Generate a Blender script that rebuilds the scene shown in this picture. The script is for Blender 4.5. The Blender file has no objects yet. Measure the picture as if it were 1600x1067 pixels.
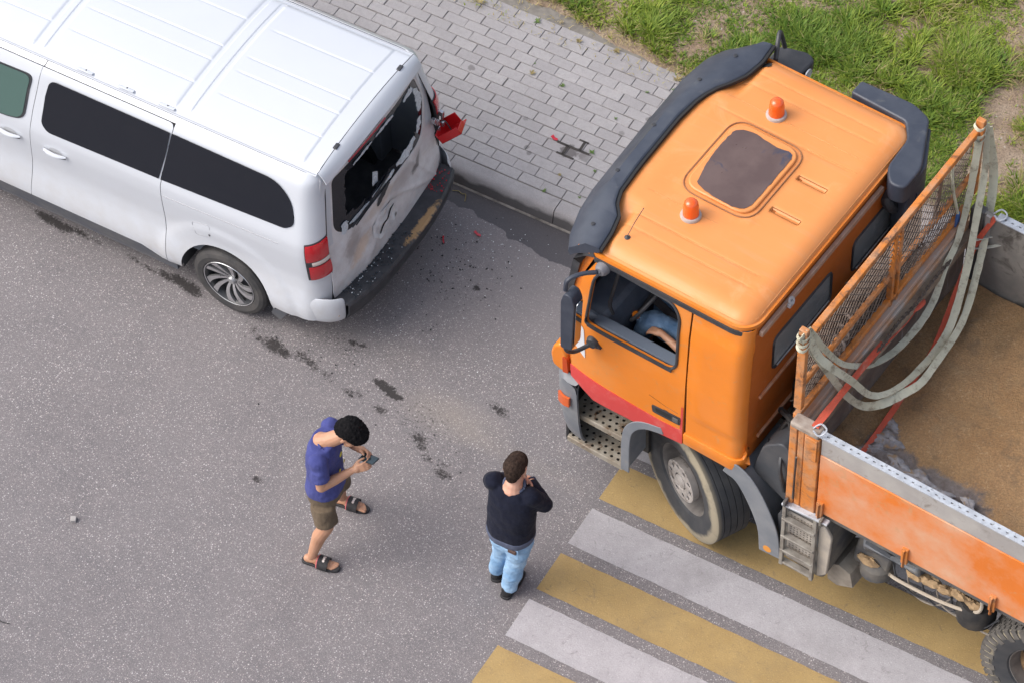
import bpy, bmesh, math, random
import numpy as np
from mathutils import Vector, Matrix, geometry

random.seed(7)
RNG = np.random.default_rng(11)
SC = bpy.context.scene
COL = SC.collection
R = math.radians

# ---------------------------------------------------------------- camera, sky, sun, exposure
CAM_LOC = np.array([7.6876, -13.4519, 21.9015])
CAM_R = np.array([[0.864204, 0.502642, -0.022436], [-0.384286, 0.688182, 0.61541], [-0.324771, 0.523217, -0.787888]])
cam_data = bpy.data.cameras.new('camera')
cam = bpy.data.objects.new('camera', cam_data)
COL.objects.link(cam)
cam_data.sensor_width = 36
cam_data.lens = 123.75
cam_data.clip_end = 2000
mw = Matrix.Identity(4)
for i in range(3):
    mw[i][0], mw[i][1], mw[i][2], mw[i][3] = CAM_R[0][i], CAM_R[1][i], -CAM_R[2][i], CAM_LOC[i]
cam.matrix_world = mw
SC.camera = cam

world = bpy.data.worlds.new('World')
SC.world = world
world.use_nodes = True
wn = world.node_tree
sky = wn.nodes.new('ShaderNodeTexSky')
sky.sky_type = 'NISHITA'
sky.sun_disc = False
SUN_EL, SUN_AZ = R(46), R(215)          # direction towards the sun, azimuth measured from +X
sky.sun_elevation = SUN_EL
sky.sun_rotation = R(90) - SUN_AZ
sky.air_density = 1.0
sky.dust_density = 4.0
sky.ozone_density = 1.0
hsv = wn.nodes.new('ShaderNodeHueSaturation')
hsv.inputs['Saturation'].default_value = 0.55
wn.links.new(sky.outputs[0], hsv.inputs['Color'])
wn.links.new(hsv.outputs[0], wn.nodes['Background'].inputs[0])
wn.nodes['Background'].inputs[1].default_value = 0.15
sun_d = bpy.data.lights.new('sun', 'SUN')
sun_d.energy = 1.1
sun_d.angle = R(55)
sun_d.color = (1.0, 0.96, 0.9)
sun = bpy.data.objects.new('sun', sun_d)
COL.objects.link(sun)
sd = Vector((math.cos(SUN_EL) * math.cos(SUN_AZ), math.cos(SUN_EL) * math.sin(SUN_AZ), math.sin(SUN_EL)))
sun.rotation_euler = sd.to_track_quat('Z', 'Y').to_euler()
SC.view_settings.view_transform = 'Standard'
SC.view_settings.look = 'None'
SC.view_settings.gamma = 1
SC.view_settings.exposure = 0.76

def project(P):
    d = (np.atleast_2d(P) - CAM_LOC) @ CAM_R.T
    return np.c_[800 + 5500 * d[:, 0] / d[:, 2], 533.5 - 5500 * d[:, 1] / d[:, 2]]

# ---------------------------------------------------------------- materials
def lin(c):
    return tuple((x / 255 / 12.92 if x / 255 <= 0.04045 else ((x / 255 + 0.055) / 1.055) ** 2.4) for x in c)

class NT:
    """small node builder"""
    def __init__(s, name):
        s.m = bpy.data.materials.new(name); s.m.use_nodes = True
        s.t = s.m.node_tree; s.p = s.t.nodes['Principled BSDF']; s.N = s.t.nodes; s.L = s.t.links
    def n(s, typ, **kw):
        nd = s.N.new('ShaderNode' + typ)
        for k, v in kw.items(): setattr(nd, k, v)
        return nd
    def co(s, kind='Object'):
        if kind == 'World': return s.n('NewGeometry').outputs['Position']
        return s.n('TexCoord').outputs[kind]
    def set(s, sock, v):
        if hasattr(v, 'is_linked') or hasattr(v, 'links'): s.L.new(v, sock)
        else:
            if isinstance(v, tuple) and len(v) == 3 and sock.type == 'RGBA': v = (*v, 1)
            sock.default_value = v
    def noise(s, co, scale, detail=4, rough=0.55, dist=0, out=0):
        nd = s.n('TexNoise'); s.L.new(co, nd.inputs['Vector'])
        nd.inputs['Scale'].default_value = scale; nd.inputs['Detail'].default_value = detail
        nd.inputs['Roughness'].default_value = rough; nd.inputs['Distortion'].default_value = dist
        return nd.outputs[out]
    def vor(s, co, scale, feature='F1', out='Distance', rnd=1):
        nd = s.n('TexVoronoi', feature=feature); s.L.new(co, nd.inputs['Vector'])
        nd.inputs['Scale'].default_value = scale; nd.inputs['Randomness'].default_value = rnd
        return nd.outputs[out]
    def map(s, v, a, b, c=0.0, d=1.0, smooth=False):
        nd = s.n('MapRange'); nd.clamp = True
        if smooth: nd.interpolation_type = 'SMOOTHSTEP'
        s.set(nd.inputs[0], v)
        for i, q in zip((1, 2, 3, 4), (a, b, c, d)): nd.inputs[i].default_value = q
        return nd.outputs[0]
    def math(s, op, a, b=0.0, clamp=False):
        nd = s.n('Math', operation=op); nd.use_clamp = clamp
        s.set(nd.inputs[0], a); s.set(nd.inputs[1], b); return nd.outputs[0]
    def mix(s, f, a, b, mode='MIX'):
        nd = s.n('Mix', data_type='RGBA', blend_type=mode)
        s.set(nd.inputs[0], f); s.set(nd.inputs[6], a); s.set(nd.inputs[7], b); return nd.outputs[2]
    def attr(s, name, out='Fac'):
        nd = s.n('Attribute'); nd.attribute_name = name; return nd.outputs[out]
    def bump(s, h, strength=0.3, dist=0.01):
        nd = s.n('Bump'); nd.inputs['Strength'].default_value = strength; nd.inputs['Distance'].default_value = dist
        s.L.new(h, nd.inputs['Height']); s.L.new(nd.outputs[0], s.p.inputs['Normal'])
    def sep(s, v):
        nd = s.n('SeparateXYZ'); s.L.new(v, nd.inputs[0]); return nd.outputs
    def base(s, c, rough=0.5, metal=0.0, coat=0.0, spec=None):
        s.set(s.p.inputs['Base Color'], c); s.set(s.p.inputs['Roughness'], rough); s.set(s.p.inputs['Metallic'], metal)
        s.p.inputs['Coat Weight'].default_value = coat; s.p.inputs['Coat Roughness'].default_value = 0.08
        if spec is not None: s.p.inputs['Specular IOR Level'].default_value = spec
        return s.m

def M(name, c, c2=None, scale=6, rough=0.5, metal=0.0, coat=0.0, bump=0.0, bscale=60, lo=0.4, hi=0.65, c3=None, s3=25, lo3=0.58, hi3=0.68, spec=None, kind='Object'):
    q = NT(name); co = q.co(kind)
    col = c
    if c2: col = q.mix(q.map(q.noise(co, scale, 6, 0.6), lo, hi), c, c2)
    if c3: col = q.mix(q.map(q.noise(co, s3, 5, 0.65, 0.6), lo3, hi3), col, c3)
    r = rough
    if c2: r = q.map(q.noise(co, scale * 1.7, 4), 0.3, 0.7, max(0.02, rough - 0.08), min(1, rough + 0.12))
    if bump: q.bump(q.noise(co, bscale, 5, 0.6), bump, 0.005)
    return q.base(col, r, metal, coat, spec)

# ---------------------------------------------------------------- mesh building
def frame_from(d, up=(0, 0, 1)):
    d = Vector(d).normalized(); u = Vector(up)
    if abs(d.dot(u.normalized())) > 0.98: u = Vector((1, 0, 0))
    s = d.cross(u).normalized(); return d, s, s.cross(d).normalized()

class MB:
    def __init__(s): s.v = []; s.f = []; s.mi = []
    def add(s, vs, fs, mi=0):
        o = len(s.v); s.v += [tuple(float(q) for q in v) for v in vs]
        s.f += [tuple(int(i) + o for i in f) for f in fs]; s.mi += [mi] * len(fs); return s
    def box(s, lo, hi, mi=0, mat=None):
        x0, y0, z0 = lo; x1, y1, z1 = hi
        v = [Vector(q) for q in ((x0, y0, z0), (x1, y0, z0), (x1, y1, z0), (x0, y1, z0), (x0, y0, z1), (x1, y0, z1), (x1, y1, z1), (x0, y1, z1))]
        if mat is not None: v = [mat @ q for q in v]
        return s.add(v, [(0, 3, 2, 1), (4, 5, 6, 7), (0, 1, 5, 4), (1, 2, 6, 5), (2, 3, 7, 6), (3, 0, 4, 7)], mi)
    def bar(s, a, b, w, h, up=(0, 0, 1), mi=0):
        """rectangular bar from a to b, w across, h along up"""
        a, b = Vector(a), Vector(b); d, sd_, u = frame_from(b - a, up)
        v = [p + sd_ * (w / 2 * i) + u * (h / 2 * j) for p in (a, b) for i, j in ((-1, -1), (1, -1), (1, 1), (-1, 1))]
        return s.add(v, [(0, 1, 2, 3), (7, 6, 5, 4), (0, 4, 5, 1), (1, 5, 6, 2), (2, 6, 7, 3), (3, 7, 4, 0)], mi)
    def tube(s, pts, r, n=8, closed=False, caps=True, mi=0, flat=None):
        pts = [Vector(q) for q in pts]; m = len(pts)
        rs = r if hasattr(r, '__len__') else [r] * m
        vs = []; prev = None
        for i, q in enumerate(pts):
            if closed: d = pts[(i + 1) % m] - pts[i - 1]
            else: d = pts[min(i + 1, m - 1)] - pts[max(i - 1, 0)]
            d.normalize()
            if prev is None: _, a, b = frame_from(d)
            else:
                a = prev - d * prev.dot(d)
                if a.length < 1e-6: _, a, b = frame_from(d)
                a.normalize(); b = d.cross(a)
            prev = a
            for k in range(n):
                t = 2 * math.pi * k / n
                vs.append(q + a * (rs[i] * math.cos(t)) + b * (rs[i] * math.sin(t) * (flat or 1)))
        fs = []
        for i in range(m if closed else m - 1):
            j = (i + 1) % m
            for k in range(n):
                l = (k + 1) % n; fs.append((i * n + k, i * n + l, j * n + l, j * n + k))
        if caps and not closed: fs += [tuple(range(n - 1, -1, -1)), tuple((m - 1) * n + k for k in range(n))]
        return s.add(vs, fs, mi)
    def ribbon(s, pts, w, t, sides, mi=0):
        """strap: width w along the given side vectors, thickness t"""
        pts = [Vector(q) for q in pts]; m = len(pts); vs = []
        for i, q in enumerate(pts):
            d = (pts[min(i + 1, m - 1)] - pts[max(i - 1, 0)]).normalized()
            sdv = Vector(sides[i] if isinstance(sides, list) else sides); sdv = (sdv - d * sdv.dot(d)).normalized(); nn = d.cross(sdv)
            ww = w[i] if hasattr(w, '__len__') else w
            for a, b in ((-1, -1), (1, -1), (1, 1), (-1, 1)): vs.append(q + sdv * (a * ww / 2) + nn * (b * t / 2))
        fs = [(i * 4 + k, i * 4 + (k + 1) % 4, i * 4 + 4 + (k + 1) % 4, i * 4 + 4 + k) for i in range(m - 1) for k in range(4)]
        fs += [(3, 2, 1, 0), tuple((m - 1) * 4 + k for k in range(4))]
        return s.add(vs, fs, mi)
    def lathe(s, prof, mat=None, n=24, mi=0, caps=True):
        """profile [(r, z)] revolved about local Z then moved by mat"""
        mat = mat or Matrix.Identity(4); vs = []; m = len(prof)
        for r, z in prof:
            for k in range(n):
                t = 2 * math.pi * k / n; vs.append(mat @ Vector((r * math.cos(t), r * math.sin(t), z)))
        fs = [(i * n + k, i * n + (k + 1) % n, (i + 1) * n + (k + 1) % n, (i + 1) * n + k) for i in range(m - 1) for k in range(n)]
        if caps and prof[0][0] > 1e-5: fs.append(tuple(range(n - 1, -1, -1)))
        if caps and prof[-1][0] > 1e-5: fs.append(tuple((m - 1) * n + k for k in range(n)))
        return s.add(vs, fs, mi)
    def prism(s, poly, fn, a, b, mi=0):
        """2-D polygon extruded between parameter a and b; fn(u, v, w) -> xyz"""
        n = len(poly); vs = [fn(u, v, a) for u, v in poly] + [fn(u, v, b) for u, v in poly]
        fs = [tuple(range(n - 1, -1, -1)), tuple(range(n, 2 * n))] + [(i, (i + 1) % n, n + (i + 1) % n, n + i) for i in range(n)]
        return s.add(vs, fs, mi)
    def grid(s, us, vs_, fn, mi=0, closed_u=False):
        nu, nv = len(us), len(vs_)
        P = [fn(u, v) for u in us for v in vs_]
        fs = [((i % nu) * nv + j, ((i + 1) % nu) * nv + j, ((i + 1) % nu) * nv + j + 1, (i % nu) * nv + j + 1) for i in range(nu if closed_u else nu - 1) for j in range(nv - 1)]
        return s.add(P, fs, mi)
    def panel(s, outline, fn, holes=(), step=0.08, mi=0, bstep=None):
        V, F = cdt(outline, holes, step, bstep)
        P = [fn(u, v) for u, v in V]
        return s.add(P, F, mi)

def inside(P, poly):
    x, y = P[:, 0], P[:, 1]; r = np.zeros(len(P), bool); n = len(poly)
    for i in range(n):
        x1, y1 = poly[i]; x2, y2 = poly[(i + 1) % n]
        c = (y1 > y) != (y2 > y)
        if c.any():
            with np.errstate(divide='ignore', invalid='ignore'): r ^= c & (x < (x2 - x1) * (y - y1) / (y2 - y1 + 1e-30) + x1)
    return r

def segdist(P, poly, closed=True):
    d = np.full(len(P), 1e9); n = len(poly)
    for i in range(n if closed else n - 1):
        a = np.array(poly[i]); b = np.array(poly[(i + 1) % n]); ab = b - a
        t = np.clip(((P - a) @ ab) / (ab @ ab + 1e-12), 0, 1); d = np.minimum(d, np.hypot(*(P - a - t[:, None] * ab).T))
    return d

def resample(poly, step):
    out = []; n = len(poly)
    for i in range(n):
        a, b = np.array(poly[i], float), np.array(poly[(i + 1) % n], float); k = max(1, int(round(np.hypot(*(b - a)) / step)))
        out += [tuple(a + (b - a) * j / k) for j in range(k)]
    return out

def cdt(outline, holes=(), step=0.08, bstep=None):
    o = resample(outline, bstep or step); hs = [resample(h, bstep or step) for h in holes]
    A = np.array(o); lo, hi = A.min(0), A.max(0)
    gx, gy = np.meshgrid(np.arange(lo[0] + step / 2, hi[0], step), np.arange(lo[1] + step / 2, hi[1], step))
    G = np.c_[gx.ravel(), gy.ravel()]
    if len(G):
        k = inside(G, o) & (segdist(G, o) > step * 0.45)
        for h in hs: k &= ~inside(G, h) & (segdist(G, h) > step * 0.45)
        G = G[k]
    pts = [Vector(q) for q in o]; ed = [(i, (i + 1) % len(o)) for i in range(len(o))]
    for h in hs:
        b = len(pts); pts += [Vector(q) for q in h]; ed += [(b + i, b + (i + 1) % len(h)) for i in range(len(h))]
    pts += [Vector(q) for q in G]
    V, _, F, *_r = geometry.delaunay_2d_cdt(pts, ed, [], 0, 1e-6)
    V = np.array([tuple(q) for q in V]); F = [tuple(f) for f in F]
    C = np.array([V[list(f)].mean(0) for f in F]); k = inside(C, o)
    for h in hs: k &= ~inside(C, h)
    return V, [f for f, q in zip(F, k) if q]

def rpoly(pts, r=0.05, n=5):
    """polygon with rounded corners"""
    out = []; m = len(pts)
    for i in range(m):
        p = np.array(pts[i], float); a = np.array(pts[i - 1], float) - p; b = np.array(pts[(i + 1) % m], float) - p
        rr = r[i] if hasattr(r, '__len__') else r
        la, lb = np.hypot(*a), np.hypot(*b); q = min(rr, la * 0.49, lb * 0.49)
        if q < 1e-4: out.append(tuple(p)); continue
        s0, s1 = p + a / la * q, p + b / lb * q
        for k in range(n + 1):
            t = k / n; out.append(tuple((1 - t) ** 2 * s0 + 2 * t * (1 - t) * p + t * t * s1))
    return out

def circle(cx, cy, r, n=16): return [(cx + r * math.cos(2 * math.pi * k / n), cy + r * math.sin(2 * math.pi * k / n)) for k in range(n)]

def smooth_path(pts, k=6):
    P = [np.array(q, float) for q in pts]; P = [2 * P[0] - P[1]] + P + [2 * P[-1] - P[-2]]; out = []
    for i in range(1, len(P) - 2):
        for j in range(k):
            t = j / k; a, b, c, d = P[i - 1:i + 3]
            out.append(0.5 * (2 * b + (c - a) * t + (2 * a - 5 * b + 4 * c - d) * t * t + (3 * b - a - 3 * c + d) * t ** 3))
    return out + [P[-2]]

def obj(name, mb, mats, parent=None, sharp=35, solid=0, soff=-1, bevel=0, out=None, smooth=True, bseg=2):
    me = bpy.data.meshes.new(name)
    me.from_pydata(mb.v, [], mb.f)
    if not isinstance(mats, (list, tuple)): mats = [mats]
    for m in mats: me.materials.append(m)
    if len(mats) > 1: me.polygons.foreach_set('material_index', mb.mi)
    if out is not None:
        me.update(); s = sum((Vector(p.normal) * p.area for p in me.polygons), Vector())
        if s.dot(Vector(out)) < 0: me.flip_normals()
    me.polygons.foreach_set('use_smooth', [bool(smooth)] * len(me.polygons))
    if smooth:
        me.set_sharp_from_angle(angle=R(sharp))
    me.update()
    o = bpy.data.objects.new(name, me); COL.objects.link(o)
    if parent: o.parent = parent
    if solid:
        md = o.modifiers.new('solid', 'SOLIDIFY'); md.thickness = solid; md.offset = soff
        if not bevel and smooth: es = o.modifiers.new('split', 'EDGE_SPLIT'); es.split_angle = R(max(sharp, 38)); es.use_edge_sharp = False
    if bevel:
        md = o.modifiers.new('bevel', 'BEVEL'); md.width = bevel; md.segments = bseg; md.limit_method = 'ANGLE'; md.angle_limit = R(40)
    return o

def np_obj(name, V, F, mats, parent=None, smooth=False, sharp=40):
    """big mesh from numpy arrays; F (n,3) or (n,4)"""
    me = bpy.data.meshes.new(name); V = np.asarray(V, np.float32); F = np.asarray(F, np.int32); k = F.shape[1]
    me.vertices.add(len(V)); me.vertices.foreach_set('co', V.ravel())
    me.loops.add(F.size); me.loops.foreach_set('vertex_index', F.ravel())
    me.polygons.add(len(F)); me.polygons.foreach_set('loop_start', np.arange(len(F), dtype=np.int32) * k)
    me.update(calc_edges=True); me.validate()
    for m in (mats if isinstance(mats, (list, tuple)) else [mats]): me.materials.append(m)
    me.polygons.foreach_set('use_smooth', [bool(smooth)] * len(me.polygons))
    o = bpy.data.objects.new(name, me); COL.objects.link(o)
    if parent: o.parent = parent
    return o

def set_attr(o, name, arr):
    a = o.data.attributes.new(name, 'FLOAT', 'POINT'); a.data.foreach_set('value', np.asarray(arr, np.float32).ravel())

def tag(o, label=None, cat=None, group=None, kind=None):
    for k, v in (('label', label), ('category', cat), ('group', group), ('kind', kind)):
        if v: o[k] = v
    return o

def empty(name, loc, rz=0, label=None, cat=None, group=None):
    o = bpy.data.objects.new(name, None); COL.objects.link(o); o.location = loc; o.rotation_euler = (0, 0, rz); o.empty_display_size = 0.2
    return tag(o, label, cat, group)

def copy_obj(o, parent=None):
    c = o.copy(); COL.objects.link(c)
    if parent: c.parent = parent
    return c

def vnoise(x, y, scale, seed=0, octaves=4):
    """numpy value noise 0..1"""
    out = np.zeros_like(x, float); amp = 1; tot = 0
    for o in range(octaves):
        g = np.random.default_rng(seed * 31 + o).random((256, 256)); X = x * scale * 2 ** o + 37.7 * o; Y = y * scale * 2 ** o + 11.3 * o
        xi, yi = np.floor(X).astype(int), np.floor(Y).astype(int); fx, fy = X - xi, Y - yi; fx = fx * fx * (3 - 2 * fx); fy = fy * fy * (3 - 2 * fy)
        a, b, c, d = g[xi % 256, yi % 256], g[(xi + 1) % 256, yi % 256], g[xi % 256, (yi + 1) % 256], g[(xi + 1) % 256, (yi + 1) % 256]
        out += amp * ((a * (1 - fx) + b * fx) * (1 - fy) + (c * (1 - fx) + d * fx) * fy); tot += amp; amp *= 0.5
    return out / tot
# ================================================================= SETTING
# ---- ground far around
gm = M('far_soil', (0.12, 0.11, 0.08), (0.07, 0.09, 0.035), 0.8, 0.95)
g = MB(); g.add([(-300, -300, -0.03), (300, -300, -0.03), (300, 300, -0.03), (-300, 300, -0.03)], [(0, 1, 2, 3)])
tag(obj('ground', g, gm, smooth=False), kind='structure')

# ---- asphalt road
q = NT('asphalt'); co = q.co('Object')
big = q.noise(co, 0.7, 5, 0.6); fine = q.noise(co, 160, 3, 0.7)
c = q.mix(q.map(big, 0.3, 0.7), (0.168, 0.155, 0.163), (0.240, 0.221, 0.227))
c = q.mix(q.map(q.noise(co, 0.9, 6, 0.65, 0.5), 0.45, 0.75, 0, .5), c, (0.125, 0.115, 0.124)); c = q.mix(q.map(q.noise(co, 5, 6, 0.7), 0.35, 0.7), c, (0.225, 0.203, 0.208))
c = q.mix(q.map(fine, 0.25, 0.75), q.mix(0.55, c, (0.06, 0.055, 0.058)), c)
vd = q.vor(co, 62); vc = q.vor(co, 62, out='Color'); sp = q.sep(vc)
fl = q.math('MULTIPLY', q.map(vd, 0.20, 0.42, 1, 0), q.math('GREATER_THAN', sp[0], 0.50))
fl = q.math('MULTIPLY', fl, q.map(q.noise(co, 2.2, 4), 0.3, 0.65, 0.40, 1.0))
c = q.mix(q.math('MULTIPLY', fl, q.map(sp[1], 0, 1, 0.20, 0.85)), c, q.mix(sp[2], (0.66, 0.63, 0.63), (0.55, 0.475, 0.455)))
vd2 = q.vor(co, 125); sp2 = q.sep(q.vor(co, 125, out='Color'))
fl2 = q.math('MULTIPLY', q.map(vd2, 0.22, 0.36, 1, 0), q.math('GREATER_THAN', sp2[0], 0.55))
c = q.mix(q.math('MULTIPLY', fl2, 0.6), c, (0.52, 0.48, 0.48))
fl3 = q.math('MULTIPLY', q.map(vd2, 0.25, 0.45, 1, 0), q.math('LESS_THAN', sp2[0], 0.22))
c = q.mix(q.math('MULTIPLY', fl3, 0.6), c, (0.05, 0.045, 0.05))
dust = q.attr('dust'); c = q.mix(q.math('MULTIPLY', dust, 0.36), c, (0.33, 0.28, 0.22))
smth = q.attr('smoothed'); c = q.mix(q.math('MULTIPLY', smth, 0.62), c, (0.215, 0.195, 0.20))
wet = q.attr('wet'); we = q.math('ADD', wet, q.map(q.noise(co, 30, 4), 0.2, 0.8, -0.12, 0.12))
wm = q.map(we, 0.47, 0.53); c = q.mix(wm, c, q.mix(0.80, c, (0.040, 0.036, 0.042)))
st = q.attr('stain'); sm = q.math('ADD', st, q.map(q.noise(co, 42, 5, 0.7), 0.25, 0.75, -0.55, 0.40))
sm = q.math('ADD', sm, q.map(q.noise(co, 150, 3, .7), .3, .7, -.14, .14)); stm = q.map(sm, 0.26, 0.62); c = q.mix(q.math('MULTIPLY', stm, 0.92), c, (0.018, 0.015, 0.015))
q.bump(q.math('ADD', q.math('MULTIPLY', fine, 0.5), q.noise(co, 60, 3)), 0.55, 0.006)
asphalt = q.base(c, q.mix(wm, (0.85,) * 3, (0.5,) * 3))

def axis(lo, hi, step, ext):
    a = np.arange(lo, hi + 1e-6, step); return np.r_[[-ext, -60, -25, lo - 4, lo - 1], a, [hi + 1, hi + 4, 25, 60, ext]]
xs = axis(-7.4, 4.4, 0.022, 200); ys = np.r_[[-60, -25, -10, -6], np.arange(-3.9, 2.30, 0.022), [2.32]]
X, Y = np.meshgrid(xs, ys, indexing='ij'); nx, ny = X.shape
I = np.arange(nx * ny).reshape(nx, ny)
F = np.stack([I[:-1, :-1], I[1:, :-1], I[1:, 1:], I[:-1, 1:]], -1).reshape(-1, 4)
x, y = X.ravel(), Y.ravel()
z = (vnoise(x, y, 0.5, 3, 2) - 0.5) * 0.006
road = np_obj('road', np.c_[x, y, z * 0], F, asphalt)
tag(road, kind='structure')
ST = [(-5.3, .34, .16, .05, 1), (-5.18, .335, .2, .055, 1), (-5.08, .34, .12, .04, .9), (-4.96, .35, .14, .04, .8), (-4.8, .34, .12, .035, .55), (-4.42, .33, .14, .035, .6), (-4.26, .31, .13, .035, .6), (-4.11, .31, .14, .05, .8), (-3.98, .32, .15, .06, 1), (-3.86, .30, .16, .07, 1.05),
      (-3.19, .19, .07, .06, .55), (-3.09, .14, .1, .06, .6), (-2.96, .14, .14, .09, .9), (-2.86, .12, .1, .06, .85), (-2.72, .16, .12, .08, .6), (-2.63, .14, .1, .06, .7), (-2.57, .12, .09, .06, .6), (-2.46, .10, .12, .05, .5), (-2.2, .03, .1, .05, .6), (-2.13, .06, .08, .05, .55), (-1.9, .01, .09, .05, .75),
      (-1.49, -.08, .12, .07, .75), (-1.43, -.14, .08, .05, .7), (-1.34, -.21, .09, .05, .6), (-1.68, -.01, .06, .05, .5), (-1.17, -.28, .1, .05, .8), (-1.11, -.28, .06, .04, .7), (-1.19, -.2, .07, .04, .55), (-1.09, .46, .14, .06, .75), (-2.38, -1.02, .07, .04, .8), (-2.43, .47, .05, .035, .9), (-2.35, .48, .05, .03, .9), (-1.86, 1.42, .05, .035, 1.0),
      (-2.5, .42, .45, .2, .34), (-1.6, .1, .7, .35, .30), (-3.2, .25, .5, .2, .3), (-1.9, 1.3, .5, .5, .22), (1.4, -.15, .45, .12, .42), (2.4, -.05, .6, .12, .36), (-2.1, .2, .18, .05, .0), (2.2, .5, 1.4, .3, .4)]
stain = np.zeros_like(x)
for cx, cy, rx, ry, s in ST:
    a = R(-12); dx, dy = x - cx, y - cy; u = (dx * math.cos(a) + dy * math.sin(a)) / (rx * .95); v = (-dx * math.sin(a) + dy * math.cos(a)) / (ry * .95)
    stain = np.maximum(stain, s * np.clip(1.25 - np.hypot(u, v), 0, 1))
WE = np.array([(-9, 1.9), (-4, 2.0), (-2.75, 2.02), (-2.53, 2.1), (-2.41, 2.08), (-2.3, 2.11), (-2.23, 2.06), (-2.1, 2.06), (-1.95, 2.04), (-1.91, 1.98), (-1.84, 2.0), (-1.69, 1.99), (-1.58, 1.95), (-1.49, 1.95), (-1.33, 1.96), (-.6, 1.9), (.5, 2.0), (3, 2.1), (9, 2.2)])
wet = np.clip(0.5 + (y - np.interp(x, WE[:, 0], WE[:, 1])) / 0.09, 0, 1) * ((x > -9) & (x < 8))
# the long fluid mark: a flat pointed patch
P = np.c_[x, y]
patch = [(-2.10, .245), (-2.03, .262), (-1.93, .245), (-1.86, .20), (-1.80, .19), (-1.83, .155), (-1.92, .165), (-2.0, .195), (-2.09, .22)]
k = (np.abs(x + 1.95) < .3) & (np.abs(y - .2) < .2); pd = np.zeros_like(x); pd[k] = np.where(inside(P[k], patch), 1.0, np.clip(1 - segdist(P[k], patch) / 0.03, 0, 1) * .6); stain = np.maximum(stain, pd)
dust = np.clip(1.1 - np.hypot((x + 1.35) / .5, (y - .22) / .22), 0, 1) * .8 + np.clip(1 - np.hypot((x + .7) / .7, (y - .12) / .12), 0, 1) * .5 + np.clip(1 - np.hypot((x + 2.1) / .5, (y - .55) / .2), 0, 1) * .25
dust *= 0.4 + 0.9 * vnoise(x, y, 5, 9)
smo = np.clip((y - 0.75) / 0.7, 0, 1) * np.clip((x + 3.2) / .8, 0, 1) * 0.95
set_attr(road, 'stain', stain); set_attr(road, 'wet', wet); set_attr(road, 'dust', dust); set_attr(road, 'smoothed', smo)

# ---- crosswalk, painted stripes
def paint(name, ca, cb, wear):
    q = NT(name); co = q.co('Object')
    c = q.mix(q.map(q.noise(co, 4, 6, 0.65), 0.3, 0.7), ca, cb)
    c = q.mix(q.math('MULTIPLY', q.map(q.noise(co, 130, 4, 0.7), 0.34, 0.50, 1, 0), 0.50), c, wear)
    v = q.vor(co, 60); s = q.sep(q.vor(co, 60, out='Color'))
    c = q.mix(q.math('MULTIPLY', q.math('MULTIPLY', q.map(v, 0.15, 0.34, 1, 0), q.math('GREATER_THAN', s[0], 0.75)), 0.5), c, tuple(min(1, k * 1.35) for k in ca))
    scr = q.noise(co, 9, 8, 0.75, 1.5); c = q.mix(q.map(scr, 0.57, 0.70), c, wear); c = q.mix(q.map(q.noise(co, 1.5, 5, .7), .5, .75, 0, .55), c, wear)
    sp = q.n('Mapping'); sp.inputs['Scale'].default_value = (3, 60, 1); sp.inputs['Rotation'].default_value = (0, 0, 0.35); q.L.new(co, sp.inputs[0])
    c = q.mix(q.math('MULTIPLY', q.map(q.noise(sp.outputs[0], 1, 4, 0.6), 0.62, 0.72), 0.4), c, wear)
    und = q.sep(co)[1]
    q.bump(q.noise(co, 90, 4), 0.5, 0.005)
    return q.base(c, 0.8)
PW = paint('white_road_paint', (0.41, 0.39, 0.41), (0.345, 0.33, 0.345), (0.22, 0.205, 0.21))
PY = paint('yellow_road_paint', (0.39, 0.270, 0.112), (0.325, 0.218, 0.086), (0.21, 0.155, 0.085))
cross = empty('crosswalk', (0, 0, 0)); tag(cross, kind='structure')
KZ = 0.948
for i in range(-3, 4):
    for yel in (0, 1):
        top = -i * KZ - (KZ / 2 if yel else 0); bot = top - 0.372
        if top > 2.2: continue
        n = 60; e = []
        for k in range(n + 1): e.append((4.1 * k / n, top + random.uniform(-.003, .003)))
        for k in range(n, -1, -1): e.append((4.1 * k / n, bot + random.uniform(-.003, .003)))
        e = [(a + (random.uniform(-.006, .006) if a < .01 else 0), b) for a, b in e]
        s = MB(); s.add([(a, b, 0.004) for a, b in e], [tuple(range(len(e)))])
        obj('stripe', s, PY if yel else PW, cross, smooth=False, out=(0, 0, 1))

# ---- kerb
q = NT('kerb_concrete'); co = q.co('Object'); zz = q.sep(co)[2]
c = q.mix(q.map(q.noise(co, 6, 6, 0.65), 0.3, 0.7), (0.37, 0.35, 0.355), (0.28, 0.265, 0.27))
c = q.mix(q.map(q.noise(co, 120, 4, 0.7), 0.35, 0.7, 0, 0.5), c, (0.20, 0.19, 0.19))
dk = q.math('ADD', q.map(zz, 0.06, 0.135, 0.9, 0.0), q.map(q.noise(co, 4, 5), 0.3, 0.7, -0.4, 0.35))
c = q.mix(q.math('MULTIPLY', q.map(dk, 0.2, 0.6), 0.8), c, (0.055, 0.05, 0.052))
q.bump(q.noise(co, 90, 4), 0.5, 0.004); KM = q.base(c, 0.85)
kerb = empty('kerb', (0, 0, 0)); tag(kerb, kind='structure')
prof = [(2.285, -.05), (2.288, .02), (2.300, .095), (2.312, .132), (2.332, .149), (2.36, .153), (2.44, .153), (2.445, .145), (2.445, -.05)]
kx = -1.655
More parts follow.
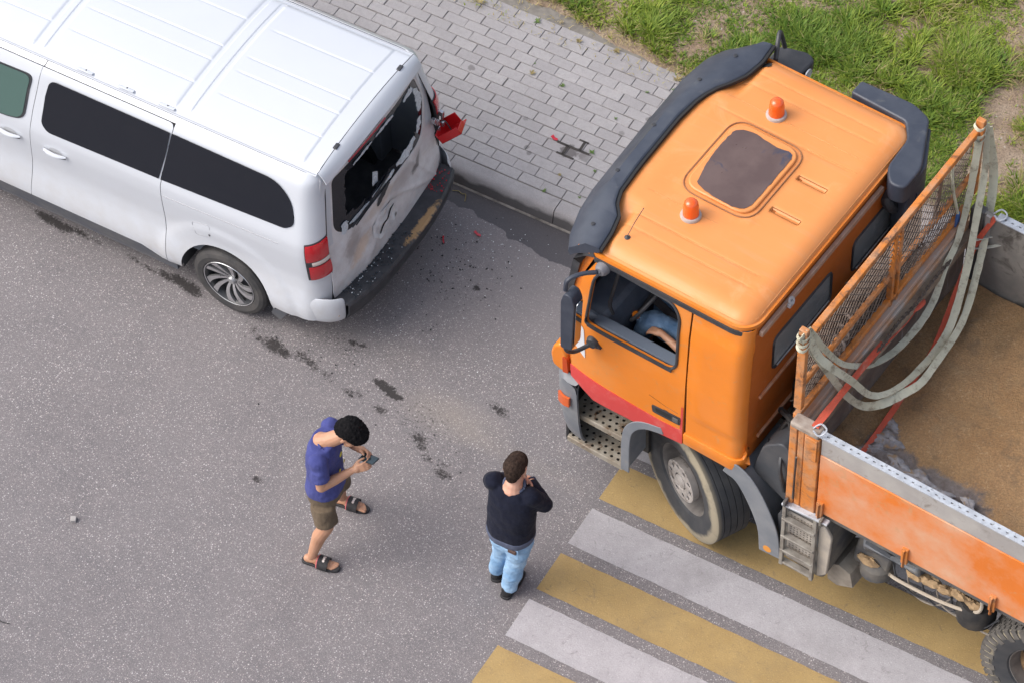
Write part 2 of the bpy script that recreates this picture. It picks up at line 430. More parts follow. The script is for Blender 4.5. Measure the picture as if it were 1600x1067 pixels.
def kerb_mesh(L, seed):
    rr = random.Random(seed); b = MB(); us = np.linspace(0.004, L - 0.004, 14)
    P = [[(u, a + rr.uniform(-.0035, .0035) * (k in (2, 3, 4)), h + rr.uniform(-.003, .003) * (k in (2, 3, 4))) for k, (a, h) in enumerate(prof)] for u in us]
    b.grid(range(len(us)), range(len(prof)), lambda i, j: P[i][j]); b.add(P[0], [tuple(range(len(prof)))]); b.add(P[-1], [tuple(range(len(prof)))[::-1]]); return b
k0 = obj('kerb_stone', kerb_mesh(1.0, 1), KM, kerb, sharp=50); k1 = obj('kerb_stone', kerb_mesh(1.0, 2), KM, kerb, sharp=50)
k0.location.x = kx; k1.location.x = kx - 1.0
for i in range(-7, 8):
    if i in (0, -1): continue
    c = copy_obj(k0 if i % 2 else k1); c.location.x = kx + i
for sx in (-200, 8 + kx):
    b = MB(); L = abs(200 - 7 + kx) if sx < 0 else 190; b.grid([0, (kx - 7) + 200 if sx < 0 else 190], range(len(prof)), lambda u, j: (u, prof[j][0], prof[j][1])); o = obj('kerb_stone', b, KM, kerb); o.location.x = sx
b = MB(); b.box((-12, 2.268, -.02), (12, 2.288, .006)); obj('mortar_seam', b, M('seam_mortar', (0.30, 0.28, 0.26), (0.12, 0.11, 0.10), 7, 0.9), kerb)

# ---- sidewalk of grey pavers
q = NT('joint_sand'); co = q.co('Object')
c = q.mix(q.map(q.noise(co, 20, 5), 0.3, 0.7), (0.15, 0.138, 0.125), (0.24, 0.22, 0.195))
JS = q.base(c, 0.95)
q = NT('paver_concrete'); wo = q.co('World'); rnd = q.n('ObjectInfo').outputs['Random']
va = q.attr('tone'); rv = q.math('FRACT', q.math('ADD', rnd, va))
c = q.mix(rv, (0.345, 0.327, 0.335), (0.42, 0.40, 0.404))
c = q.mix(q.map(q.noise(wo, 1.6, 5, 0.6), 0.35, 0.7), c, q.mix(0.5, c, (0.26, 0.245, 0.25)))
c = q.mix(q.map(q.noise(wo, 26, 6, 0.7), 0.42, 0.72, 0, .45), c, (0.24, 0.225, 0.225))
c = q.mix(q.map(q.noise(wo, 220, 3, 0.7), 0.4, 0.7, 0, 0.55), c, (0.20, 0.19, 0.19))
def pblob(x, y, r, s):
    vm = q.n('VectorMath', operation='DISTANCE'); q.L.new(wo, vm.inputs[0]); vm.inputs[1].default_value = (x, y, .15)
    d = q.math('ADD', vm.outputs['Value'], q.map(q.noise(wo, 30, 5, 0.7), 0.2, 0.8, -r * .7, r * .7)); return q.map(d, r * 0.85, r * 1.15, s, 0)
for x_, y_, r_, s_ in ((-1.86, 2.925, .07, .85), (-1.72, 2.93, .05, .5), (-1.76, 2.95, .05, .35), (-3.03, 3.33, .03, .6), (-2.19, 2.80, .022, .6), (-2.14, 2.75, .022, .6), (-1.47, 3.55, .02, .55), (-2.35, 3.06, .022, .45), (-1.58, 3.30, .028, .5)):
    c = q.mix(pblob(x_, y_, r_, s_), c, (0.10, 0.09, 0.09))
q.bump(q.noise(wo, 240, 4), 0.4, 0.002); PV = q.base(c, 0.85)
side = MB(); side.add([(-200, 2.44, .137), (200, 2.44, .137), (200, 4.6, .137), (-200, 4.6, .137)], [(0, 1, 2, 3)])
walk = tag(obj('sidewalk', side, JS, smooth=False), kind='structure')
PL, PWd = 0.2072, 0.1036
def paver_geo(rr):
    g_ = 0.0022; L, W = PL / 2 - g_, PWd / 2 - g_; c_ = 0.004; v = []
    for zz, d in ((-.012, 0), (.009, 0), (.013, c_)):
        for sx, sy in ((-1, -1), (1, -1), (1, 1), (-1, 1)): v.append((sx * (L - d) + rr.uniform(-.0012, .0012), sy * (W - d) + rr.uniform(-.0012, .0012), zz))
    return v, [(0, 1, 5, 4), (1, 2, 6, 5), (2, 3, 7, 6), (3, 0, 4, 7), (4, 5, 9, 8), (5, 6, 10, 9), (6, 7, 11, 10), (7, 4, 8, 11), (8, 9, 10, 11)]
pm = []
for s in range(8):
    b = MB(); b.add(*paver_geo(random.Random(s))); o = obj('paver', b, PV, walk, sharp=20); pm.append(o.data); bpy.data.objects.remove(o)
van_px = [(-10, -10), (462, -10), (652, 95), (700, 200), (705, 290), (540, 500), (250, 420), (-10, 300)]
cab_px = [(890, 350), (1150, 66), (1210, 80), (1345, 132), (1440, 185), (1445, 300), (1390, 390), (1600, 430), (1600, 1067), (1250, 900), (880, 680)]
cand = []
for j in range(16):
    yy = 2.4539 + (j + .5) * PWd
    for i in range(-40, 60):
        xx = -2.0818 + (i + .5 + (0.5 if j % 2 else 0)) * PL
        if yy > 4.35 + 0.0 * xx: continue
        cand.append((xx, yy))
cand = np.array(cand); px = project(np.c_[cand, np.full(len(cand), .15)])
vis = (px[:, 0] > -15) & (px[:, 0] < 1615) & (px[:, 1] > -12) & (px[:, 1] < 1080) & ~inside(px, van_px) & ~inside(px, cab_px)
vis &= cand[:, 1] < 4.12
dist = np.linalg.norm(np.c_[cand, np.zeros(len(cand))] - CAM_LOC, axis=1); order = np.argsort(np.where(vis, dist, 1e6)); n_ind = min(300, int(vis.sum()))
SV, SF, TN = [], [], []
for r_, k in enumerate(order):
    xx, yy = cand[k]; rr = random.Random(int(k)); zo = .137 + rr.uniform(-.0025, .0015) - .001; rx, ry, rz = rr.gauss(0, .006), rr.gauss(0, .010), rr.gauss(0, .008)
    if r_ < n_ind:
        o = bpy.data.objects.new('paver', pm[k % 8]); COL.objects.link(o); o.parent = walk
        o.location = (xx + rr.gauss(0, .0012), yy + rr.gauss(0, .001), zo); o.rotation_euler = (rx, ry, rz)
    else:
        v, f = paver_geo(rr); b_ = len(SV); tn = rr.random()
        SV += [(a + xx, c_ + yy, h + zo + a * -ry * .5 + c_ * rx) for a, c_, h in v]; SF += [tuple(i + b_ for i in q_) for q_ in f]; TN += [tn] * len(v)
o = np_obj('paver', SV, SF, PV, walk); set_attr(o, 'tone', TN); tag(o, kind='stuff')

TARM = M('tar_black', (0.03, 0.026, 0.025), (0.06, 0.05, 0.045), 30, .8)
for (a_, c_, w_) in (((-2.0, 2.972), (-1.70, 2.972), .022), ((-1.95, 2.868), (-1.79, 2.868), .020), ((-1.9, 2.975), (-1.895, 2.865), .024), ((-1.795, 3.078), (-1.79, 2.97), .024), ((-1.85, 3.076), (-1.76, 3.076), .018)):
    b = MB(); b.bar((*a_, .149), (*c_, .149), w_, .006); o = obj('tar_filled_joint', b, TARM, walk, bevel=.002)
# ---- verge: soil with grass
q = NT('verge_soil'); co = q.co('Object')
c = q.mix(q.map(q.noise(co, 3, 6, 0.65), 0.35, 0.65), (0.27, 0.195, 0.135), (0.38, 0.30, 0.225))
c = q.mix(q.map(q.noise(co, 55, 4, 0.7), 0.45, 0.65, 0, .7), c, (0.13, 0.09, 0.06))
c = q.mix(q.math('MULTIPLY', q.math('GREATER_THAN', q.sep(q.vor(co, 30, out='Color'))[0], 0.93), q.map(q.vor(co, 30), 0.15, 0.3, 1, 0)), c, (0.42, 0.38, 0.33))
q.bump(q.noise(co, 35, 6, 0.7), 0.8, 0.02); SO = q.base(c, 0.95)
gx = np.r_[[-200, -40, -10], np.arange(-6, 7, .05), [10, 40, 200]]; gy = np.r_[np.arange(0, 5, .05), [6, 10, 30, 100, 200]]
def edge_y(x): return 4.03 + 0.125 * np.clip(-(x + 1.35), -2.2, 3) + 0.10 * (vnoise(x, x * 0 + 3.3, 1.6, 5, 4) - .5)
X, Y = np.meshgrid(gx, gy, indexing='ij'); E_ = edge_y(X) * (np.abs(X) < 12) + 4.05 * (np.abs(X) >= 12); Yw = E_ - .05 + Y
Z = .128 + np.clip(Y / .35, 0, 1) * (0.03 + .05 * vnoise(X, Yw, 1.3, 8, 4)) + .012 * (vnoise(X, Yw, 9, 4, 3) - .5)
I = np.arange(X.size).reshape(X.shape); F = np.stack([I[:-1, :-1], I[1:, :-1], I[1:, 1:], I[:-1, 1:]], -1).reshape(-1, 4)
verge = tag(np_obj('verge', np.c_[X.ravel(), Yw.ravel(), Z.ravel()], F, SO, smooth=True), kind='structure')

BARE = [(1.05, 5.0, .22, .42, 1), (1.3, 4.55, .3, .35, 1), (1.08, 5.3, .2, .2, .8), (.30, 5.22, .13, .25, .8), (-1.12, 4.92, .16, .16, .7), (-.83, 5.35, .25, .15, .6), (-1.37, 3.95, .25, .16, .6), (1.35, 4.2, .35, .18, .7), (.5, 4.75, .1, .2, .5), (1.7, 4.9, .3, .5, .9), (-.3, 5.5, .2, .12, .4), (0.0, 5.1, .1, .2, .4)]
def grass_density(x, y):
    d = np.clip((vnoise(x, y, 2.2, 21, 3) - .26) * 3.4, 0.06, 1)
    d *= np.clip((y - edge_y(x)) / .18 + 0.15, 0, 1)
    for cx, cy, rx, ry, s in BARE: d *= 1 - s * np.clip(1.5 - np.hypot((x - cx) / rx, (y - cy) / ry), 0, 1)
    return np.maximum(d, 0.02)
NT_ = 9000
tx = RNG.uniform(-5.0, 4.2, NT_ * 3); ty = RNG.uniform(3.9, 8.2, NT_ * 3); kp = RNG.random(NT_ * 3) < grass_density(tx, ty) * np.where(ty > 7.0, .5, 1.0) * np.clip((vnoise(tx, ty, 3.2, 91, 3) - .24) * 3.6, .18, 1)
tx, ty = tx[kp][:NT_], ty[kp][:NT_]; nt_ = len(tx)
big = np.clip((vnoise(tx, ty, 2.6, 92, 3) - .40) * 3.5, 0, 1); nb = (16 + 26 * big + RNG.integers(0, 8, nt_)).astype(int)
ti = np.repeat(np.arange(nt_), nb); n1 = len(ti); ra = RNG.uniform(0, 2 * np.pi, n1); rr_ = np.abs(RNG.normal(0, 1, n1)) * (.018 + .026 * big[ti])
g1x, g1y = tx[ti] + rr_ * np.cos(ra), ty[ti] + rr_ * np.sin(ra)
# loose short blades and thatch between the tufts
N2 = 150000; g2x = RNG.uniform(-5.0, 4.2, N2 * 2); g2y = RNG.uniform(3.9, 8.2, N2 * 2); kp = RNG.random(N2 * 2) < np.clip(grass_density(g2x, g2y) * 1.1 + .05, 0, 1) * np.where(g2y > 7.0, .35, 1.0); g2x, g2y = g2x[kp][:N2], g2y[kp][:N2]; n2 = len(g2x)
gxp, gyp = np.r_[g1x, g2x], np.r_[g1y, g2y]; n = len(gxp); isT = np.r_[np.ones(n1, bool), np.zeros(n2, bool)]
den = grass_density(gxp, gyp); near = np.clip(1 - (gyp - edge_y(gxp)) / .30, 0, 1)
hue = np.clip((vnoise(gxp, gyp, 1.3, 44, 3) - .34) * 2.8, 0, 1); hue[:n1] = np.clip(hue[:n1] * .6 + np.repeat(RNG.uniform(0, .5, nt_) - .25 * big, nb), 0, 1)
straw = RNG.random(n) < np.clip(np.where(isT, .05, .24) + .35 * near + .45 * (den < .3) + .25 * (vnoise(gxp, gyp, 1.9, 93, 3) < .40), 0, .95)
h = np.where(isT, np.r_[(.045 + .068 * big[ti]), np.zeros(n2)], .040) * RNG.uniform(.55, 1.35, n) * (1 - .45 * near); w = RNG.uniform(.0032, .0075, n) * np.where(straw, .7, 1) * np.where(isT, 1.1, .9)
az = np.r_[ra + RNG.normal(0, .5, n1), RNG.uniform(0, 2 * np.pi, n2)]; lean = RNG.uniform(.35, 1.25, n) * np.where(straw, 1.4, 1)
dx, dy = np.cos(az), np.sin(az); sx, sy = -dy, dx
zb = .14 + .05 * vnoise(gxp, gyp, 1.3, 8, 4)
Vs = []
for t, ww in ((0, 1.0), (.55, .85), (1.0, .08)):
    ox = h * lean * t ** 1.7; hz = h * t * (1 - .22 * lean * t)
    for s_ in (-1, 1): Vs.append(np.c_[gxp + dx * ox + s_ * sx * w * ww, gyp + dy * ox + s_ * sy * w * ww, zb + hz])
V = np.stack(Vs, 1).reshape(-1, 3); b_ = np.arange(n)[:, None] * 6
F = np.concatenate([b_ + np.array([[0, 1, 3, 2]]), b_ + np.array([[2, 3, 5, 4]])], 0)
q = NT('grass_blade'); tn = q.attr('tone'); stw = q.attr('straw'); tip = q.attr('tip')
c = q.mix(tn, (0.050, 0.150, 0.012), (0.350, 0.420, 0.050)); c = q.mix(q.map(tip, 0, 1, 0, .35), c, (0.30, 0.36, 0.08)); c = q.mix(stw, c, (0.46, 0.36, 0.19))
GM_ = q.base(c, 0.55, spec=0.3)
trl = q.n('BsdfTranslucent'); q.L.new(c, trl.inputs[0]); mxs = q.n('MixShader'); mxs.inputs[0].default_value = .3
q.L.new(q.p.outputs[0], mxs.inputs[1]); q.L.new(trl.outputs[0], mxs.inputs[2]); q.L.new(mxs.outputs[0], q.N['Material Output'].inputs[0])
grass = tag(np_obj('grass', V, F, GM_), kind='stuff')
set_attr(grass, 'tone', np.repeat(np.clip(hue * .8 + RNG.normal(.10, .20, n), 0, 1), 6)); set_attr(grass, 'straw', np.repeat(straw * RNG.uniform(.6, 1, n), 6)); set_attr(grass, 'tip', np.tile([0, 0, .4, .4, 1, 1], n))
# ================================================================= VAN
def carpaint(name, c, rough=0.28, dirt=None, d_lo=.55, d_hi=.75, dsc=3):
    q = NT(name); co = q.co('Object')
    col = q.mix(q.map(q.noise(co, 2.0, 4), 0.3, 0.7, 0, .35), c, tuple(k * .9 for k in c))
    if dirt: col = q.mix(q.map(q.noise(co, dsc, 7, 0.7), d_lo, d_hi, 0, .6), col, dirt)
    return q.base(col, rough, 0, 0.6)
WHITE = carpaint('white_car_paint', (0.55, 0.575, 0.625), 0.32)
# lower body carries road film
q = NT('white_car_paint_dusty'); co = q.co('Object'); zz = q.sep(co)[2]
f = q.math('MULTIPLY', q.map(zz, .25, .95, .75, 0.06), q.map(q.noise(co, 5, 7, .7), .3, .7))
WHITE_D = q.base(q.mix(f, (0.55, 0.575, 0.625), (0.44, 0.42, 0.40)), 0.34, 0, 0.5)
# crumpled tailgate: rubbed dirt and transferred orange paint
q = NT('scraped_white_paint'); co = q.co('Object'); xyz = q.sep(co)
z_, y_ = xyz[2], xyz[1]
c = q.mix(q.map(q.noise(co, 5, 6, .65), .35, .65, 0, .8), (0.70, 0.70, 0.72), (0.50, 0.47, 0.48))
def blob(yc, zc, ry, rz, s, ang=0):
    u0 = q.math('SUBTRACT', y_, yc); v0 = q.math('SUBTRACT', z_, zc); ca, sa = math.cos(ang), math.sin(ang)
    u = q.math('DIVIDE', q.math('ADD', q.math('MULTIPLY', u0, ca), q.math('MULTIPLY', v0, sa)), ry); v = q.math('DIVIDE', q.math('SUBTRACT', q.math('MULTIPLY', v0, ca), q.math('MULTIPLY', u0, sa)), rz)
    d = q.math('SQRT', q.math('ADD', q.math('MULTIPLY', u, u), q.math('MULTIPLY', v, v)))
    return q.map(q.math('ADD', d, q.map(q.noise(co, 14, 6, .75), .2, .8, -.5, .5)), .6, 1.2, s, 0)
c = q.mix(blob(-.42, .80, .17, .07, .75, .5), c, (0.62, 0.47, 0.36))
c = q.mix(blob(-.50, .92, .10, .16, .7, -.4), c, (0.33, 0.29, 0.28))
c = q.mix(blob(.15, .95, .5, .09, .35, .25), c, (0.45, 0.41, 0.41))
c = q.mix(blob(.45, .92, .10, .05, .8, .7), c, (0.16, 0.15, 0.15))
c = q.mix(blob(-.1, 1.02, .25, .05, .5), c, (0.48, 0.38, 0.30))
sm_ = q.n('Mapping'); sm_.inputs['Scale'].default_value = (1, 4, 50); sm_.inputs['Rotation'].default_value = (.35, 0, 0); q.L.new(co, sm_.inputs[0])
c = q.mix(q.map(q.noise(sm_.outputs[0], 1, 5, .7), .62, .72, 0, .55), c, (0.22, 0.20, 0.20))
q.bump(q.noise(co, 8, 5), .25, .02); SCRAPED = q.base(c, 0.42, 0, 0.3)
BLK_GLASS = NT('dark_tinted_glass').base((0.008, 0.010, 0.016), 0.06, 0, 0, .5)
q = NT('green_tinted_glass'); GREEN_GLASS = q.base((0.07, 0.125, 0.112), 0.05, 0, 0, .6)
BLACK_TRIM = M('black_plastic_trim', (0.030, 0.032, 0.038), (0.05, 0.05, 0.055), 8, 0.5, bump=.15, bscale=300)
SILL = M('grey_sill_plastic', (0.075, 0.080, 0.095), (0.105, 0.105, 0.11), 6, 0.55)
DARK_IN = M('dark_interior', (0.03, 0.032, 0.036), (0.045, 0.047, 0.05), 5, 0.8)
SEAT_F = M('charcoal_seat_fabric', (0.24, 0.28, 0.34), (0.30, 0.34, 0.40), 14, 0.9, bump=.2, bscale=300)
RED_L = NT('red_lamp_plastic').base((0.50, 0.010, 0.018), 0.12, 0, .8)
RED_D = NT('broken_red_plastic').base((0.52, 0.012, 0.016), 0.2, 0, .3)
LAMP_W = NT('clear_lamp_plastic').base((0.55, 0.48, 0.45), 0.15, 0, .6)
CHROME = NT('chrome').base((0.75, 0.76, 0.78), 0.12, 1.0)
RUBBER = M('tyre_rubber', (0.035, 0.035, 0.037), (0.065, 0.06, 0.058), 6, 0.8, bump=.3, bscale=120, kind='Object')
RIM_S = M('machined_alloy', (0.62, 0.62, 0.64), (0.5, 0.5, 0.52), 8, 0.32, 0.85)
RIM_D = M('dark_alloy_pocket', (0.03, 0.032, 0.036), None, rough=.4)
CRUSHED = M('crushed_glass', (0.62, 0.67, 0.72), (0.42, 0.47, 0.52), 60, 0.35, bump=.8, bscale=180)
SEAM = M('seam_dark', (0.015, 0.015, 0.016), None, rough=.8)

van = empty('van', (-3.437, 1.205, 0), 0, 'white passenger van with its smashed rear window and dented tailgate', 'van')
HW_Z = [.20, .28, .36, .42, .50, .58, .70, .82, .95, 1.10, 1.22, 1.27, 1.33, 1.45, 1.60, 1.72, 1.78, 1.82, 1.855, 1.875]
HW_Y = [.925, .945, .962, .970, .966, .953, .934, .928, .938, .950, .948, .938, .922, .892, .852, .824, .807, .788, .752, .700]
_hz = np.arange(.1, 1.98, .004); _hy = np.interp(_hz, HW_Z, HW_Y); _kk = np.exp(-(np.arange(-15, 16) * .004 / .022) ** 2); _kk /= _kk.sum()
_hs = np.convolve(np.pad(_hy, 15, mode='edge'), _kk, 'valid')
def hw(z): return float(np.interp(z, _hz, _hs))
def flank(x, z, off=0.0, sgn=-1):
    """x runs along the side and, past .72, round the rear corner as arc length"""
    h = hw(z) + off
    if x < -3.4: h -= .10 * ((-3.4 - x) / .8) ** 2
    r = math.hypot(x, z - .34)
    if x > -.62 and z > .34: h += .012 * max(0, min(1, (.66 - r) / .05)) * max(0, min(1, (r - .40) / .2 + .35)) * (1 if x < .62 else max(0, 1 - (x - .62) / .15))
    if x > .72:
        th = min((x - .72) / .16, 1.62); h0 = .16 * (1 - math.cos(th)); ln = float(np.interp(z, [1.05, 1.25, 1.86], [0, .012, .085])) * min(1, (x - .5) / .45) ** 1.3
        return (.72 + (.16 + off) * math.sin(th) - ln + .02 * min(1, th / 1.5), sgn * (h - h0 - off * (1 - math.cos(th)) * 1.0 - .0), z)
    if x > .5: x -= float(np.interp(z, [1.05, 1.25, 1.86], [0, .012, .085])) * ((x - .5) / .45) ** 1.3
    return (x, sgn * h, z)
def van_side(sgn):
    fn = lambda off=0.0: (lambda u, v: flank(u, v, off, sgn))
    out = (0, sgn, 0)
    arch = [(.425 * math.cos(t), .34 + .425 * math.sin(t)) for t in np.linspace(R(176), R(-4), 26)]
    top = 1.868
    def strip(pts): return pts
    # rear quarter
    qp = [(-.555, .31)] + [(-.43, .33)] + arch + [(.46, .36), (.70, .37), (.955, .40), (.955, .9), (.955, 1.34), (.955, 1.60), (.945, 1.80), (.90, top), (-.435, top), (-.46, 1.7), (-.535, 1.24), (-.545, .9)]
    b = MB(); b.panel(qp, fn(), step=.032); quarter = obj('rear_quarter_panel', b, WHITE_D, van, solid=.004, out=out)
    # sliding door
    sp = [(-1.865, .30), (-.575, .35), (-.563, .31), (-.553, .9), (-.543, 1.24), (-.468, 1.7), (-.443, top - .01), (-.47, top), (-1.655, top), (-1.735, 1.41), (-1.80, .91)]
    sp = [(-1.867, .40), (-.80, .40), (-.70, .36), (-.62, .32), (-.5605, .315), (-.5515, .9), (-.541, 1.24), (-.466, 1.7), (-.450, 1.805), (-.463, 1.829), (-.492, 1.835), (-1.667, 1.835), (-1.742, 1.41), (-1.807, .91)]
    b = MB(); b.panel(sp, fn(), step=.036); sdoor = obj('sliding_door', b, WHITE_D, van, solid=.004, out=out)
    b = MB(); b.panel([(-1.655, 1.840), (-.44, 1.840), (-.437, top), (-1.648, top)], fn(), step=.05); b.panel([(-3.0, 1.840), (-1.665, 1.840), (-1.655, top), (-2.75, top)], fn(), step=.05); obj('roof_rail', b, WHITE, van, solid=.004, out=out)
    # front door
    fp = [(-1.872, .40), (-1.812, .91), (-1.747, 1.41), (-1.672, 1.835), (-2.45, 1.835), (-2.75, 1.765), (-2.95, 1.64), (-3.20, 1.30), (-3.12, .9), (-2.98, .40)]
    b = MB(); b.panel(fp, fn(), step=.07); fdoor = obj('front_door', b, WHITE_D, van, solid=.004, out=out)
    arch2 = [(-3.275 + .425 * math.cos(t), .34 + .425 * math.sin(t)) for t in np.linspace(R(-4), R(184), 22)]
    ff = [(-2.99, .40)] + [(-3.13, .9), (-3.215, 1.28), (-3.3, 1.25), (-4.05, .98), (-4.15, .5), (-3.9, .32), (-3.71, .31)] + arch2[::-1][1:-2]
    ff = [(-2.84, .32), (-2.99, .40), (-3.13, .9), (-3.215, 1.28), (-4.05, .98), (-4.15, .5), (-3.9, .32)] + arch2[::-1]
    b = MB(); b.panel(ff, fn(), step=.08); obj('front_fender', b, WHITE_D, van, solid=.004, out=out)
    # dark backing behind the seams (a strip of inner body)
    for a, c_ in (((-1.90, .32), (-1.76, 1.40)), ):
        pass
    b = MB()
    for line in ([(-.55, .33), (-.55, .9), (-.54, 1.24), (-.463, 1.7), (-.447, 1.84)], [(-1.866, .33), (-1.806, .91), (-1.741, 1.41), (-1.667, 1.84)]):
        L = resample(line + line[::-1][1:-1], .06)[:len(resample(line, .06))]
        pts = []
        for i in range(len(line) - 1):
            for k in range(6): t = k / 6; pts.append((line[i][0] * (1 - t) + line[i + 1][0] * t, line[i][1] * (1 - t) + line[i + 1][1] * t))
        pts.append(line[-1]); b.grid(range(len(pts)), (-.03, .03), lambda i, w: flank(pts[i][0] + w, pts[i][1], -.012, sgn))
    zz0 = np.linspace(-1.66, -.46, 12); b.grid(zz0, (1.82, 1.852), lambda u, v: flank(u, v, -.012, sgn)); obj('door_seal', b, SEAM, van)
    # sill strip
    b = MB(); b.panel([(-2.88, .275), (-.70, .285), (-.52, .325), (-.62, .315), (-.72, .36), (-.80, .395), (-2.98, .395)], fn(.002), step=.06); obj('sill_strip', b, SILL, van, solid=.012, out=out)
    b = MB(); b.box((-2.9, min(sgn * .93, sgn * .80), .22), (-.5, max(sgn * .93, sgn * .80), .29)); obj('sill_underside', b, SILL, van)
    # windows
    w1 = rpoly([(-1.66, 1.335), (-1.60, 1.275), (-.553, 1.305), (-.50, 1.55), (-.466, 1.772), (-1.58, 1.772), (-1.625, 1.60)], [.05, .06, .004, .0, .012, .06, .0], 6)
    b = MB(); b.panel(w1, lambda u, v: flank(u, v, .007 + .008 * max(0, (v - 1.5) / .28), sgn), step=.03); obj('side_window', b, BLK_GLASS, sdoor, solid=.006, out=out)
    w2 = rpoly([(-.535, 1.305), (.60, 1.36), (.69, 1.42), (.665, 1.62), (.50, 1.765), (-.449, 1.772), (-.49, 1.55)], [.004, .03, .05, .20, .22, .01, 0], 7)
    b = MB(); b.panel(w2, lambda u, v: flank(u, v, .007 + .008 * max(0, (v - 1.5) / .28), sgn), step=.03); obj('side_window', b, BLK_GLASS, quarter, solid=.006, out=out)
    w3 = rpoly([(-1.82, 1.30), (-1.775, 1.60), (-1.74, 1.745), (-2.5, 1.72), (-2.85, 1.55), (-3.05, 1.29), (-2.0, 1.255)], [.08, .02, .07, .1, .05, .05, .1], 6)
    b = MB(); b.panel(w3, fn(.006), step=.05); w = obj('window_frame', b, BLACK_TRIM, fdoor, solid=.006, out=out)
    C = np.array(w3).mean(0); w4 = [tuple(C + (np.array(p) - C) * .955) for p in w3]
    b = MB(); b.panel(w4, fn(.010), step=.05); obj('window_pane', b, GREEN_GLASS, fdoor, out=out)
    # handles
    for (hx, hz, par) in ((-1.985, 1.085, fdoor), (-1.55, 1.075, sdoor)):
        b = MB(); pts = [(hx + t * .11, *(lambda p: (p[1] + sgn * (.012 + .022 * (1 - t * t)), p[2]))(flank(hx + t * .11, hz))) for t in np.linspace(-1, 1, 9)]
        b.tube(pts, [.009, .014, .017, .018, .018, .018, .017, .014, .009], 8, flat=.75); obj('door_handle', b, WHITE, par)
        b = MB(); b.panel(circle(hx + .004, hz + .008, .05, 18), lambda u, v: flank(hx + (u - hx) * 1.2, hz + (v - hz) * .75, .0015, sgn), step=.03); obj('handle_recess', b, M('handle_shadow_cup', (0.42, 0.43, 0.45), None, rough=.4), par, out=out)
        b = MB(); b.tube([(p[0], p[1] + sgn * .002, p[2] - .017) for p in pts], .004, 6); obj('handle_edge', b, BLACK_TRIM, par)
    # door rail crease on the quarter
    b = MB(); b.tube([flank(u, 1.128 + .045 * (u + .54), .0005, sgn) for u in np.linspace(-.53, .54, 20)], .0035, 6); obj('sliding_rail', b, M('rail_grey', (.35, .35, .37), None, rough=.4), quarter)
    if sgn < 0:
        fl = rpoly([(-.285, .955), (-.11, 1.0), (-.115, .86), (-.25, .815)], .03, 4)
        b = MB(); b.tube([flank(u, v, .001, sgn) for u, v in fl], .0018, 4, closed=True); obj('fuel_flap', b, M('flap_line', (.30, .30, .32), None, rough=.5), quarter)
        b = MB(); b.lathe([(0, .004), (.009, .003), (.01, 0)], Matrix.Translation(flank(-.12, .885, 0, sgn)) @ Matrix.Rotation(R(90), 4, 'X'), 10); obj('flap_lock', b, BLACK_TRIM, quarter)
        b = MB(); b.panel([(.20, .56), (.33, .46), (.48, .60), (.62, .655), (.80, .66), (.80, .60), (.60, .60), (.47, .42), (.40, .36)], fn(.0015), step=.05)
        # mud flap
    b = MB(); b.panel(rpoly([(.36, .16), (.44, .12), (.52, .25), (.43, .38)], .02), lambda u, v: (u, sgn * .90, v), step=.08); obj('mud_flap', b, SILL, van, solid=.02)
    # wheel arch liner
    b = MB(); b.grid(np.linspace(R(185), R(-8), 18), (0, .34), lambda t, w: (.43 * math.cos(t), sgn * (.935 - w), .34 + .43 * math.sin(t)))
    b.panel(circle(0, .34, .43, 24), lambda u, v: (u, sgn * .60, v), step=.2); obj('wheel_arch_liner', b, DARK_IN, van)
    return quarter
van_side(-1); van_side(1)

# roof: outer skin with pressed panels
RY = [-.40, -.15, .01, .345]
def roof_z(x, y):
    z = 1.932 - .052 * (abs(y) / .69) ** 2.2 - .02 * max(0, (-1.9 - x) / .9) ** 2
    if abs(y) > .655: z -= .012 * min(1, (abs(y) - .655) / .02)          # side ditch
    for xa, xb in ((-2.55, -1.83), (-1.71, -.50), (-.345, .655)):
        e = min(x - xa, xb - x)
        if -.02 < e and abs(y) < .66:
            k = max(0, min(1, e / .018)); gr = 1.0
            for r_ in RY:
                if xa + .08 < x < xb - (.0): gr = min(gr, min(1, abs(y - r_) / .014) if True else 1)
            z += .0075 * k * (0.25 + .75 * gr)
    for xa, xb in ((-1.80, -1.74), (-.47, -.375)):
        if xa < x < xb and abs(y) < .64: z += .005
    return z
us = np.unique(np.round(np.r_[np.arange(-2.85, .79, .03), *[np.array([a - .02, a - .012, a - .004, a, a + .006, a + .012, a + .018, a + .03]) for a in (-2.55, -1.83, -1.71, -.50, -.345, .655, -1.80, -1.74, -.47, -.375)], .79], 4))
vs_ = np.unique(np.round(np.r_[np.linspace(-.716, .716, 30), *[np.array([-.02, -.012, -.006, 0, .006, .012, .02]) + r_ for r_ in RY], [-.70, -.675, -.66, -.652, .652, .66, .675, .70]], 4))
b = MB(); b.grid(us, vs_, lambda u, v: (u, v, roof_z(u, v)))
roof = obj('roof', b, WHITE, van, sharp=60, out=(0, 0, 1), solid=.004)
for sgn in (-1, 1):
    b = MB(); b.tube([(u, sgn * .703, roof_z(u, .69) - .004) for u in np.linspace(-2.8, .78, 30)], .0042, 6); obj('roof_ditch_seal', b, M('ditch_grey', (.33, .34, .37), None, rough=.6), roof)
    for xx in (-1.33, -.95, -.575):
        b = MB(); b.box((xx - .075, sgn * .685 - .012, roof_z(xx, .66) - .004), (xx + .075, sgn * .685 + .012, roof_z(xx, .66) + .010)); c_ = obj('rail_mount_cover', b, WHITE, roof, bevel=.003)
        b = MB(); b.lathe([(0, .003), (.006, .0025), (.0065, 0)], Matrix.Translation((xx + .01, sgn * .685 + .006, roof_z(xx, .66) + .010)), 8); obj('mount_screw', b, SEAM, c_)
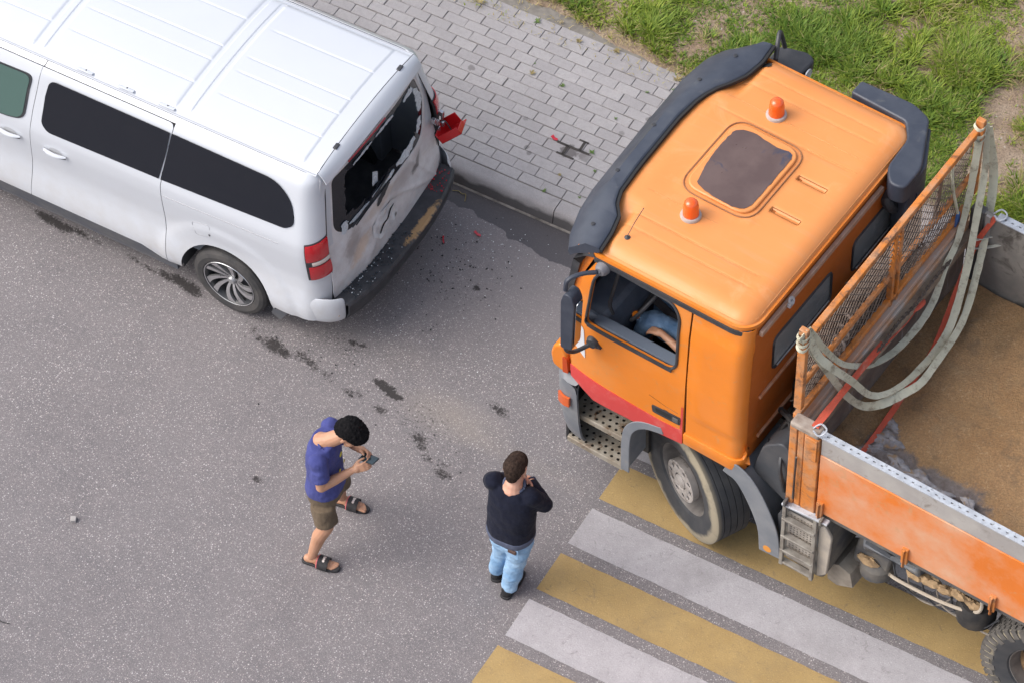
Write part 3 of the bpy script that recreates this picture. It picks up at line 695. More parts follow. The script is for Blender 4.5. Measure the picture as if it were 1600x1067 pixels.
# windscreen, bonnet, nose
ws = np.linspace(-1, 1, 11)
b = MB(); b.grid(np.linspace(0, 1, 8), ws, lambda t, v: (-2.85 - .78 * t + .10 * v * v * (1 + t), v * (.70 + .14 * t), 1.90 - .62 * t - .02 * v * v)); obj('windscreen', b, BLK_GLASS, van, out=(-.6, 0, 1))
b = MB(); b.grid(np.linspace(0, 1, 8), ws, lambda t, v: (-3.60 - .52 * t + .12 * v * v, v * (.86 - .03 * t), 1.265 - .20 * t - .10 * t * t - .03 * v * v)); obj('bonnet', b, WHITE, van, out=(0, 0, 1))
b = MB(); b.grid(np.linspace(0, 1, 8), ws, lambda t, v: (-4.09 - .08 * math.sin(t * 3.1) + .16 * v * v, v * .86, .95 - .67 * t)); obj('front_bumper', b, WHITE_D, van, out=(-1, 0, 0))
b = MB(); b.grid((-3.3, -2.7), ws, lambda u, v: (u, v * .8, .9)); obj('dashboard', b, DARK_IN, van)
for s in (-1, 1):
    b = MB(); b.tube([(-2.95, s * .93, 1.30), (-2.97, s * 1.0, 1.31)], .02, 8); b.box((-3.03, s * 1.09 - .10, 1.26), (-2.93, s * 1.09 + .10, 1.44)); obj('wing_mirror', b, WHITE, van, bevel=.03)

# tailgate
WIN = rpoly([(-.60, 1.735), (.60, 1.735), (.70, 1.42), (.585, 1.10), (-.53, 1.09), (-.675, 1.22)], [.05, .05, .10, .12, .16, .10], 6)
def gate_x(y, z, dent=True):
    x = float(np.interp(z, [.48, .55, .70, .95, 1.08, 1.2, 1.74, 1.80, 1.84, 1.866], [.962, .972, .975, .955, .930, .915, .872, .868, .845, .800]))
    x -= .060 * (abs(y) / .78) ** 3
    if dent and z < 1.12:
        k = min(1, (1.12 - z) / .14)
        x -= k * (.040 * math.exp(-(((y - .22) / .30) ** 2 + ((z - .82) / .20) ** 2)) + .022 * math.exp(-(((y + .42) / .17) ** 2 + ((z - .86) / .17) ** 2)) + .03 * math.exp(-(((y - .60) / .12) ** 2 + ((z - .95) / .18) ** 2)))
        r1 = (y - .22) * .6 + (z - .82); x += k * .015 * math.exp(-abs(r1) / .02) * math.exp(-((y - .3) / .4) ** 2)
        r2 = (y + .2) * -.9 + (z - .78); x += k * .011 * math.exp(-abs(r2) / .02)
        r3 = (y - .52) * 1.5 + (z - .8); x += k * .014 * math.exp(-abs(r3) / .022)
        x += k * .005 * math.sin(9 * y + 7 * z) * math.sin(11 * z - 3 * y)
    return x
G = rpoly([(-.775, .50), (.775, .50), (.80, .62), (.775, 1.30), (.715, 1.80), (.66, 1.862), (-.66, 1.862), (-.715, 1.80), (-.775, 1.30), (-.80, .62)], [.04, .04, .05, .3, .05, .05, .05, .05, .3, .05], 4)
lo = [p for p in G]
b = MB(); b.panel(G, lambda u, v: (gate_x(u, v), u, v), holes=[WIN], step=.022, bstep=.03)
gate = obj('tailgate', b, SCRAPED, van, sharp=50, solid=.006, out=(1, 0, 0))
gate['label'] = 'dented tailgate smeared with orange paint'
# clean upper part and spoiler lip are painted white: slightly proud skin above the window and pillars
up = [(-.785, 1.12), (-.70, 1.12), (-.695, 1.22), (-.62, 1.752), (.62, 1.752), (.715, 1.42), (.66, 1.12), (.785, 1.12), (.775, 1.30), (.715, 1.80), (.66, 1.862), (-.66, 1.862), (-.715, 1.80), (-.775, 1.30)]
b = MB(); b.panel(up, lambda u, v: (gate_x(u, v) + .0025, u, v), step=.05); obj('gate_frame', b, WHITE, gate, sharp=50, out=(1, 0, 0))
b = MB(); b.grid(np.linspace(-.695, .695, 24), np.linspace(0, 1, 7), lambda u, t: (.795 + .11 * t - .035 * (abs(u) / .69) ** 2.5 * t, u, roof_z(.79, min(.64, abs(u)) ) - .008 * max(0, (abs(u) - .6) / .09) - .014 * t - .075 * t * t)); b2 = obj('spoiler', b, WHITE, gate, solid=.012, out=(0, 0, 1))
b = MB(); b.grid(np.linspace(-.40, .10, 12), (0, 1), lambda u, t: (.906 - .012 * (1 - t) - .03 * (u / .6) ** 2, u, 1.760 + .026 * t)); obj('brake_light', b, RED_L, gate, solid=.012, out=(1, 0, .3))
for yy in (-.42, .50):
    b = MB(); b.box((.775, yy - .03, roof_z(.79, yy) - .004), (.81, yy + .03, roof_z(.79, yy) + .009)); obj('hinge', b, BLACK_TRIM, gate, bevel=.006)
b = MB(); b.tube([(.793, v, roof_z(.79, min(.64, abs(v))) - .001 - .009 * max(0, (abs(v) - .6) / .1)) for v in np.linspace(-.70, .70, 24)], .0032, 6); obj('gate_seam', b, SEAM, gate)
for s_ in (-1, 1): b = MB(); b.tube([flank(.962, z, .002, s_) for z in np.r_[np.linspace(.66, .86, 5), np.linspace(.9, 1.80, 16)]], .0035, 6); obj('gate_seam', b, SEAM, gate)
# window: black frame band with a jagged hole, crushed glass along the edges
C = np.array([.01, 1.42])
rj = random.Random(5)
def jag(P, ins, amp):
    out = []
    for (u, v), i in zip(resample(P, .035), range(999)):
        d = C - np.array((u, v)); L = np.hypot(*d); t = ins(u, v) + rj.uniform(-amp, amp); out.append((u + d[0] / L * t, v + d[1] / L * t))
    return out
HOLE = jag(WIN, lambda u, v: .070 + (.09 if u < -.42 else 0) + (.045 if v < 1.2 else 0) + (.02 if v > 1.7 and u > .3 else 0), .014)
b = MB(); b.panel(WIN, lambda u, v: (gate_x(u, v, False) - .004, u, v), holes=[HOLE], step=.035, bstep=.035)
wf = obj('rear_window', b, BLK_GLASS, gate, solid=.005, out=(1, 0, 0)); wf['label'] = 'shattered rear window with a jagged hole'
def gl(pts, off=.004, nm='crushed_glass_strip'):
    b = MB(); b.panel(pts, lambda u, v: (gate_x(u, v, False) + off + rj.uniform(-.003, .003), u, v), step=.03); return obj(nm, b, CRUSHED, wf, sharp=5, solid=.004, out=(1, 0, 0))
def streak(path, w, rough=.5):
    L, Rr = [], []; P = [np.array(p) + (np.array((.01, 1.42)) - np.array(p)) * np.array((.055, .10)) for p in path]
    P2 = []
    for i in range(len(P) - 1):
        for k in range(5): P2.append(P[i] * (1 - k / 5) + P[i + 1] * k / 5)
    P2.append(P[-1])
    for i, p in enumerate(P2):
        d = P2[min(i + 1, len(P2) - 1)] - P2[max(i - 1, 0)]; n_ = np.array((-d[1], d[0])) / (np.hypot(*d) + 1e-9); e = math.sin(math.pi * (i + .3) / len(P2)) ** .5
        L.append(tuple(p + n_ * w * 1.7 * e * rj.uniform(1 - rough, 1))); Rr.append(tuple(p - n_ * w * 1.7 * e * rj.uniform(1 - rough, 1)))
    return L + Rr[::-1]
gl(streak([(-.60, 1.20), (-.585, 1.13), (-.555, 1.12)], .036)); gl(streak([(-.53, 1.125), (-.40, 1.115), (-.25, 1.12)], .014)); gl(streak([(-.20, 1.13), (-.02, 1.125), (.14, 1.13)], .017)); gl(streak([(.18, 1.14), (.36, 1.135), (.50, 1.17)], .030))
gl(streak([(.55, 1.17), (.60, 1.24), (.625, 1.30)], .024)); gl(streak([(.60, 1.66), (.645, 1.55), (.655, 1.42), (.64, 1.36)], .036)); gl(streak([(.42, 1.69), (.53, 1.705), (.585, 1.68)], .022)); gl(streak([(-.36, 1.695), (-.2, 1.70), (-.08, 1.70)], .010)); gl(streak([(-.02, 1.70), (.12, 1.705), (.25, 1.695)], .011)); gl([(-.12, 1.20), (-.05, 1.19), (-.03, 1.28), (-.09, 1.33), (-.11, 1.25)], -.03)
# wiper, licence recess
b = MB(); b.tube([(.93, -.50, 1.13), (.93, -.2, 1.15), (.925, .05, 1.19)], .009, 6); b.tube([(.94, -.46, 1.118), (.94, -.02, 1.16)], .006, 6); obj('rear_wiper', b, BLACK_TRIM, gate)
b = MB(); b.panel(streak([(-.17, .99), (-.08, 1.03), (.05, 1.075)], .022, .3), lambda u, v: (gate_x(u, v) + .004, u, v), step=.03); obj('torn_emblem_slot', b, BLACK_TRIM, gate, out=(1, 0, 0))
pl = [(-.26, .90), (-.16, .95), (.02, .93), (.09, .86), (.10, .72), (-.02, .66), (-.20, .70), (-.27, .78)]
b = MB(); b.panel(pl, lambda u, v: (gate_x(u, v) + .006 + .008 * math.sin(25 * u) * math.sin(31 * v), u, v), step=.03); obj('plate_recess', b, M('crumpled_white_plastic', (0.66, 0.67, 0.70), (0.5, 0.5, 0.52), 18, .45, bump=.6, bscale=40), gate, sharp=12, out=(1, 0, 0))
b = MB(); pts = [(gate_x(u, v) + .012, u, v) for u, v in [(-.20, .765), (-.13, .80), (-.06, .795), (.0, .84), (.05, .85)]]; b.tube(smooth_path(pts, 4), .006, 5); obj('plate_crack', b, SEAM, gate)

# tail lights on the rear corners
def lamp_patch(sgn, t0, t1, z0, z1, off, name, mat, par, slant=0.03):
    b = MB(); b.grid(np.linspace(t0, t1, 13), np.linspace(0, 1, 7), lambda t, v: flank(t, z0 + (z1 - z0) * v + slant * (t - .85) / .15, off + .012 * math.sin(math.pi * (.04 + .92 * v)) ** .5, sgn))
    return obj(name, b, mat, par, solid=.02, out=(1, sgn, 0))
tl = empty('tail_light', (0, 0, 0)); tl.parent = van
lamp_patch(-1, .775, .962, .862, 1.285, .001, 'lamp_housing', BLACK_TRIM, tl)
lamp_patch(-1, .783, .955, 1.10, 1.275, .010, 'lamp_lens', RED_L, tl); lamp_patch(-1, .820, .958, 1.045, 1.092, .010, 'reverse_lens', LAMP_W, tl); lamp_patch(-1, .795, .957, .875, 1.036, .012, 'lamp_lens', RED_L, tl)
tr = empty('tail_light', (0, 0, 0)); tr.parent = van; tr['label'] = 'smashed right tail light'
lamp_patch(1, .715, .962, .862, 1.285, .001, 'lamp_housing', DARK_IN, tr); lamp_patch(1, .74, .955, 1.11, 1.275, .012, 'lamp_lens', RED_L, tr)
rj2 = random.Random(3); BRK = M('broken_chrome', (.55, .55, .58), None, rough=.2, metal=.8)
for k in range(7):
    yy, z_ = .80 + rj2.uniform(-.04, .06), .96 + rj2.uniform(0, .14); b = MB(); b.box((.89 + rj2.uniform(0, .03), yy, z_), (.915 + rj2.uniform(0, .03), yy + .03, z_ + .05), mat=Matrix.Rotation(rj2.uniform(-.05, .05), 4, 'X')); obj('broken_reflector', b, BRK, tr, bevel=.003)
hl = MB(); Tm = Matrix.Translation((1.03, .86, .94)) @ Matrix.Rotation(R(28), 4, 'Z') @ Matrix.Rotation(R(-38), 4, 'Y') @ Matrix.Rotation(R(-15), 4, 'X')
def hbox(lo, hi, mi=0): hl.box(lo, hi, mi, Tm)
hbox((-.10, -.10, 0), (.10, .10, .012)); hbox((-.10, -.10, 0), (-.09, .10, .10)); hbox((-.10, -.10, 0), (.10, -.09, .075)); hbox((-.10, .09, 0), (.06, .10, .11)); hbox((.09, -.10, 0), (.10, .03, .05))
hm = obj('hanging_lamp_shell', hl, RED_D, tr, bevel=.006)
b = MB(); b.tube(smooth_path([(.90, .80, 1.02), (.95, .84, 1.05), (1.0, .85, .97), (1.02, .85, .94)], 4), .006, 5); obj('lamp_cable', b, BLACK_TRIM, tr)
b = MB(); b.box((.86, .76, .74), (.90, .83, .95)); obj('torn_foam', b, SEAM, tr, bevel=.01)

# rear bumper: white ends, black step in the middle
def bump_face(y): return 1.150 - .095 * (abs(y) / .78) ** 3
ys_ = np.linspace(-.80, .80, 34)
prof_b = [(0.0, .555, 1), (.0, .553, 0), (-.012, .50, 0), (-.03, .42, 0), (-.075, .36, 0)]
b = MB(); b.grid(ys_, range(6), lambda y, j: [(gate_x(y, .52) - .03, y, .557), (bump_face(y) - .018, y, .566), (bump_face(y), y, .545), (bump_face(y) - .006, y, .45), (bump_face(y) - .035, y, .375), (bump_face(y) - .16, y, .33)][j])
q = NT('black_bumper_plastic'); co = q.co('Object'); xyz = q.sep(co)
c = q.mix(q.map(q.noise(co, 10, 6, .7), .35, .7), (0.022, 0.024, 0.030), (0.055, 0.057, 0.065))
u = q.math('DIVIDE', q.math('SUBTRACT', xyz[1], .20), .25); v = q.math('DIVIDE', q.math('SUBTRACT', xyz[0], 1.115), .035); d = q.math('SQRT', q.math('ADD', q.math('MULTIPLY', u, u), q.math('MULTIPLY', v, v)))
c = q.mix(q.math('MULTIPLY', q.map(q.math('ADD', d, q.map(q.noise(co, 16, 6, .75), .2, .8, -.7, .7)), .7, 1.15, .9, 0), q.map(xyz[2], .53, .55)), c, (0.42, 0.26, 0.12))
q.bump(q.noise(co, 200, 3), .2, .002)
bum = obj('rear_bumper', b, q.base(c, .5), van, sharp=30, solid=.01, out=(1, 0, 1))
for sgn in (-1, 1):
    P = [(.445, .962), (.62, .968), (.80, .956), (.91, .915), (.985, .862), (1.018, .80)]
    def bc(i, j):
        x_, y_ = P[i]; k = i / 5
        z_ = [.54 + .135 * min(1, k * 2.2) - .055 * k, .48 + .125 * min(1, k * 2.2) - .02 * k, .44 + .06 * min(1, k * 2), .39, .35 + .0 * k, .31 + .02 * k][j]; ins = [.028, .006, 0, .006, .03, .08][j]; c0 = np.array([.55, .55]); d_ = np.array([x_, y_]) - c0; d_ /= np.hypot(*d_)
        return (x_ - d_[0] * ins, sgn * (y_ - d_[1] * ins), z_)
    b = MB(); b.grid(range(6), range(6), bc); o = obj('bumper_corner', b, WHITE_D, bum, sharp=60, solid=.008, out=(1, sgn, 0)); sb = o.modifiers.new('sub', 'SUBSURF'); sb.levels = sb.render_levels = 2; o.modifiers.move(1, 0)
b = MB(); b.lathe([(0, .003), (.008, .002), (.009, 0)], Matrix.Translation((.99, -.868, .47)) @ Matrix.Rotation(R(60), 4, 'Z') @ Matrix.Rotation(R(90), 4, 'X'), 10); obj('parking_sensor', b, LAMP_W, bum)
# inside: floor, walls and seats seen through the broken window
b = MB(); b.box((-2.6, -.80, .42), (.84, .80, .46)); obj('cabin_floor', b, M('charcoal_carpet', (.07, .075, .085), (.12, .125, .135), 9, .9), van)
for s_ in (-1, 1): b = MB(); b.box((-2.6, min(s_ * .84, s_ * .82), .46), (.80, max(s_ * .84, s_ * .82), 1.25)); b.box((-.45, min(s_ * .82, s_ * .66), .46), (.45, max(s_ * .82, s_ * .66), .82)); obj('side_lining', b, M('blue_grey_lining', (.22, .245, .28), (.27, .29, .32), 6, .7), van, bevel=.02)
b = MB(); b.grid(np.linspace(-2.6, .80, 3), np.linspace(-.68, .68, 5), lambda u, v: (u, v, 1.86 - .05 * v * v)); obj('headliner', b, M('grey_headliner', (.3, .3, .31), None, rough=.9), van)
for sgn in (-1, 1):
    b = MB(); b.panel([(-1.6, 1.25), (.78, 1.25), (.74, 1.80), (-1.6, 1.82)], lambda u, v: (u, sgn * (hw(v) - .03), v), step=.15); obj('inner_trim', b, M('inner_trim_dark', (.36, .39, .44), None, rough=.7), van)
for row, xx in enumerate((.12, -.85)):
    for k, yy in enumerate((-.52, 0, .52)):
        st_ = empty('seat', (0, 0, 0)); st_.parent = van
        b = MB(); b.box((xx + .0, yy - .24, .80), (xx + .13, yy + .24, 1.36), mat=Matrix.Translation((xx, 0, .8)) @ Matrix.Rotation(R(10), 4, 'Y') @ Matrix.Translation((-xx, 0, -.8))); obj('backrest', b, SEAT_F, st_, bevel=.05, bseg=3)
        b = MB(); b.box((xx + .11, yy - .13, 1.39), (xx + .20, yy + .13, 1.56)); obj('headrest', b, SEAT_F, st_, bevel=.035, bseg=3)
        b = MB(); b.box((xx - .45, yy - .24, .66), (xx + .05, yy + .24, .80)); obj('cushion', b, SEAT_F, st_, bevel=.04, bseg=3)

# wheels
def tyre_prof(r, rim, w):
    h = w / 2; return [(rim, -h * .80), (rim + .012, -h * .94), ((r + rim) / 2, -h), (r - .025, -h * .90), (r - .006, -h * .72), (r, -h * .4), (r, h * .4), (r - .006, h * .72), (r - .025, h * .90), ((r + rim) / 2, h), (rim + .012, h * .94), (rim, h * .80)]
def van_wheel(loc, sgn):
    w = empty('wheel', loc); w.parent = van; w.rotation_euler = (R(90) if sgn < 0 else R(-90), 0, 0)      # local +Z points outwards
    b = MB(); b.lathe(tyre_prof(.345, .232, .225), n=64, caps=False); obj('tyre', b, RUBBER, w, sharp=25)
    b = MB(); b.lathe([(.05, .02), (.205, .02), (.226, .085), (.236, .098), (.232, .104), (.222, .102), (.212, .085), (.206, .035), (.19, -.05), (.19, -.1)], n=48); rim = obj('rim', b, RIM_D, w, sharp=30)
    b = MB(); b.lathe([(.222, .100), (.233, .1065), (.236, .103), (.230, .097)], n=56, caps=False); obj('rim_lip', b, RIM_S, rim)
    for k in range(5):
        for m_, (sw, ro) in enumerate(((.34, 0), (.22, .66))):
            a0 = 2 * math.pi * k / 5 + .5
            P = []
            for side in (0, 1):
                for i in range(9):
                    t = i / 8; rr = .040 + (.226 - .040) * t; aa = a0 + ro + (sw * t ** 1.3) * 1.5
                    wd = (.011 + .024 * t * t if m_ == 0 else .009 + .016 * t); P.append((rr, aa, wd, t))
            b = MB(); Lp = []; Rp = []
            for i in range(9):
                rr, aa, wd, t = P[i]; zc = .092 - .045 * (1 - t) ** 2 + .006
                cxy = np.array((rr * math.cos(aa), rr * math.sin(aa))); n_ = np.array((-math.sin(aa), math.cos(aa)))
                Lp.append((*(cxy + n_ * wd), zc)); Rp.append((*(cxy - n_ * wd), zc))
            vs2 = Lp + Rp + [(a, b_, z - .02) for a, b_, z in Lp + Rp]
            fs = []
            for i in range(8):
                fs += [(i, i + 1, 9 + i + 1, 9 + i), (i, 18 + i, 18 + i + 1, i + 1), (9 + i, 9 + i + 1, 27 + i + 1, 27 + i)]
            b.add(vs2, fs); obj('spoke', b, RIM_S, rim, sharp=30, out=None)
    b = MB(); b.lathe([(0, .075), (.026, .074), (.034, .066), (.038, .05)], n=20); obj('hub_cap', b, M('hub_grey', (.35, .35, .36), None, rough=.35, metal=.5), rim)
    for k in range(5):
        a = 2 * math.pi * k / 5 + .8; b = MB(); b.lathe([(0, .058), (.009, .057), (.010, .03)], Matrix.Translation((.062 * math.cos(a), .062 * math.sin(a), 0)), 8); obj('wheel_nut', b, SEAM, rim)
    return w
for x_ in (0, -3.275):
    for s in (-1, 1): van_wheel((x_, s * .835, .345), s)
# ================================================================= TRUCK
def orange_paint(name, c, worn=(0.42, 0.26, 0.13), lo=.60, hi=.72, dust=None, dl=.5, dh=.75, dsc=1.6, rough=.38, rust=None, coat=.25):
    q = NT(name); co = q.co('Object')
    col = q.mix(q.map(q.noise(co, 1.3, 5, .6), .3, .7), c, tuple(k * .86 for k in c))
    if dust: col = q.mix(q.map(q.noise(co, dsc, 6, .65), dl, dh, 0, .75), col, dust)
    col = q.mix(q.map(q.noise(co, 9, 8, .75, .8), lo, hi, 0, .6), col, worn)
    if rust:
        col = q.mix(q.map(q.noise(co, 7, 8, .75, 1.0), .54, .66, 0, .85), col, rust)
        q.bump(q.noise(co, 30, 5), .3, .004)
    return q.base(col, q.map(q.noise(co, 4, 4), .3, .7, rough - .08, rough + .15), 0, coat)
OR = orange_paint('orange_cab_paint', (0.74, 0.215, 0.018), dust=(0.60, 0.26, 0.08), dl=.50, dh=.78, lo=.58, hi=.72)
OR_B = orange_paint('orange_cab_paint_shaded', (0.52, 0.135, 0.018), lo=.58, hi=.75, rough=.5, coat=.05)  # cab orange darkened: the rear wall's shade is painted into the colour
# roof: fading and sky sheen both painted in as paler orange, with water marks
q = NT('sky_paled_orange_roof'); co = q.co('Object')
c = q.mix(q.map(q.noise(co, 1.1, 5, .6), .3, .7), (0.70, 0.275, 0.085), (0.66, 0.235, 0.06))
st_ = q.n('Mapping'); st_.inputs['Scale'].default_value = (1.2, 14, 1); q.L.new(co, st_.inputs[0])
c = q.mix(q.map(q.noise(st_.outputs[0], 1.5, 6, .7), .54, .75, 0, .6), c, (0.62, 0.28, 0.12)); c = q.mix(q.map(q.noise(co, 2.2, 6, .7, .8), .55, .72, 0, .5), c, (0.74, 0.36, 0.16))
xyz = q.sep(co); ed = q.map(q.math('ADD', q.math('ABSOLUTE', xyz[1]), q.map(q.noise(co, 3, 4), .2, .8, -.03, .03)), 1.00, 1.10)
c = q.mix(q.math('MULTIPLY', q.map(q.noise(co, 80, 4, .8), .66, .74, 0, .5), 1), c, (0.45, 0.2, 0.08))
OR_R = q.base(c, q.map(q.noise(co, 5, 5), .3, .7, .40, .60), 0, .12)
OR_D = orange_paint('dusty_orange_bed_paint', (0.66, 0.17, 0.02), dust=(0.56, 0.38, 0.27), dl=.40, dh=.66, rust=None, lo=.56, hi=.70, rough=.6, coat=0)
OR_X = orange_paint('rusty_orange_steel', (0.58, 0.19, 0.03), worn=(0.22, 0.12, 0.07), lo=.5, hi=.62, dust=(0.40, 0.28, 0.19), dl=.45, dh=.7, dsc=5, rust=(0.075, 0.045, 0.034), rough=.7, coat=0)
RED_F = orange_paint('faded_red_paint', (0.60, 0.055, 0.050), worn=(0.62, 0.20, 0.17), lo=.52, hi=.75, rough=.45)
NAVY_PL = M('dark_blue_grey_plastic', (0.032, 0.039, 0.058), (0.052, 0.060, 0.080), 4, 0.42, c3=(.10, .105, .11), s3=6, lo3=.6, hi3=.8)
GREY_PL = M('grey_bumper_plastic', (0.155, 0.165, 0.185), (0.21, 0.215, 0.225), 5, 0.55, c3=(.26, .24, .20), s3=9, lo3=.6, hi3=.75)
DUSTY = M('dusty_dark_steel', (0.075, 0.075, 0.080), (0.16, 0.145, 0.125), 5, 0.75, bump=.3, bscale=60)
BLACK_G = M('greasy_black_steel', (0.018, 0.018, 0.02), (0.05, 0.045, 0.04), 8, 0.6)
STEP_M = M('dirty_aluminium', (0.40, 0.365, 0.31), (0.26, 0.215, 0.16), 7, 0.55, 0.35, c3=(.16, .09, .05), s3=11, lo3=.57, hi3=.67)
GALV = M('galvanised_steel', (0.50, 0.53, 0.58), (0.36, 0.38, 0.42), 12, 0.5, 0.25, c3=(.24, .25, .28), s3=30)
GREYP = M('grey_board_paint', (0.30, 0.28, 0.27), (0.38, 0.36, 0.34), 3, 0.7, c3=(.20, .17, .15), s3=8, lo3=.56, hi3=.72)
q = NT('dirty_inner_board'); co = q.co('Object'); sc_ = q.n('Mapping'); sc_.inputs['Scale'].default_value = (14, 14, 1.2); q.L.new(co, sc_.inputs[0])
c = q.mix(q.map(q.noise(co, 2.5, 6, .7), .35, .65), (0.105, 0.085, 0.078), (0.22, 0.19, 0.165)); c = q.mix(q.map(q.noise(sc_.outputs[0], 1.0, 5, .7), .60, .70, 0, .7), c, (0.36, 0.36, 0.37)); q.bump(q.noise(co, 25, 5), .3, .006)
INNER = q.base(c, .8)
INNER_R = M('weathered_grey_inner_board', (0.20, 0.19, 0.175), (0.30, 0.28, 0.25), 3, 0.8, c3=(.10, .09, .08), s3=6, lo3=.52, hi3=.66, bump=.2)
WOOD = M('weathered_timber', (0.27, 0.215, 0.16), (0.16, 0.12, 0.09), 9, 0.85, bump=.5, bscale=80)
CABGL = NT('dusty_rear_glass'); co = CABGL.co('Object'); CABGLM = CABGL.base(CABGL.mix(CABGL.map(CABGL.noise(co, 5, 7, .75), .50, .64, 0, .45), (0.27, 0.29, 0.30), (0.48, 0.50, 0.50)), .2, 0, 0, .6)
AMBER = NT('amber_beacon_plastic').base((0.80, 0.11, 0.012), 0.18, 0, .5); AMBER.node_tree.nodes['Principled BSDF'].inputs['Subsurface Weight'].default_value = .15
BEIGE = NT('beacon_base_grey').base((0.42, 0.38, 0.36), .5)
q = NT('truck_tyre_rubber'); co = q.co('Object'); xyz = q.sep(co); rr = q.math('SQRT', q.math('ADD', q.math('MULTIPLY', xyz[0], xyz[0]), q.math('MULTIPLY', xyz[1], xyz[1])))
side_f = q.math('MULTIPLY', q.map(xyz[2], .10, .145), q.map(q.math('ADD', rr, q.map(q.noise(co, 6, 5), .3, .7, -.03, .03)), .425, .465))
rimsel = None
c = q.mix(q.map(q.noise(co, 9, 5), .3, .7), (0.030, 0.033, 0.040), (0.055, 0.056, 0.060)); c = q.mix(q.math('MULTIPLY', side_f, q.map(q.noise(co, 4, 6, .7), .25, .5, .35, 1.0)), c, (0.30, 0.26, 0.19))
q.bump(q.noise(co, 60, 4), .2, .004); T_RUB = q.base(c, .75)
HUBM = M('dusty_wheel_steel', (0.42, 0.39, 0.37), (0.29, 0.265, 0.25), 8, 0.6, 0.2, c3=(.14, .12, .11), s3=16, lo3=.55, hi3=.68)

TR = Matrix.Translation((.75, 1.2, 0)) @ Matrix.Rotation(R(-5), 4, 'Z')
truck = empty('truck', (.75, 1.2, 0), R(-5), 'orange dropside truck with amber roof beacons carrying wet sand', 'truck')
def ycab(z): return float(np.interp(z, [1.2, 1.35, 2.0, 2.5, 2.86], [1.155, 1.165, 1.165, 1.145, 1.105]))
XR, RC = .585, .085                                       # rear wall, corner radius
# ---- roof
def roof_pt(u, v):
    """superelliptic edge: u along x, v across"""
    ex_ = max(0, (u - (XR - .15)) / .15); ey_ = max(0, (abs(v) - .95) / .155); e = (min(1, ex_) ** 2.2 + min(1, ey_) ** 2.2)
    r_ = min(1, e ** (1 / 2.2)); z = 2.945 - .012 * (v / 1.0) ** 2 - .095 * (1 - math.sqrt(max(0, 1 - r_ ** 2)))
    if ex_ > 0 and ey_ > 0:                              # round the plan corner
        cx, cy = XR - .15, .95; dx, dy = (u - cx) / .15, (abs(v) - cy) / .155; m_ = max(dx, dy); L = math.hypot(dx, dy)
        if L > 0: u = cx + .15 * dx / L * m_ ; v = math.copysign(cy + .155 * dy / L * m_, v); r_ = m_; z = 2.933 - .095 * (1 - math.sqrt(max(0, 1 - r_ ** 2)))
    if -.72 < u < .42 and abs(v) < 1.0:
        for yy in (-.82, -.70, .78, .90, .46): z -= .0045 * math.exp(-((v - yy) / .010) ** 2) * min(1, (u + .72) / .05, (.42 - u) / .05)
    for yy in (-.145, .205):                              # pressed slots
        du = max(0, abs(u - .25) - .11); dv = max(0, abs(v - yy) - .012)
        z -= .020 * math.exp(-(max(du, 0) / .008) ** 2 - (dv / .008) ** 2)
    d = max(abs(u + .225) - .30, abs(v - .045) - .385)       # plinth round the hatch
    z += .006 * max(0, min(1, (.03 - d) / .03))
    z -= .045 * max(0, min(1, (abs(v) - .58) / .14)) * max(0, min(1, (-.62 - u) / .06))
    if u < -.70: z -= .05 * ((-.70 - u) / .22) ** 2
    return (u, v, z)
us = np.unique(np.round(np.r_[np.linspace(-.92, XR - .15, 66), XR - .15 + .15 * np.sin(np.linspace(0, R(90), 10)), [.13, .135, .14, .15, .35, .36, .365, .37]], 4))
vs_ = np.unique(np.round(np.r_[np.linspace(-.95, .95, 80), .95 + .155 * np.sin(np.linspace(0, R(90), 10)), -.95 - .155 * np.sin(np.linspace(0, R(90), 10)), *[np.array([-.02, -.01, 0, .01, .02]) + y for y in (-.82, -.70, .78, .90, -.145, .205, .46)]], 4))
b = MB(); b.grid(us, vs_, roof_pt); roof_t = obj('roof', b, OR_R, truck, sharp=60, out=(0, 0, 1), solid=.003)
# gutter under the roof edge: bright lip then black rubber strip
def edge_path(z, off, x0=-.84, back=True, sgn=-1):
    P = [(x, sgn * (1.105 + off), z) for x in np.linspace(x0, XR - .15, 14)] + [(XR - .15 + (.15 + off) * math.sin(t), sgn * (.955 + (.15 + off) * math.cos(t)), z) for t in np.linspace(0, R(90), 8)]
    return P
full = edge_path(2.848, .004) + edge_path(2.848, .004, sgn=1)[::-1]
b = MB(); b.ribbon(full, .035, .02, (0, 0, 1)); obj('roof_gutter', b, OR, roof_t)
for sgn in (-1, 1):
    P = edge_path(2.808, .010, -.70, sgn=sgn)[:-3]; b = MB(); b.ribbon(P, .042, .03, (0, 0, 1)); obj('rubber_strip', b, BLACK_TRIM, roof_t)
# hatch
b = MB(); rim = rpoly([(-.50, -.315), (.05, -.315), (.05, .405), (-.50, .405)], .13, 7); b.prism(rim, lambda u, v, w: (u, v, w), 2.945, 2.972)
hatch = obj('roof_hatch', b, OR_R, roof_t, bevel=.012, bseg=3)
b = MB(); b.tube([(u, v, 2.953) for u, v in rpoly([(-.53, -.345), (.08, -.345), (.08, .435), (-.53, .435)], .15, 7)], .006, 6, closed=True); obj('hatch_seal', b, M('hatch_seal_brown', (.28, .12, .05), None, rough=.6), roof_t)
rjj = random.Random(8); hp = [(a + rjj.uniform(-.0035, .0035), c_ + rjj.uniform(-.0035, .0035)) for a, c_ in resample(rpoly([(-.42, -.265), (-.465, -.02), (-.475, .18), (-.46, .33), (-.33, .365), (-.14, .335), (-.01, .355), (.02, .31), (.02, -.02), (.01, -.265), (-.08, -.305), (-.28, -.295)], .05, 3), .03)]
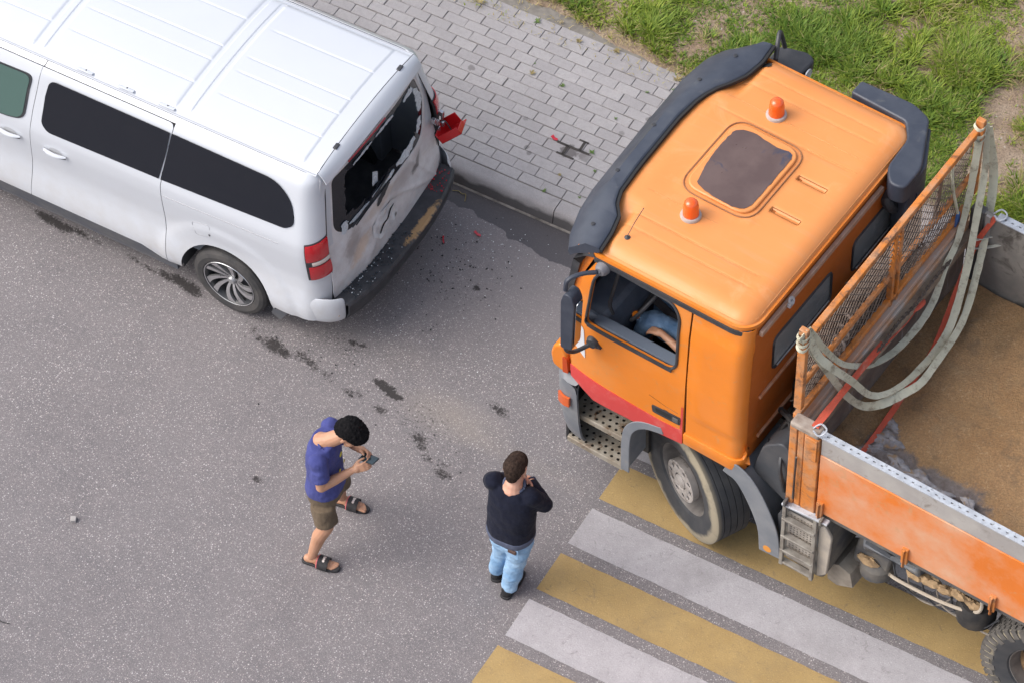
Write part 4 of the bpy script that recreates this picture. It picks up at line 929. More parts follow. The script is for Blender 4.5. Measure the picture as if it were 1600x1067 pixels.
b = MB(); b.panel(hp, lambda u, v: (u, v, 2.9755), step=.06); obj('hatch_panel', b, M('brown_hatch_panel', (0.095, 0.062, 0.058), (0.125, 0.085, 0.078), 4, 0.35, c3=(.045, .05, .08), s3=3, lo3=.58, hi3=.66), hatch, out=(0, 0, 1))
SEAMO = M('dirty_roof_seam', (.52, .21, .06), (.66, .30, .11), 5, .7)
for yy, xa, xb in ((-.82, -.66, .34), (-.70, -.62, .40), (-.47, -.70, -.10), (.47, .0, .46), (.60, -.72, .44), (.78, -.70, .30), (.90, -.66, .38)):
    b = MB(); b.tube([(x_, yy, roof_pt(x_, yy)[2] + .0005) for x_ in np.linspace(xa, xb, 10)], .0028, 5); obj('roof_seam', b, SEAMO, roof_t)
for P_ in ([roof_pt(x_, -1.085) for x_ in np.linspace(-.80, .50, 24)], [roof_pt(x_, 1.085) for x_ in np.linspace(-.80, .50, 24)], [roof_pt(.567, v_) for v_ in np.linspace(-1.0, 1.0, 24)]):
    b = MB(); b.tube(P_, .0035, 5); obj('roof_seam', b, SEAMO, roof_t)
for yy in (-.145, .205):
    b = MB(); b.tube([(u, v, roof_pt(u, v)[2] + .001) for u, v in resample(rpoly([(.13, yy - .022), (.37, yy - .022), (.37, yy + .022), (.13, yy + .022)], .006, 2), .03)], .0035, 5, closed=True); sl_ = obj('slot_edge', b, M('slot_rim_shade', (.30, .11, .025), None, rough=.8), roof_t)  # brown outline and dark end block paint in the slot's recess shade
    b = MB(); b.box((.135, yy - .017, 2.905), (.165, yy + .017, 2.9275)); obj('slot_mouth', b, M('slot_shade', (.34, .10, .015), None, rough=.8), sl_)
# beacons
for (bx, by) in ((-.30, -.51), (-.31, .62)):
    bc = empty('beacon', (bx, by, 2.935)); bc.parent = roof_t
    b = MB(); b.lathe([(.075, 0), (.078, .012), (.072, .028), (.062, .030)], n=28); obj('beacon_base', b, BEIGE, bc)
    b = MB(); b.lathe([(.060, .030), (.059, .06), (.056, .11), (.050, .145), (.036, .163), (.015, .170), (0, .171)], n=28); obj('beacon_dome', b, AMBER, bc, sharp=60)
# antenna, small black patch
b = MB(); b.lathe([(.026, 0), (.022, .012), (.008, .022), (.004, .03)], Matrix.Translation((-.56, -.92, 2.925)), 14); b2 = obj('antenna', b, BLACK_TRIM, roof_t)
b = MB(); b.tube([(-.56, -.92, 2.95), (-.54, -.86, 3.05), (-.51, -.79, 3.16)], .003, 5); obj('antenna_rod', b, BLACK_TRIM, b2)
hp = [(-.70, 1.045), (-.655, 1.06), (-.62, 1.05), (-.60, 1.01), (-.615, .985), (-.65, .985), (-.68, .975), (-.715, 1.0), (-.715, 1.03)]
b = MB(); b.panel(hp, lambda u, v: (u, v, roof_pt(u, v)[2] + .006), step=.03); obj('black_patch', b, SEAM, roof_t, out=(0, 0, 1))
# ---- sun visor across the front
def visor(v, j):
    t = v / 1.0; e = max(0, (abs(v) - .70) / .50); sg = 1 if v > 0 else -1
    xf = float(np.interp(v, [-1.12, -1.0, -.8, -.59, .11, .65, .92, 1.08, 1.19], [-.93, -1.0, -1.06, -1.09, -1.125, -1.14, -1.11, -1.04, -.90])); xb = float(np.interp(v, [-1.12, -.95, -.80, -.72, -.62, -.35, .19, .42, .56, .70, .82, 1.0, 1.19], [-.66, -.68, -.72, -.79, -.835, -.86, -.88, -.865, -.83, -.75, -.70, -.68, -.70]))
    zf = 2.75 - .02 * e; zb = 2.962 - .022 * e
    S = [(xf + .02, zf - .03), (xf, zf), (xf + .012, zf + .05), (xf + .05, zf + .085), (xf + (xb - xf) * .55, zb - .022), (xb - .02, zb - .002), (xb, zb - .012), (xb, zb - .045), (xf + .06, zf + .02)]
    x_, z_ = S[j]; return (x_, v * (1.0 if v < 0 else 1.0), z_)
vv = np.r_[np.linspace(-1.12, -.68, 12), np.linspace(-.6, .6, 13), np.linspace(.68, 1.19, 13)]
b = MB(); b.grid(vv, range(9), visor); b.add([visor(vv[0], j) for j in range(9)], [tuple(range(9))]); b.add([visor(vv[-1], j) for j in range(9)], [tuple(range(9))[::-1]])
vis_ = obj('sun_visor', b, NAVY_PL, truck, sharp=38, bevel=.008)
for yy in (-.95, -.45, .05, .6, .95):
    b = MB(); p = visor(yy, 4); b.lathe([(0, .006), (.014, .005), (.017, 0)], Matrix.Translation((p[0], p[1], p[2] + .004)), 12); obj('visor_screw', b, BLACK_TRIM, vis_)
b = MB(); b.ribbon([(visor(v, 6)[0] + .012, v, visor(v, 6)[2] - .006) for v in vv], .03, .02, (0, 0, 1)); obj('visor_seal', b, SEAM, vis_)
b = MB(); b.box((-1.06, .93, 2.70), (-1.03, 1.0, 2.75)); obj('marker_lamp', b, LAMP_W, vis_, bevel=.005)
# ---- cab sides
def side_pt(x, z, sgn, off=0.0):
    y = ycab(z) + off; 
    if x > XR - RC: th = min(R(90), (x - (XR - RC)) / RC); return (XR - RC + RC * math.sin(th) + off * math.sin(th), sgn * (y - RC * (1 - math.cos(th))), z)
    if x < -.55: y -= .05 * ((-.55 - x) / .45) ** 2
    return (x, sgn * y, z)
DW = rpoly([(-.765, 2.075), (-.03, 2.075), (.025, 2.15), (.025, 2.66), (-.04, 2.765), (-.58, 2.79), (-.70, 2.60)], [.04, .05, .05, .07, .06, .06, .06], 5)
for sgn in (-1, 1):
    dr = [(-.905, 1.34), (-.70, 1.215), (-.3, 1.235), (.092, 1.285), (.105, 2.06), (.112, 2.80), (.08, 2.815), (-.66, 2.83), (-.80, 2.55), (-.905, 1.9)]
    b = MB(); b.panel(dr, lambda u, v: side_pt(u, v, sgn), holes=[DW], step=.05, bstep=.03); door = obj('door', b, OR, truck, solid=.03, out=(0, sgn, 0))
    b = MB(); b.tube([side_pt(u, v, sgn, .002) for u, v in resample(DW, .04)], .012, 8, closed=True); wf_ = obj('window_frame', b, BLACK_TRIM, door)
    b = MB(); b.ribbon([side_pt(u, 2.085, sgn, .012) for u in np.linspace(-.74, -.01, 10)], .035, .01, (0, 0, 1)); obj('window_sill', b, BLACK_TRIM, door)
    red = [(-.908, 1.345), (-.70, 1.210), (-.3, 1.230), (.090, 1.280), (.091, 1.44), (-.09, 1.425), (-.34, 1.435), (-.912, 1.475)]
    b = MB(); b.panel(red, lambda u, v: side_pt(u, v, sgn, .006), step=.06); obj('red_band', b, RED_F, door, out=(0, sgn, 0), solid=.005)
    b = MB(); b.panel([(.068, 1.44), (.091, 1.44), (.094, 1.72), (.078, 1.72)], lambda u, v: side_pt(u, v, sgn, .004), step=.06); obj('red_edge', b, RED_F, door, out=(0, sgn, 0))
    # handle recess
    hr = rpoly([(-.175, 1.565), (-.165, 1.49), (.072, 1.495), (.076, 1.58)], .015, 3)
    b = MB(); b.panel(hr, lambda u, v: side_pt(u, v, sgn, .0085), step=.05); hd = obj('door_handle', b, BLACK_TRIM, door, out=(0, sgn, 0), solid=.01)
    b = MB(); b.panel(rpoly([(-.14, 1.555), (-.135, 1.515), (.0, 1.515), (-.0, 1.56)], .01, 3), lambda u, v: side_pt(u, v, sgn, .0095), step=.04); obj('handle_cup', b, SEAM, hd, out=(0, sgn, 0)); b = MB(); b.box((.01, sgn * 1.170, 1.515), (.06, sgn * 1.182, 1.56)); obj('handle_lock', b, DUSTY, hd, bevel=.004)
    # scratches on the door
    b = MB(); b.tube([side_pt(u, v, sgn, .002) for u, v in ((-.20, 1.66), (-.05, 1.625), (.05, 1.615))], .002, 4); obj('door_crease', b, M('crease_brown', (.25, .10, .03), None), door)
    # rear side panel with pressed bulge, and lower skirt
    sp = [(.118, 1.30), (.66, 1.30), (.66, 2.82), (.122, 2.82), (.112, 2.06)]
    def bulge(u, v):
        d = max(abs(u - .36) - .21, abs(v - 2.16) - .52); return .014 * max(0, min(1, -d / .05))
    b = MB(); b.panel([(.118, 1.34), (.715, 1.34), (.715, 2.83), (.128, 2.83), (.118, 2.06)], lambda u, v: side_pt(u, v, sgn, bulge(u, v)), step=.04); obj('cab_side_panel', b, OR, truck, solid=.004, out=(0, sgn, 0), sharp=50)
    b = MB(); b.panel([(.108, 1.315), (.70, 1.30), (.72, 1.36), (.72, 1.60), (.60, 1.43), (.108, 1.43)], lambda u, v: side_pt(u, v, sgn, .016), step=.05); obj('cab_skirt', b, OR, truck, solid=.03, out=(0, sgn, 0), bevel=.008)
    b = MB(); b.grid(np.linspace(1.25, 2.83, 10), (-.03, .03), lambda v, w: side_pt(.106 + w, v, sgn, -.02)); obj('door_gap', b, SEAM, truck)
    # A pillar rubber, front corner panel, wind deflector strip
    b = MB(); b.ribbon([(-.70, sgn * 1.10, 2.845), (-.80, sgn * 1.09, 2.80), (-.865, sgn * 1.085, 2.66), (-.93, sgn * 1.08, 2.3), (-.985, sgn * 1.09, 1.98)], [.04, .06, .06, .05, .04], .05, [(0, 0, 1), (.5, 0, 1), (1, 0, .3), (1, 0, 0), (1, 0, 0)]); obj('pillar_rubber', b, BLACK_TRIM, truck)
    b = MB(); b.panel([(-.915, 1.33), (-.915, 1.9), (-.815, 2.55), (-.70, 2.83), (-.78, 2.80), (-.88, 2.55), (-.985, 1.95), (-1.02, 1.45), (-1.0, 1.33)], lambda u, v: (u, sgn * (ycab(v) - .06 - .55 * max(0, -.93 - u)), v), step=.08); obj('front_corner_panel', b, OR, truck, solid=.01, out=(-.3, sgn, 0))
# white sticker on the driver's door
b = MB(); b.panel(rpoly([(-.90, 2.02), (-.84, 2.06), (-.775, 1.99), (-.765, 1.66), (-.90, 1.78)], .02, 3), lambda u, v: side_pt(u, v, -1, .004), step=.06); obj('white_sticker', b, M('white_sticker', (.60, .60, .63), None, rough=.5), truck, out=(0, -1, 0))
# ---- front face
b = MB(); b.panel([(-1.08, 1.98), (1.08, 1.98), (1.06, 2.80), (-1.06, 2.80)], lambda u, v: (-1.0 + .20 * (v - 1.98) / .82 + .05 * (u / 1.08) ** 2 - .03, u, v), step=.2); obj('windscreen', b, BLK_GLASS, truck, out=(-1, 0, 0), solid=.01)
b = MB(); b.panel([(-1.09, 1.33), (1.09, 1.33), (1.09, 1.98), (-1.09, 1.98)], lambda u, v: (-1.05 + .02 * (v - 1.33) / .65 + .05 * (u / 1.08) ** 4, u, v), step=.15); obj('front_panel', b, OR, truck, out=(-1, 0, 0), solid=.02)
for k in range(4):
    b = MB(); b.box((-1.075, -.85, 1.45 + k * .12), (-1.05, .85, 1.50 + k * .12)); obj('grille_slat', b, BLACK_TRIM, truck, bevel=.006)
for s in (-.5, .5):
    b = MB(); b.tube([(-1.06, s - .35, 2.02), (-1.07, s, 2.12), (-1.02, s + .30, 2.16)], .012, 6); obj('windscreen_wiper', b, BLACK_TRIM, truck)
for sgn in (-1, 1):
    # grey corner of the bumper with its amber marker, indicator pod above
    def bp(i, j):
        x_, y_ = [(-.84, 1.165), (-.93, 1.16), (-1.02, 1.13), (-1.08, 1.06), (-1.11, .95), (-1.12, .80)][i]; z_ = [1.30, 1.26, 1.10, .80, .55, .50][j]; k = [.05, 0, 0, .012, .05, .10][j]
        n_ = np.array([x_ + .8, y_ - .7]); n_ /= np.hypot(*n_); return (x_ - n_[0] * k, sgn * (y_ - n_[1] * k), z_)
    b = MB(); b.grid(range(6), range(6), bp); bb = obj('front_bumper', b, GREY_PL, truck, solid=.02, out=(-1, sgn, 0), sharp=50); m_ = bb.modifiers.new('sub', 'SUBSURF'); m_.levels = m_.render_levels = 1
    b = MB(); b.panel([(0, 1.00), (1, .95), (1, 1.06), (0, 1.10)], lambda u, v: (-.90 - .13 * u, sgn * (1.185 - .05 * u * u), v), step=.3); obj('side_marker', b, M('orange_marker_lens', (.55, .10, .02), None, rough=.2), bb, solid=.02, out=(-.3, sgn, 0))
    b = MB(); b.prism(rpoly([(-1.085, 1.34), (-.98, 1.30), (-.95, 1.36), (-.96, 1.55), (-1.01, 1.62), (-1.075, 1.56), (-1.10, 1.46)], .03, 3), lambda u, v, w: (u, sgn * w, v), 1.0, 1.125); obj('indicator_pod', b, OR, truck, bevel=.03, bseg=3)
    b = MB(); b.prism(rpoly([(-.985, 1.32), (-.935, 1.33), (-.945, 1.48), (-.985, 1.50)], .01, 3), lambda u, v, w: (u, sgn * w, v), 1.0, 1.135); obj('indicator_lens', b, M('indicator_red_orange', (.45, .06, .012), None, rough=.2), truck, bevel=.006)
b = MB(); b.box((-1.13, -.85, .52), (-1.0, .85, 1.30)); obj('bumper_beam', b, GREY_PL, truck, bevel=.05, bseg=3)
# ---- rear wall of the cab
WALLX = XR
rw_ = [(-1.09, 1.36), (1.09, 1.36), (1.07, 2.0), (1.03, 2.835), (-1.03, 2.835), (-1.07, 2.0)]
RW1 = rpoly([(-.79, 2.20), (-.02, 2.10), (-.02, 2.46), (-.74, 2.46)], .06, 5); RW1 = rpoly([(-.785, 2.115), (-.015, 2.115), (-.02, 2.445), (-.785, 2.46)], .06, 5); RW2 = rpoly([(.27, 2.125), (.92, 2.125), (.92, 2.46), (.27, 2.46)], .06, 5)
def wall(u, v):
    z = v; x = WALLX
    for zz in (1.98, 1.52): x += .010 * math.exp(-((v - zz) / .018) ** 2) * (1 if abs(u) < .98 else 0)
    if 1.56 < v < 1.94 and abs(u) < .95: x -= .008
    if abs(u - .13) < .012 and v > 2.0: x -= .006
    x -= .012 * max(0, (abs(u) - .99) / .1) 
    return (x, u, z)
b = MB(); b.panel(rw_, wall, holes=[RW1, RW2], step=.045); wall_o = obj('cab_rear_wall', b, OR_B, truck, solid=.004, out=(1, 0, 0), sharp=40)
for W_ in (RW1, RW2):
    b = MB(); b.panel(W_, lambda u, v: (WALLX - .002, u, v), step=.2); gl_ = obj('rear_window', b, CABGLM, wall_o, out=(1, 0, 0), solid=.005)
    b = MB(); b.tube([(WALLX + .002, u, v) for u, v in W_], .011, 6, closed=True); obj('window_seal', b, BLACK_TRIM, gl_)
    b = MB(); b.tube([(WALLX + .010, u, 2.128) for u in np.linspace(min(p[0] for p in W_) + .05, max(p[0] for p in W_) - .03, 6)], .006, 5); obj('seal_highlight', b, M('grey_bead', (.4, .4, .4), None), gl_)
b = MB(); b.bar((WALLX + .02, -1.00, 2.755), (WALLX + .02, .60, 2.755), .03, .05); obj('rear_drip_rail', b, M('dusty_pinkish_rail', (.36, .22, .15), (.42, .30, .24), 12, .7), wall_o, bevel=.004)
for zz in (1.985, 1.53):
    b = MB(); b.bar((WALLX + .012, -.96, zz), (WALLX + .012, .96, zz), .022, .03); obj('pressed_rail', b, M('worn_rail', (.48, .20, .09), (.50, .30, .20), 10, .6), wall_o, bevel=.006)
b = MB(); b.box((WALLX + .02, -.685, 2.735), (WALLX + .06, -.625, 2.775)); cl_ = obj('bracket', b, GALV, wall_o, bevel=.004); b = MB(); b.lathe([(.010, -.005), (.030, -.005), (.030, .005), (.010, .005), (.010, -.005)], Matrix.Translation((WALLX + .05, -.655, 2.795)) @ Matrix.Rotation(R(60), 4, 'Y'), 16); obj('bracket_eye', b, GALV, cl_)
# ---- air intake snorkel behind the cab, right side
b = MB()
path = [(.02, 1.20, 2.84), (.25, 1.20, 2.845), (.47, 1.19, 2.84), (.58, 1.10, 2.82), (.66, .94, 2.80), (.70, .70, 2.76)]
def snk():
    b = MB(); top = rpoly([(.0, 1.14), (.0, 1.28), (.44, 1.30), (.60, 1.24), (.80, .80), (.80, .57), (.68, .55), (.585, .68), (.57, .98), (.47, 1.12)], [.02, .03, .05, .04, .06, .05, .05, .05, .04, .03], 3)
    b.prism(top, lambda u, v, w: (u, v, w), 2.72, 2.905); return b
s_o = obj('air_intake_hood', snk(), NAVY_PL, truck, bevel=.045, bseg=4, sharp=50)
b = MB(); b.prism(rpoly([(.60, .76), (.80, .62), (.805, .86), (.63, 1.22), (.585, 1.05)], .05, 4), lambda u, v, w: (u, v, w), 1.25, 2.86)
s2 = obj('air_intake_stack', b, NAVY_PL, truck, bevel=.035, bseg=3, sharp=50)
for yy, top in ((.70, 2.68), (.80, 2.60)):
    b = MB(); b.tube(smooth_path([(.80, yy + .05, top), (.80, yy + .0, top - .25), (.803, yy - .02, 2.1), (.803, yy - .03, 1.7)], 5), .010, 6); obj('moulded_rib', b, NAVY_PL, s2)
b = MB(); b.tube(smooth_path([(.60, .74, 2.60), (.61, .68, 2.58), (.64, .66, 2.54), (.66, .70, 2.48)], 5), [.04, .045, .05, .05, .05, .05, .055, .05, .05, .05, .05, .05, .05, .05, .05, .05][:16], 10); obj('rubber_elbow', b, BLACK_TRIM, truck)
# ---- mirrors
def mirror(sgn):
    mr = empty('mirror', (0, 0, 0)); mr.parent = truck
    y = lambda v: sgn * v
    b = MB(); b.lathe([(.055, 0), (.05, .03), (.035, .05), (.0, .055)], Matrix.Translation((-.62, y(1.13), 2.77)) @ Matrix.Rotation(R(90) * (1 if sgn < 0 else -1), 4, 'X'), 16); obj('mirror_bracket', b, M('grey_bracket', (.12, .12, .14), (.2, .19, .2), 9, .6), mr)
    b = MB(); b.tube(smooth_path([(-.62, y(1.18), 2.775), (-.70, y(1.28), 2.80), (-.76, y(1.37), 2.78), (-.77, y(1.385), 2.68)], 5), .017, 8); obj('mirror_arm', b, NAVY_PL, mr)
    b = MB(); b.prism(rpoly([(-.80, 2.05), (-.70, 2.07), (-.67, 2.60), (-.70, 2.68), (-.76, 2.68), (-.79, 2.58)], .03, 3), lambda u, v, w: (u, y(w), v), 1.31, 1.42); h_ = obj('mirror_housing', b, NAVY_PL, mr, bevel=.03, bseg=3)
    b = MB(); b.panel(rpoly([(1.325, 2.12), (1.405, 2.12), (1.405, 2.60), (1.325, 2.60)], .03, 3), lambda u, v: (-.69 + .055 * (v - 2.07), y(u), v), step=.2); obj('mirror_glass', b, NT('mirror_glass').base((.5, .52, .55), .05, 1.0), mr, out=(1, 0, 0), solid=.004)
    b = MB(); b.tube(smooth_path([(-.77, y(1.385), 2.13), (-.775, y(1.38), 2.0), (-.76, y(1.30), 1.90), (-.70, y(1.18), 1.90)], 5), .017, 8); obj('mirror_arm', b, BLACK_TRIM, mr)
    b = MB(); b.lathe([(.052, 0), (.05, .03), (.04, .05), (0, .055)], Matrix.Translation((-.69, y(1.145), 1.92)) @ Matrix.Rotation(R(90) * (1 if sgn < 0 else -1), 4, 'X'), 16); obj('mirror_bracket', b, BLACK_TRIM, mr)
    b = MB(); b.panel([(-.68, 1.955), (-.61, 1.905), (-.68, 1.875)], lambda u, v: side_pt(u, v, sgn, .02), step=.1); obj('bracket_fin', b, BLACK_TRIM, mr, solid=.03, out=(0, sgn, 0))
mirror(-1)
b = MB(); b.tube(smooth_path([(-.64, 1.13, 2.82), (-.70, 1.26, 2.93), (-.72, 1.32, 2.94), (-.70, 1.36, 2.76)], 5), .018, 8); fm = obj('kerb_mirror_arm', b, BLACK_TRIM, truck)
b = MB(); b.prism(rpoly([(-.78, 1.20), (-.50, 1.20), (-.48, 1.44), (-.56, 1.48), (-.78, 1.42)], .05, 4), lambda u, v, w: (u, v, w), 2.58, 2.68); mh = obj('kerb_mirror', b, BLACK_TRIM, truck, bevel=.03, bseg=3)
b = MB(); b.panel(circle(1.33, 2.62, .05, 16), lambda u, v: (-.468, u, v), step=.1); obj('kerb_mirror_glass', b, GALV, mh, out=(1, 0, 0), solid=.01)
# ---- cab interior
b = MB(); b.box((-.95, -1.06, 1.30), (.55, 1.06, 1.36)); b2 = obj('cab_floor', b, DARK_IN, truck)
b = MB(); b.panel([(-.98, 1.4), (-.62, 1.4), (-.60, 1.92), (-.70, 2.05), (-.94, 2.08)], lambda u, v: (u, -1.02, v), step=.2); b.prism([(-.98, 1.4), (-.64, 1.4), (-.60, 1.90), (-.70, 2.02), (-.94, 2.04)], lambda u, v, w: (u, w, v), -1.05, 1.05); obj('dashboard', b, M('blue_grey_dashboard', (.10, .13, .18), (.14, .17, .22), 8, .6), truck, bevel=.03)
b = MB(); b.prism(rpoly([(-.10, 1.50), (.40, 1.50), (.40, 1.66), (-.10, 1.68)], .04), lambda u, v, w: (u, w, v), -.95, -.42); b.prism(rpoly([(.28, 1.66), (.44, 1.66), (.52, 2.35), (.40, 2.38)], .04), lambda u, v, w: (u, w, v), -.93, -.44); b.box((.0, -.85, 1.36), (.38, -.5, 1.52)); obj('driver_seat', b, SEAT_F, truck, bevel=.02)
Ms = Matrix.Translation((-.50, -.68, 2.06)) @ Matrix.Rotation(R(-62), 4, 'Y') @ Matrix.Rotation(R(90), 4, 'Z')
b = MB(); b.tube([Ms @ Vector((.225 * math.cos(t), .225 * math.sin(t), 0)) for t in np.linspace(0, 2 * math.pi, 33)[:-1]], .015, 8, closed=True); sw = obj('steering_wheel', b, BLACK_TRIM, truck)
b = MB(); [b.bar(Ms @ Vector((0, 0, -.01)), Ms @ Vector((.22 * math.cos(a), .22 * math.sin(a), 0)), .03, .015) for a in (R(-90), R(10), R(170))]; b.tube([Ms @ Vector((0, 0, 0)), Ms @ Vector((0, 0, -.35))], .035, 8); obj('steering_column', b, BLACK_TRIM, sw)
b = MB(); b.tube(smooth_path([(-.60, -.95, 2.60), (-.62, -.97, 2.45), (-.66, -.99, 2.2), (-.64, -.98, 2.08)], 4), .014, 6); obj('grab_handle', b, BLACK_TRIM, truck)
b = MB(); b.lathe([(.03, -.01), (.03, .01), (0, .013)], Matrix.Translation((-.52, -.86, 2.03)), 10); obj('orange_knob', b, OR, truck)
b = MB(); b.box((-.74, -1.10, 2.00), (-.03, -1.00, 2.045)); b.box((-.55, -1.10, 1.45), (.02, -1.06, 1.998)); obj('door_card', b, M('door_card_blue_grey', (.13, .16, .21), None, rough=.6), truck, bevel=.01)
# ---- steps
def plate_holes(x0, x1, y0, y1, px_=.058, py=.052, r=.013):
    H = []; j = 0; yy = y0 + .03
    while yy < y1 - .02:
        xx = x0 + .035 + (px_ / 2 if j % 2 else 0)
        while xx < x1 - .025: H.append(circle(xx, yy, r, 8)); xx += px_
        yy += py; j += 1
    return H
for (z_, x0, x1, y0, y1) in ((.86, -.935, -.405, -1.10, -.86), (.50, -.975, -.475, -1.10, -.87)):
    H = plate_holes(x0, x1, y0, y1)
    b = MB(); b.panel(rpoly([(x0, y0), (x1, y0), (x1, y1), (x0, y1)], .015, 2), lambda u, v: (u, v, z_ - .05 * (v - y0) * 0), holes=H, step=.2, bstep=.5); stp = obj('step', b, STEP_M, truck, solid=.006, out=(0, 0, 1), smooth=False)
    b = MB(); b.box((x0, y0 - .004, z_ - .06), (x1, y0 + .008, z_ - .003)); obj('step_nosing', b, STEP_M, stp, bevel=.004)
    b = MB(); b.box((x0 + .01, y0 + .02, z_ - .07), (x1, y1, z_ - .035)); obj('step_tray', b, BLACK_G, stp)
b = MB(); b.box((-.99, -.86, .44), (-.40, -.82, 1.30)); b.box((-1.0, -1.08, .42), (-.975, -.82, 1.25)); obj('step_well', b, BLACK_G, truck)
# ---- mudguards round the front wheel
def guard(path, y0, y1, lip, mat, name):
    b = MB(); n = len(path); b.ribbon([(x, (y0 + y1) / 2, z) for x, z in path], abs(y1 - y0), .018, (0, 1, 0)); o = obj(name, b, mat, truck, bevel=.004, sharp=40)
    b = MB(); b.ribbon([(x, y0, z) for x, z in path], lip, .014, [(-(path[min(i + 1, n - 1)][1] - path[max(i - 1, 0)][1]), 0, path[min(i + 1, n - 1)][0] - path[max(i - 1, 0)][0]) for i in range(n)]); obj('mudguard_lip', b, mat, o, bevel=.005); return o
GREY_M = M('grey_mudguard', (0.16, 0.175, 0.20), (0.21, 0.22, 0.24), 5, 0.5, c3=(.28, .25, .2), s3=10, lo3=.62, hi3=.75)
pf = [tuple(p) for p in smooth_path([(-.405, .57), (-.40, .95), (-.36, 1.13), (-.25, 1.25), (-.08, 1.31)], 5)]
guard(pf, -1.165, -.90, .075, GREY_M, 'front_mudguard'); guard([(x, z) for x, z in pf], 1.165, .90, .075, GREY_M, 'front_mudguard')
pr_ = [tuple(p) for p in smooth_path([(.46, 1.32), (.60, 1.26), (.72, 1.08), (.83, .80), (.86, .52)], 5)]
DK_M = M('dark_dusty_mudguard', (0.055, 0.060, 0.070), (0.09, 0.09, 0.095), 4, 0.6)
pr_ = [(x + .015, z) for x, z in pr_]; rg = guard(pr_, -1.165, -.62, .18, GREY_M, 'rear_mudguard'); guard(pr_, 1.165, .62, .18, GREY_M, 'rear_mudguard')
b = MB(); b.prism(rpoly([(.62, 1.25), (.95, 1.05), (1.0, 1.35), (.98, 1.62), (.86, 1.74), (.70, 1.60)], .06, 3), lambda u, v, w: (u, w, v), -1.05, -.60); obj('battery_cover', b, DK_M, truck, bevel=.04, bseg=3)
b = MB(); b.prism(rpoly([(.895, 1.0), (.93, .58), (1.0, .56), (1.0, 1.0)], .02), lambda u, v, w: (u, w, v), -1.12, -.7); obj('mud_flap', b, DK_M, truck)
b = MB(); b.panel(circle(.855, .575, .035, 14), lambda u, v: (u * 1.0, -1.1735, v), step=.1); obj('amber_reflector', b, M('amber_reflector', (.65, .26, .04), None, rough=.3), truck, out=(0, -1, 0), solid=.006)
# ---- wheels
def ttread(r, w, ribs=5): 
    h = w / 2; P = [(.30, -h * .72), (.315, -h * .86), (.40, -h * 1.0), (.46, -h * .99), (r - .018, -h * .93)]
    for k in range(ribs):
        a = -h * .90 + 2 * h * .90 * k / ribs; c_ = -h * .90 + 2 * h * .90 * (k + 1) / ribs; P += [(r, a + .004), (r, c_ - .004)]
        if k < ribs - 1: P += [(r - .010, c_ - .002), (r - .010, c_ + .002)]
    return P + [(r - .018, h * .93), (.46, h * .99), (.40, h), (.315, h * .86), (.30, h * .72)]
RIMD = M('dark_dusty_rim', (0.20, 0.185, 0.175), (0.12, 0.11, 0.105), 7, .65, .1)
def front_wheel(x, sgn, steer):
    w = empty('wheel', (x, sgn * .855, .522)); w.parent = truck; w.rotation_euler = (R(90) if sgn < 0 else R(-90), 0, steer)
    b = MB(); b.lathe(ttread(.525, .31), n=72, caps=False); obj('tyre', b, T_RUB, w, sharp=30)
    b = MB(); b.lathe([(.07, .105), (.14, .105), (.165, .095), (.18, .06), (.20, .01), (.25, -.02), (.282, .03), (.290, .100), (.302, .118), (.312, .110), (.30, .10)], n=48, caps=False); rim = obj('rim', b, RIMD, w, sharp=30)
    b = MB(); H = [circle(.136 * math.cos(t), .136 * math.sin(t), .020, 10) for t in np.linspace(0, 2 * math.pi, 11)[:-1]]
    b.panel(circle(0, 0, .178, 40), lambda u, v: (u, v, .148), holes=H + [circle(0, 0, .072, 18)], step=.08, bstep=.03); pl_ = obj('wheel_plate', b, HUBM, rim, out=(0, 0, 1), solid=.012, bevel=.003)
    b = MB(); b.lathe([(.168, .09), (.177, .146), (.180, .146), (.174, .09)], n=40, caps=False); obj('plate_edge', b, HUBM, rim)
    b = MB(); b.lathe([(.0, .158), (.045, .156), (.062, .148), (.068, .115)], n=24); obj('hub', b, HUBM, rim)
    for t in np.linspace(0, 2 * math.pi, 11)[:-1]:
        b = MB(); b.lathe([(0, .140), (.010, .139), (.013, .12)], Matrix.Translation((.136 * math.cos(t), .136 * math.sin(t), 0)), 6); obj('wheel_nut', b, BLACK_G, rim)
    return w
front_wheel(.035, -1, R(-25)); front_wheel(.035, 1, R(-25))
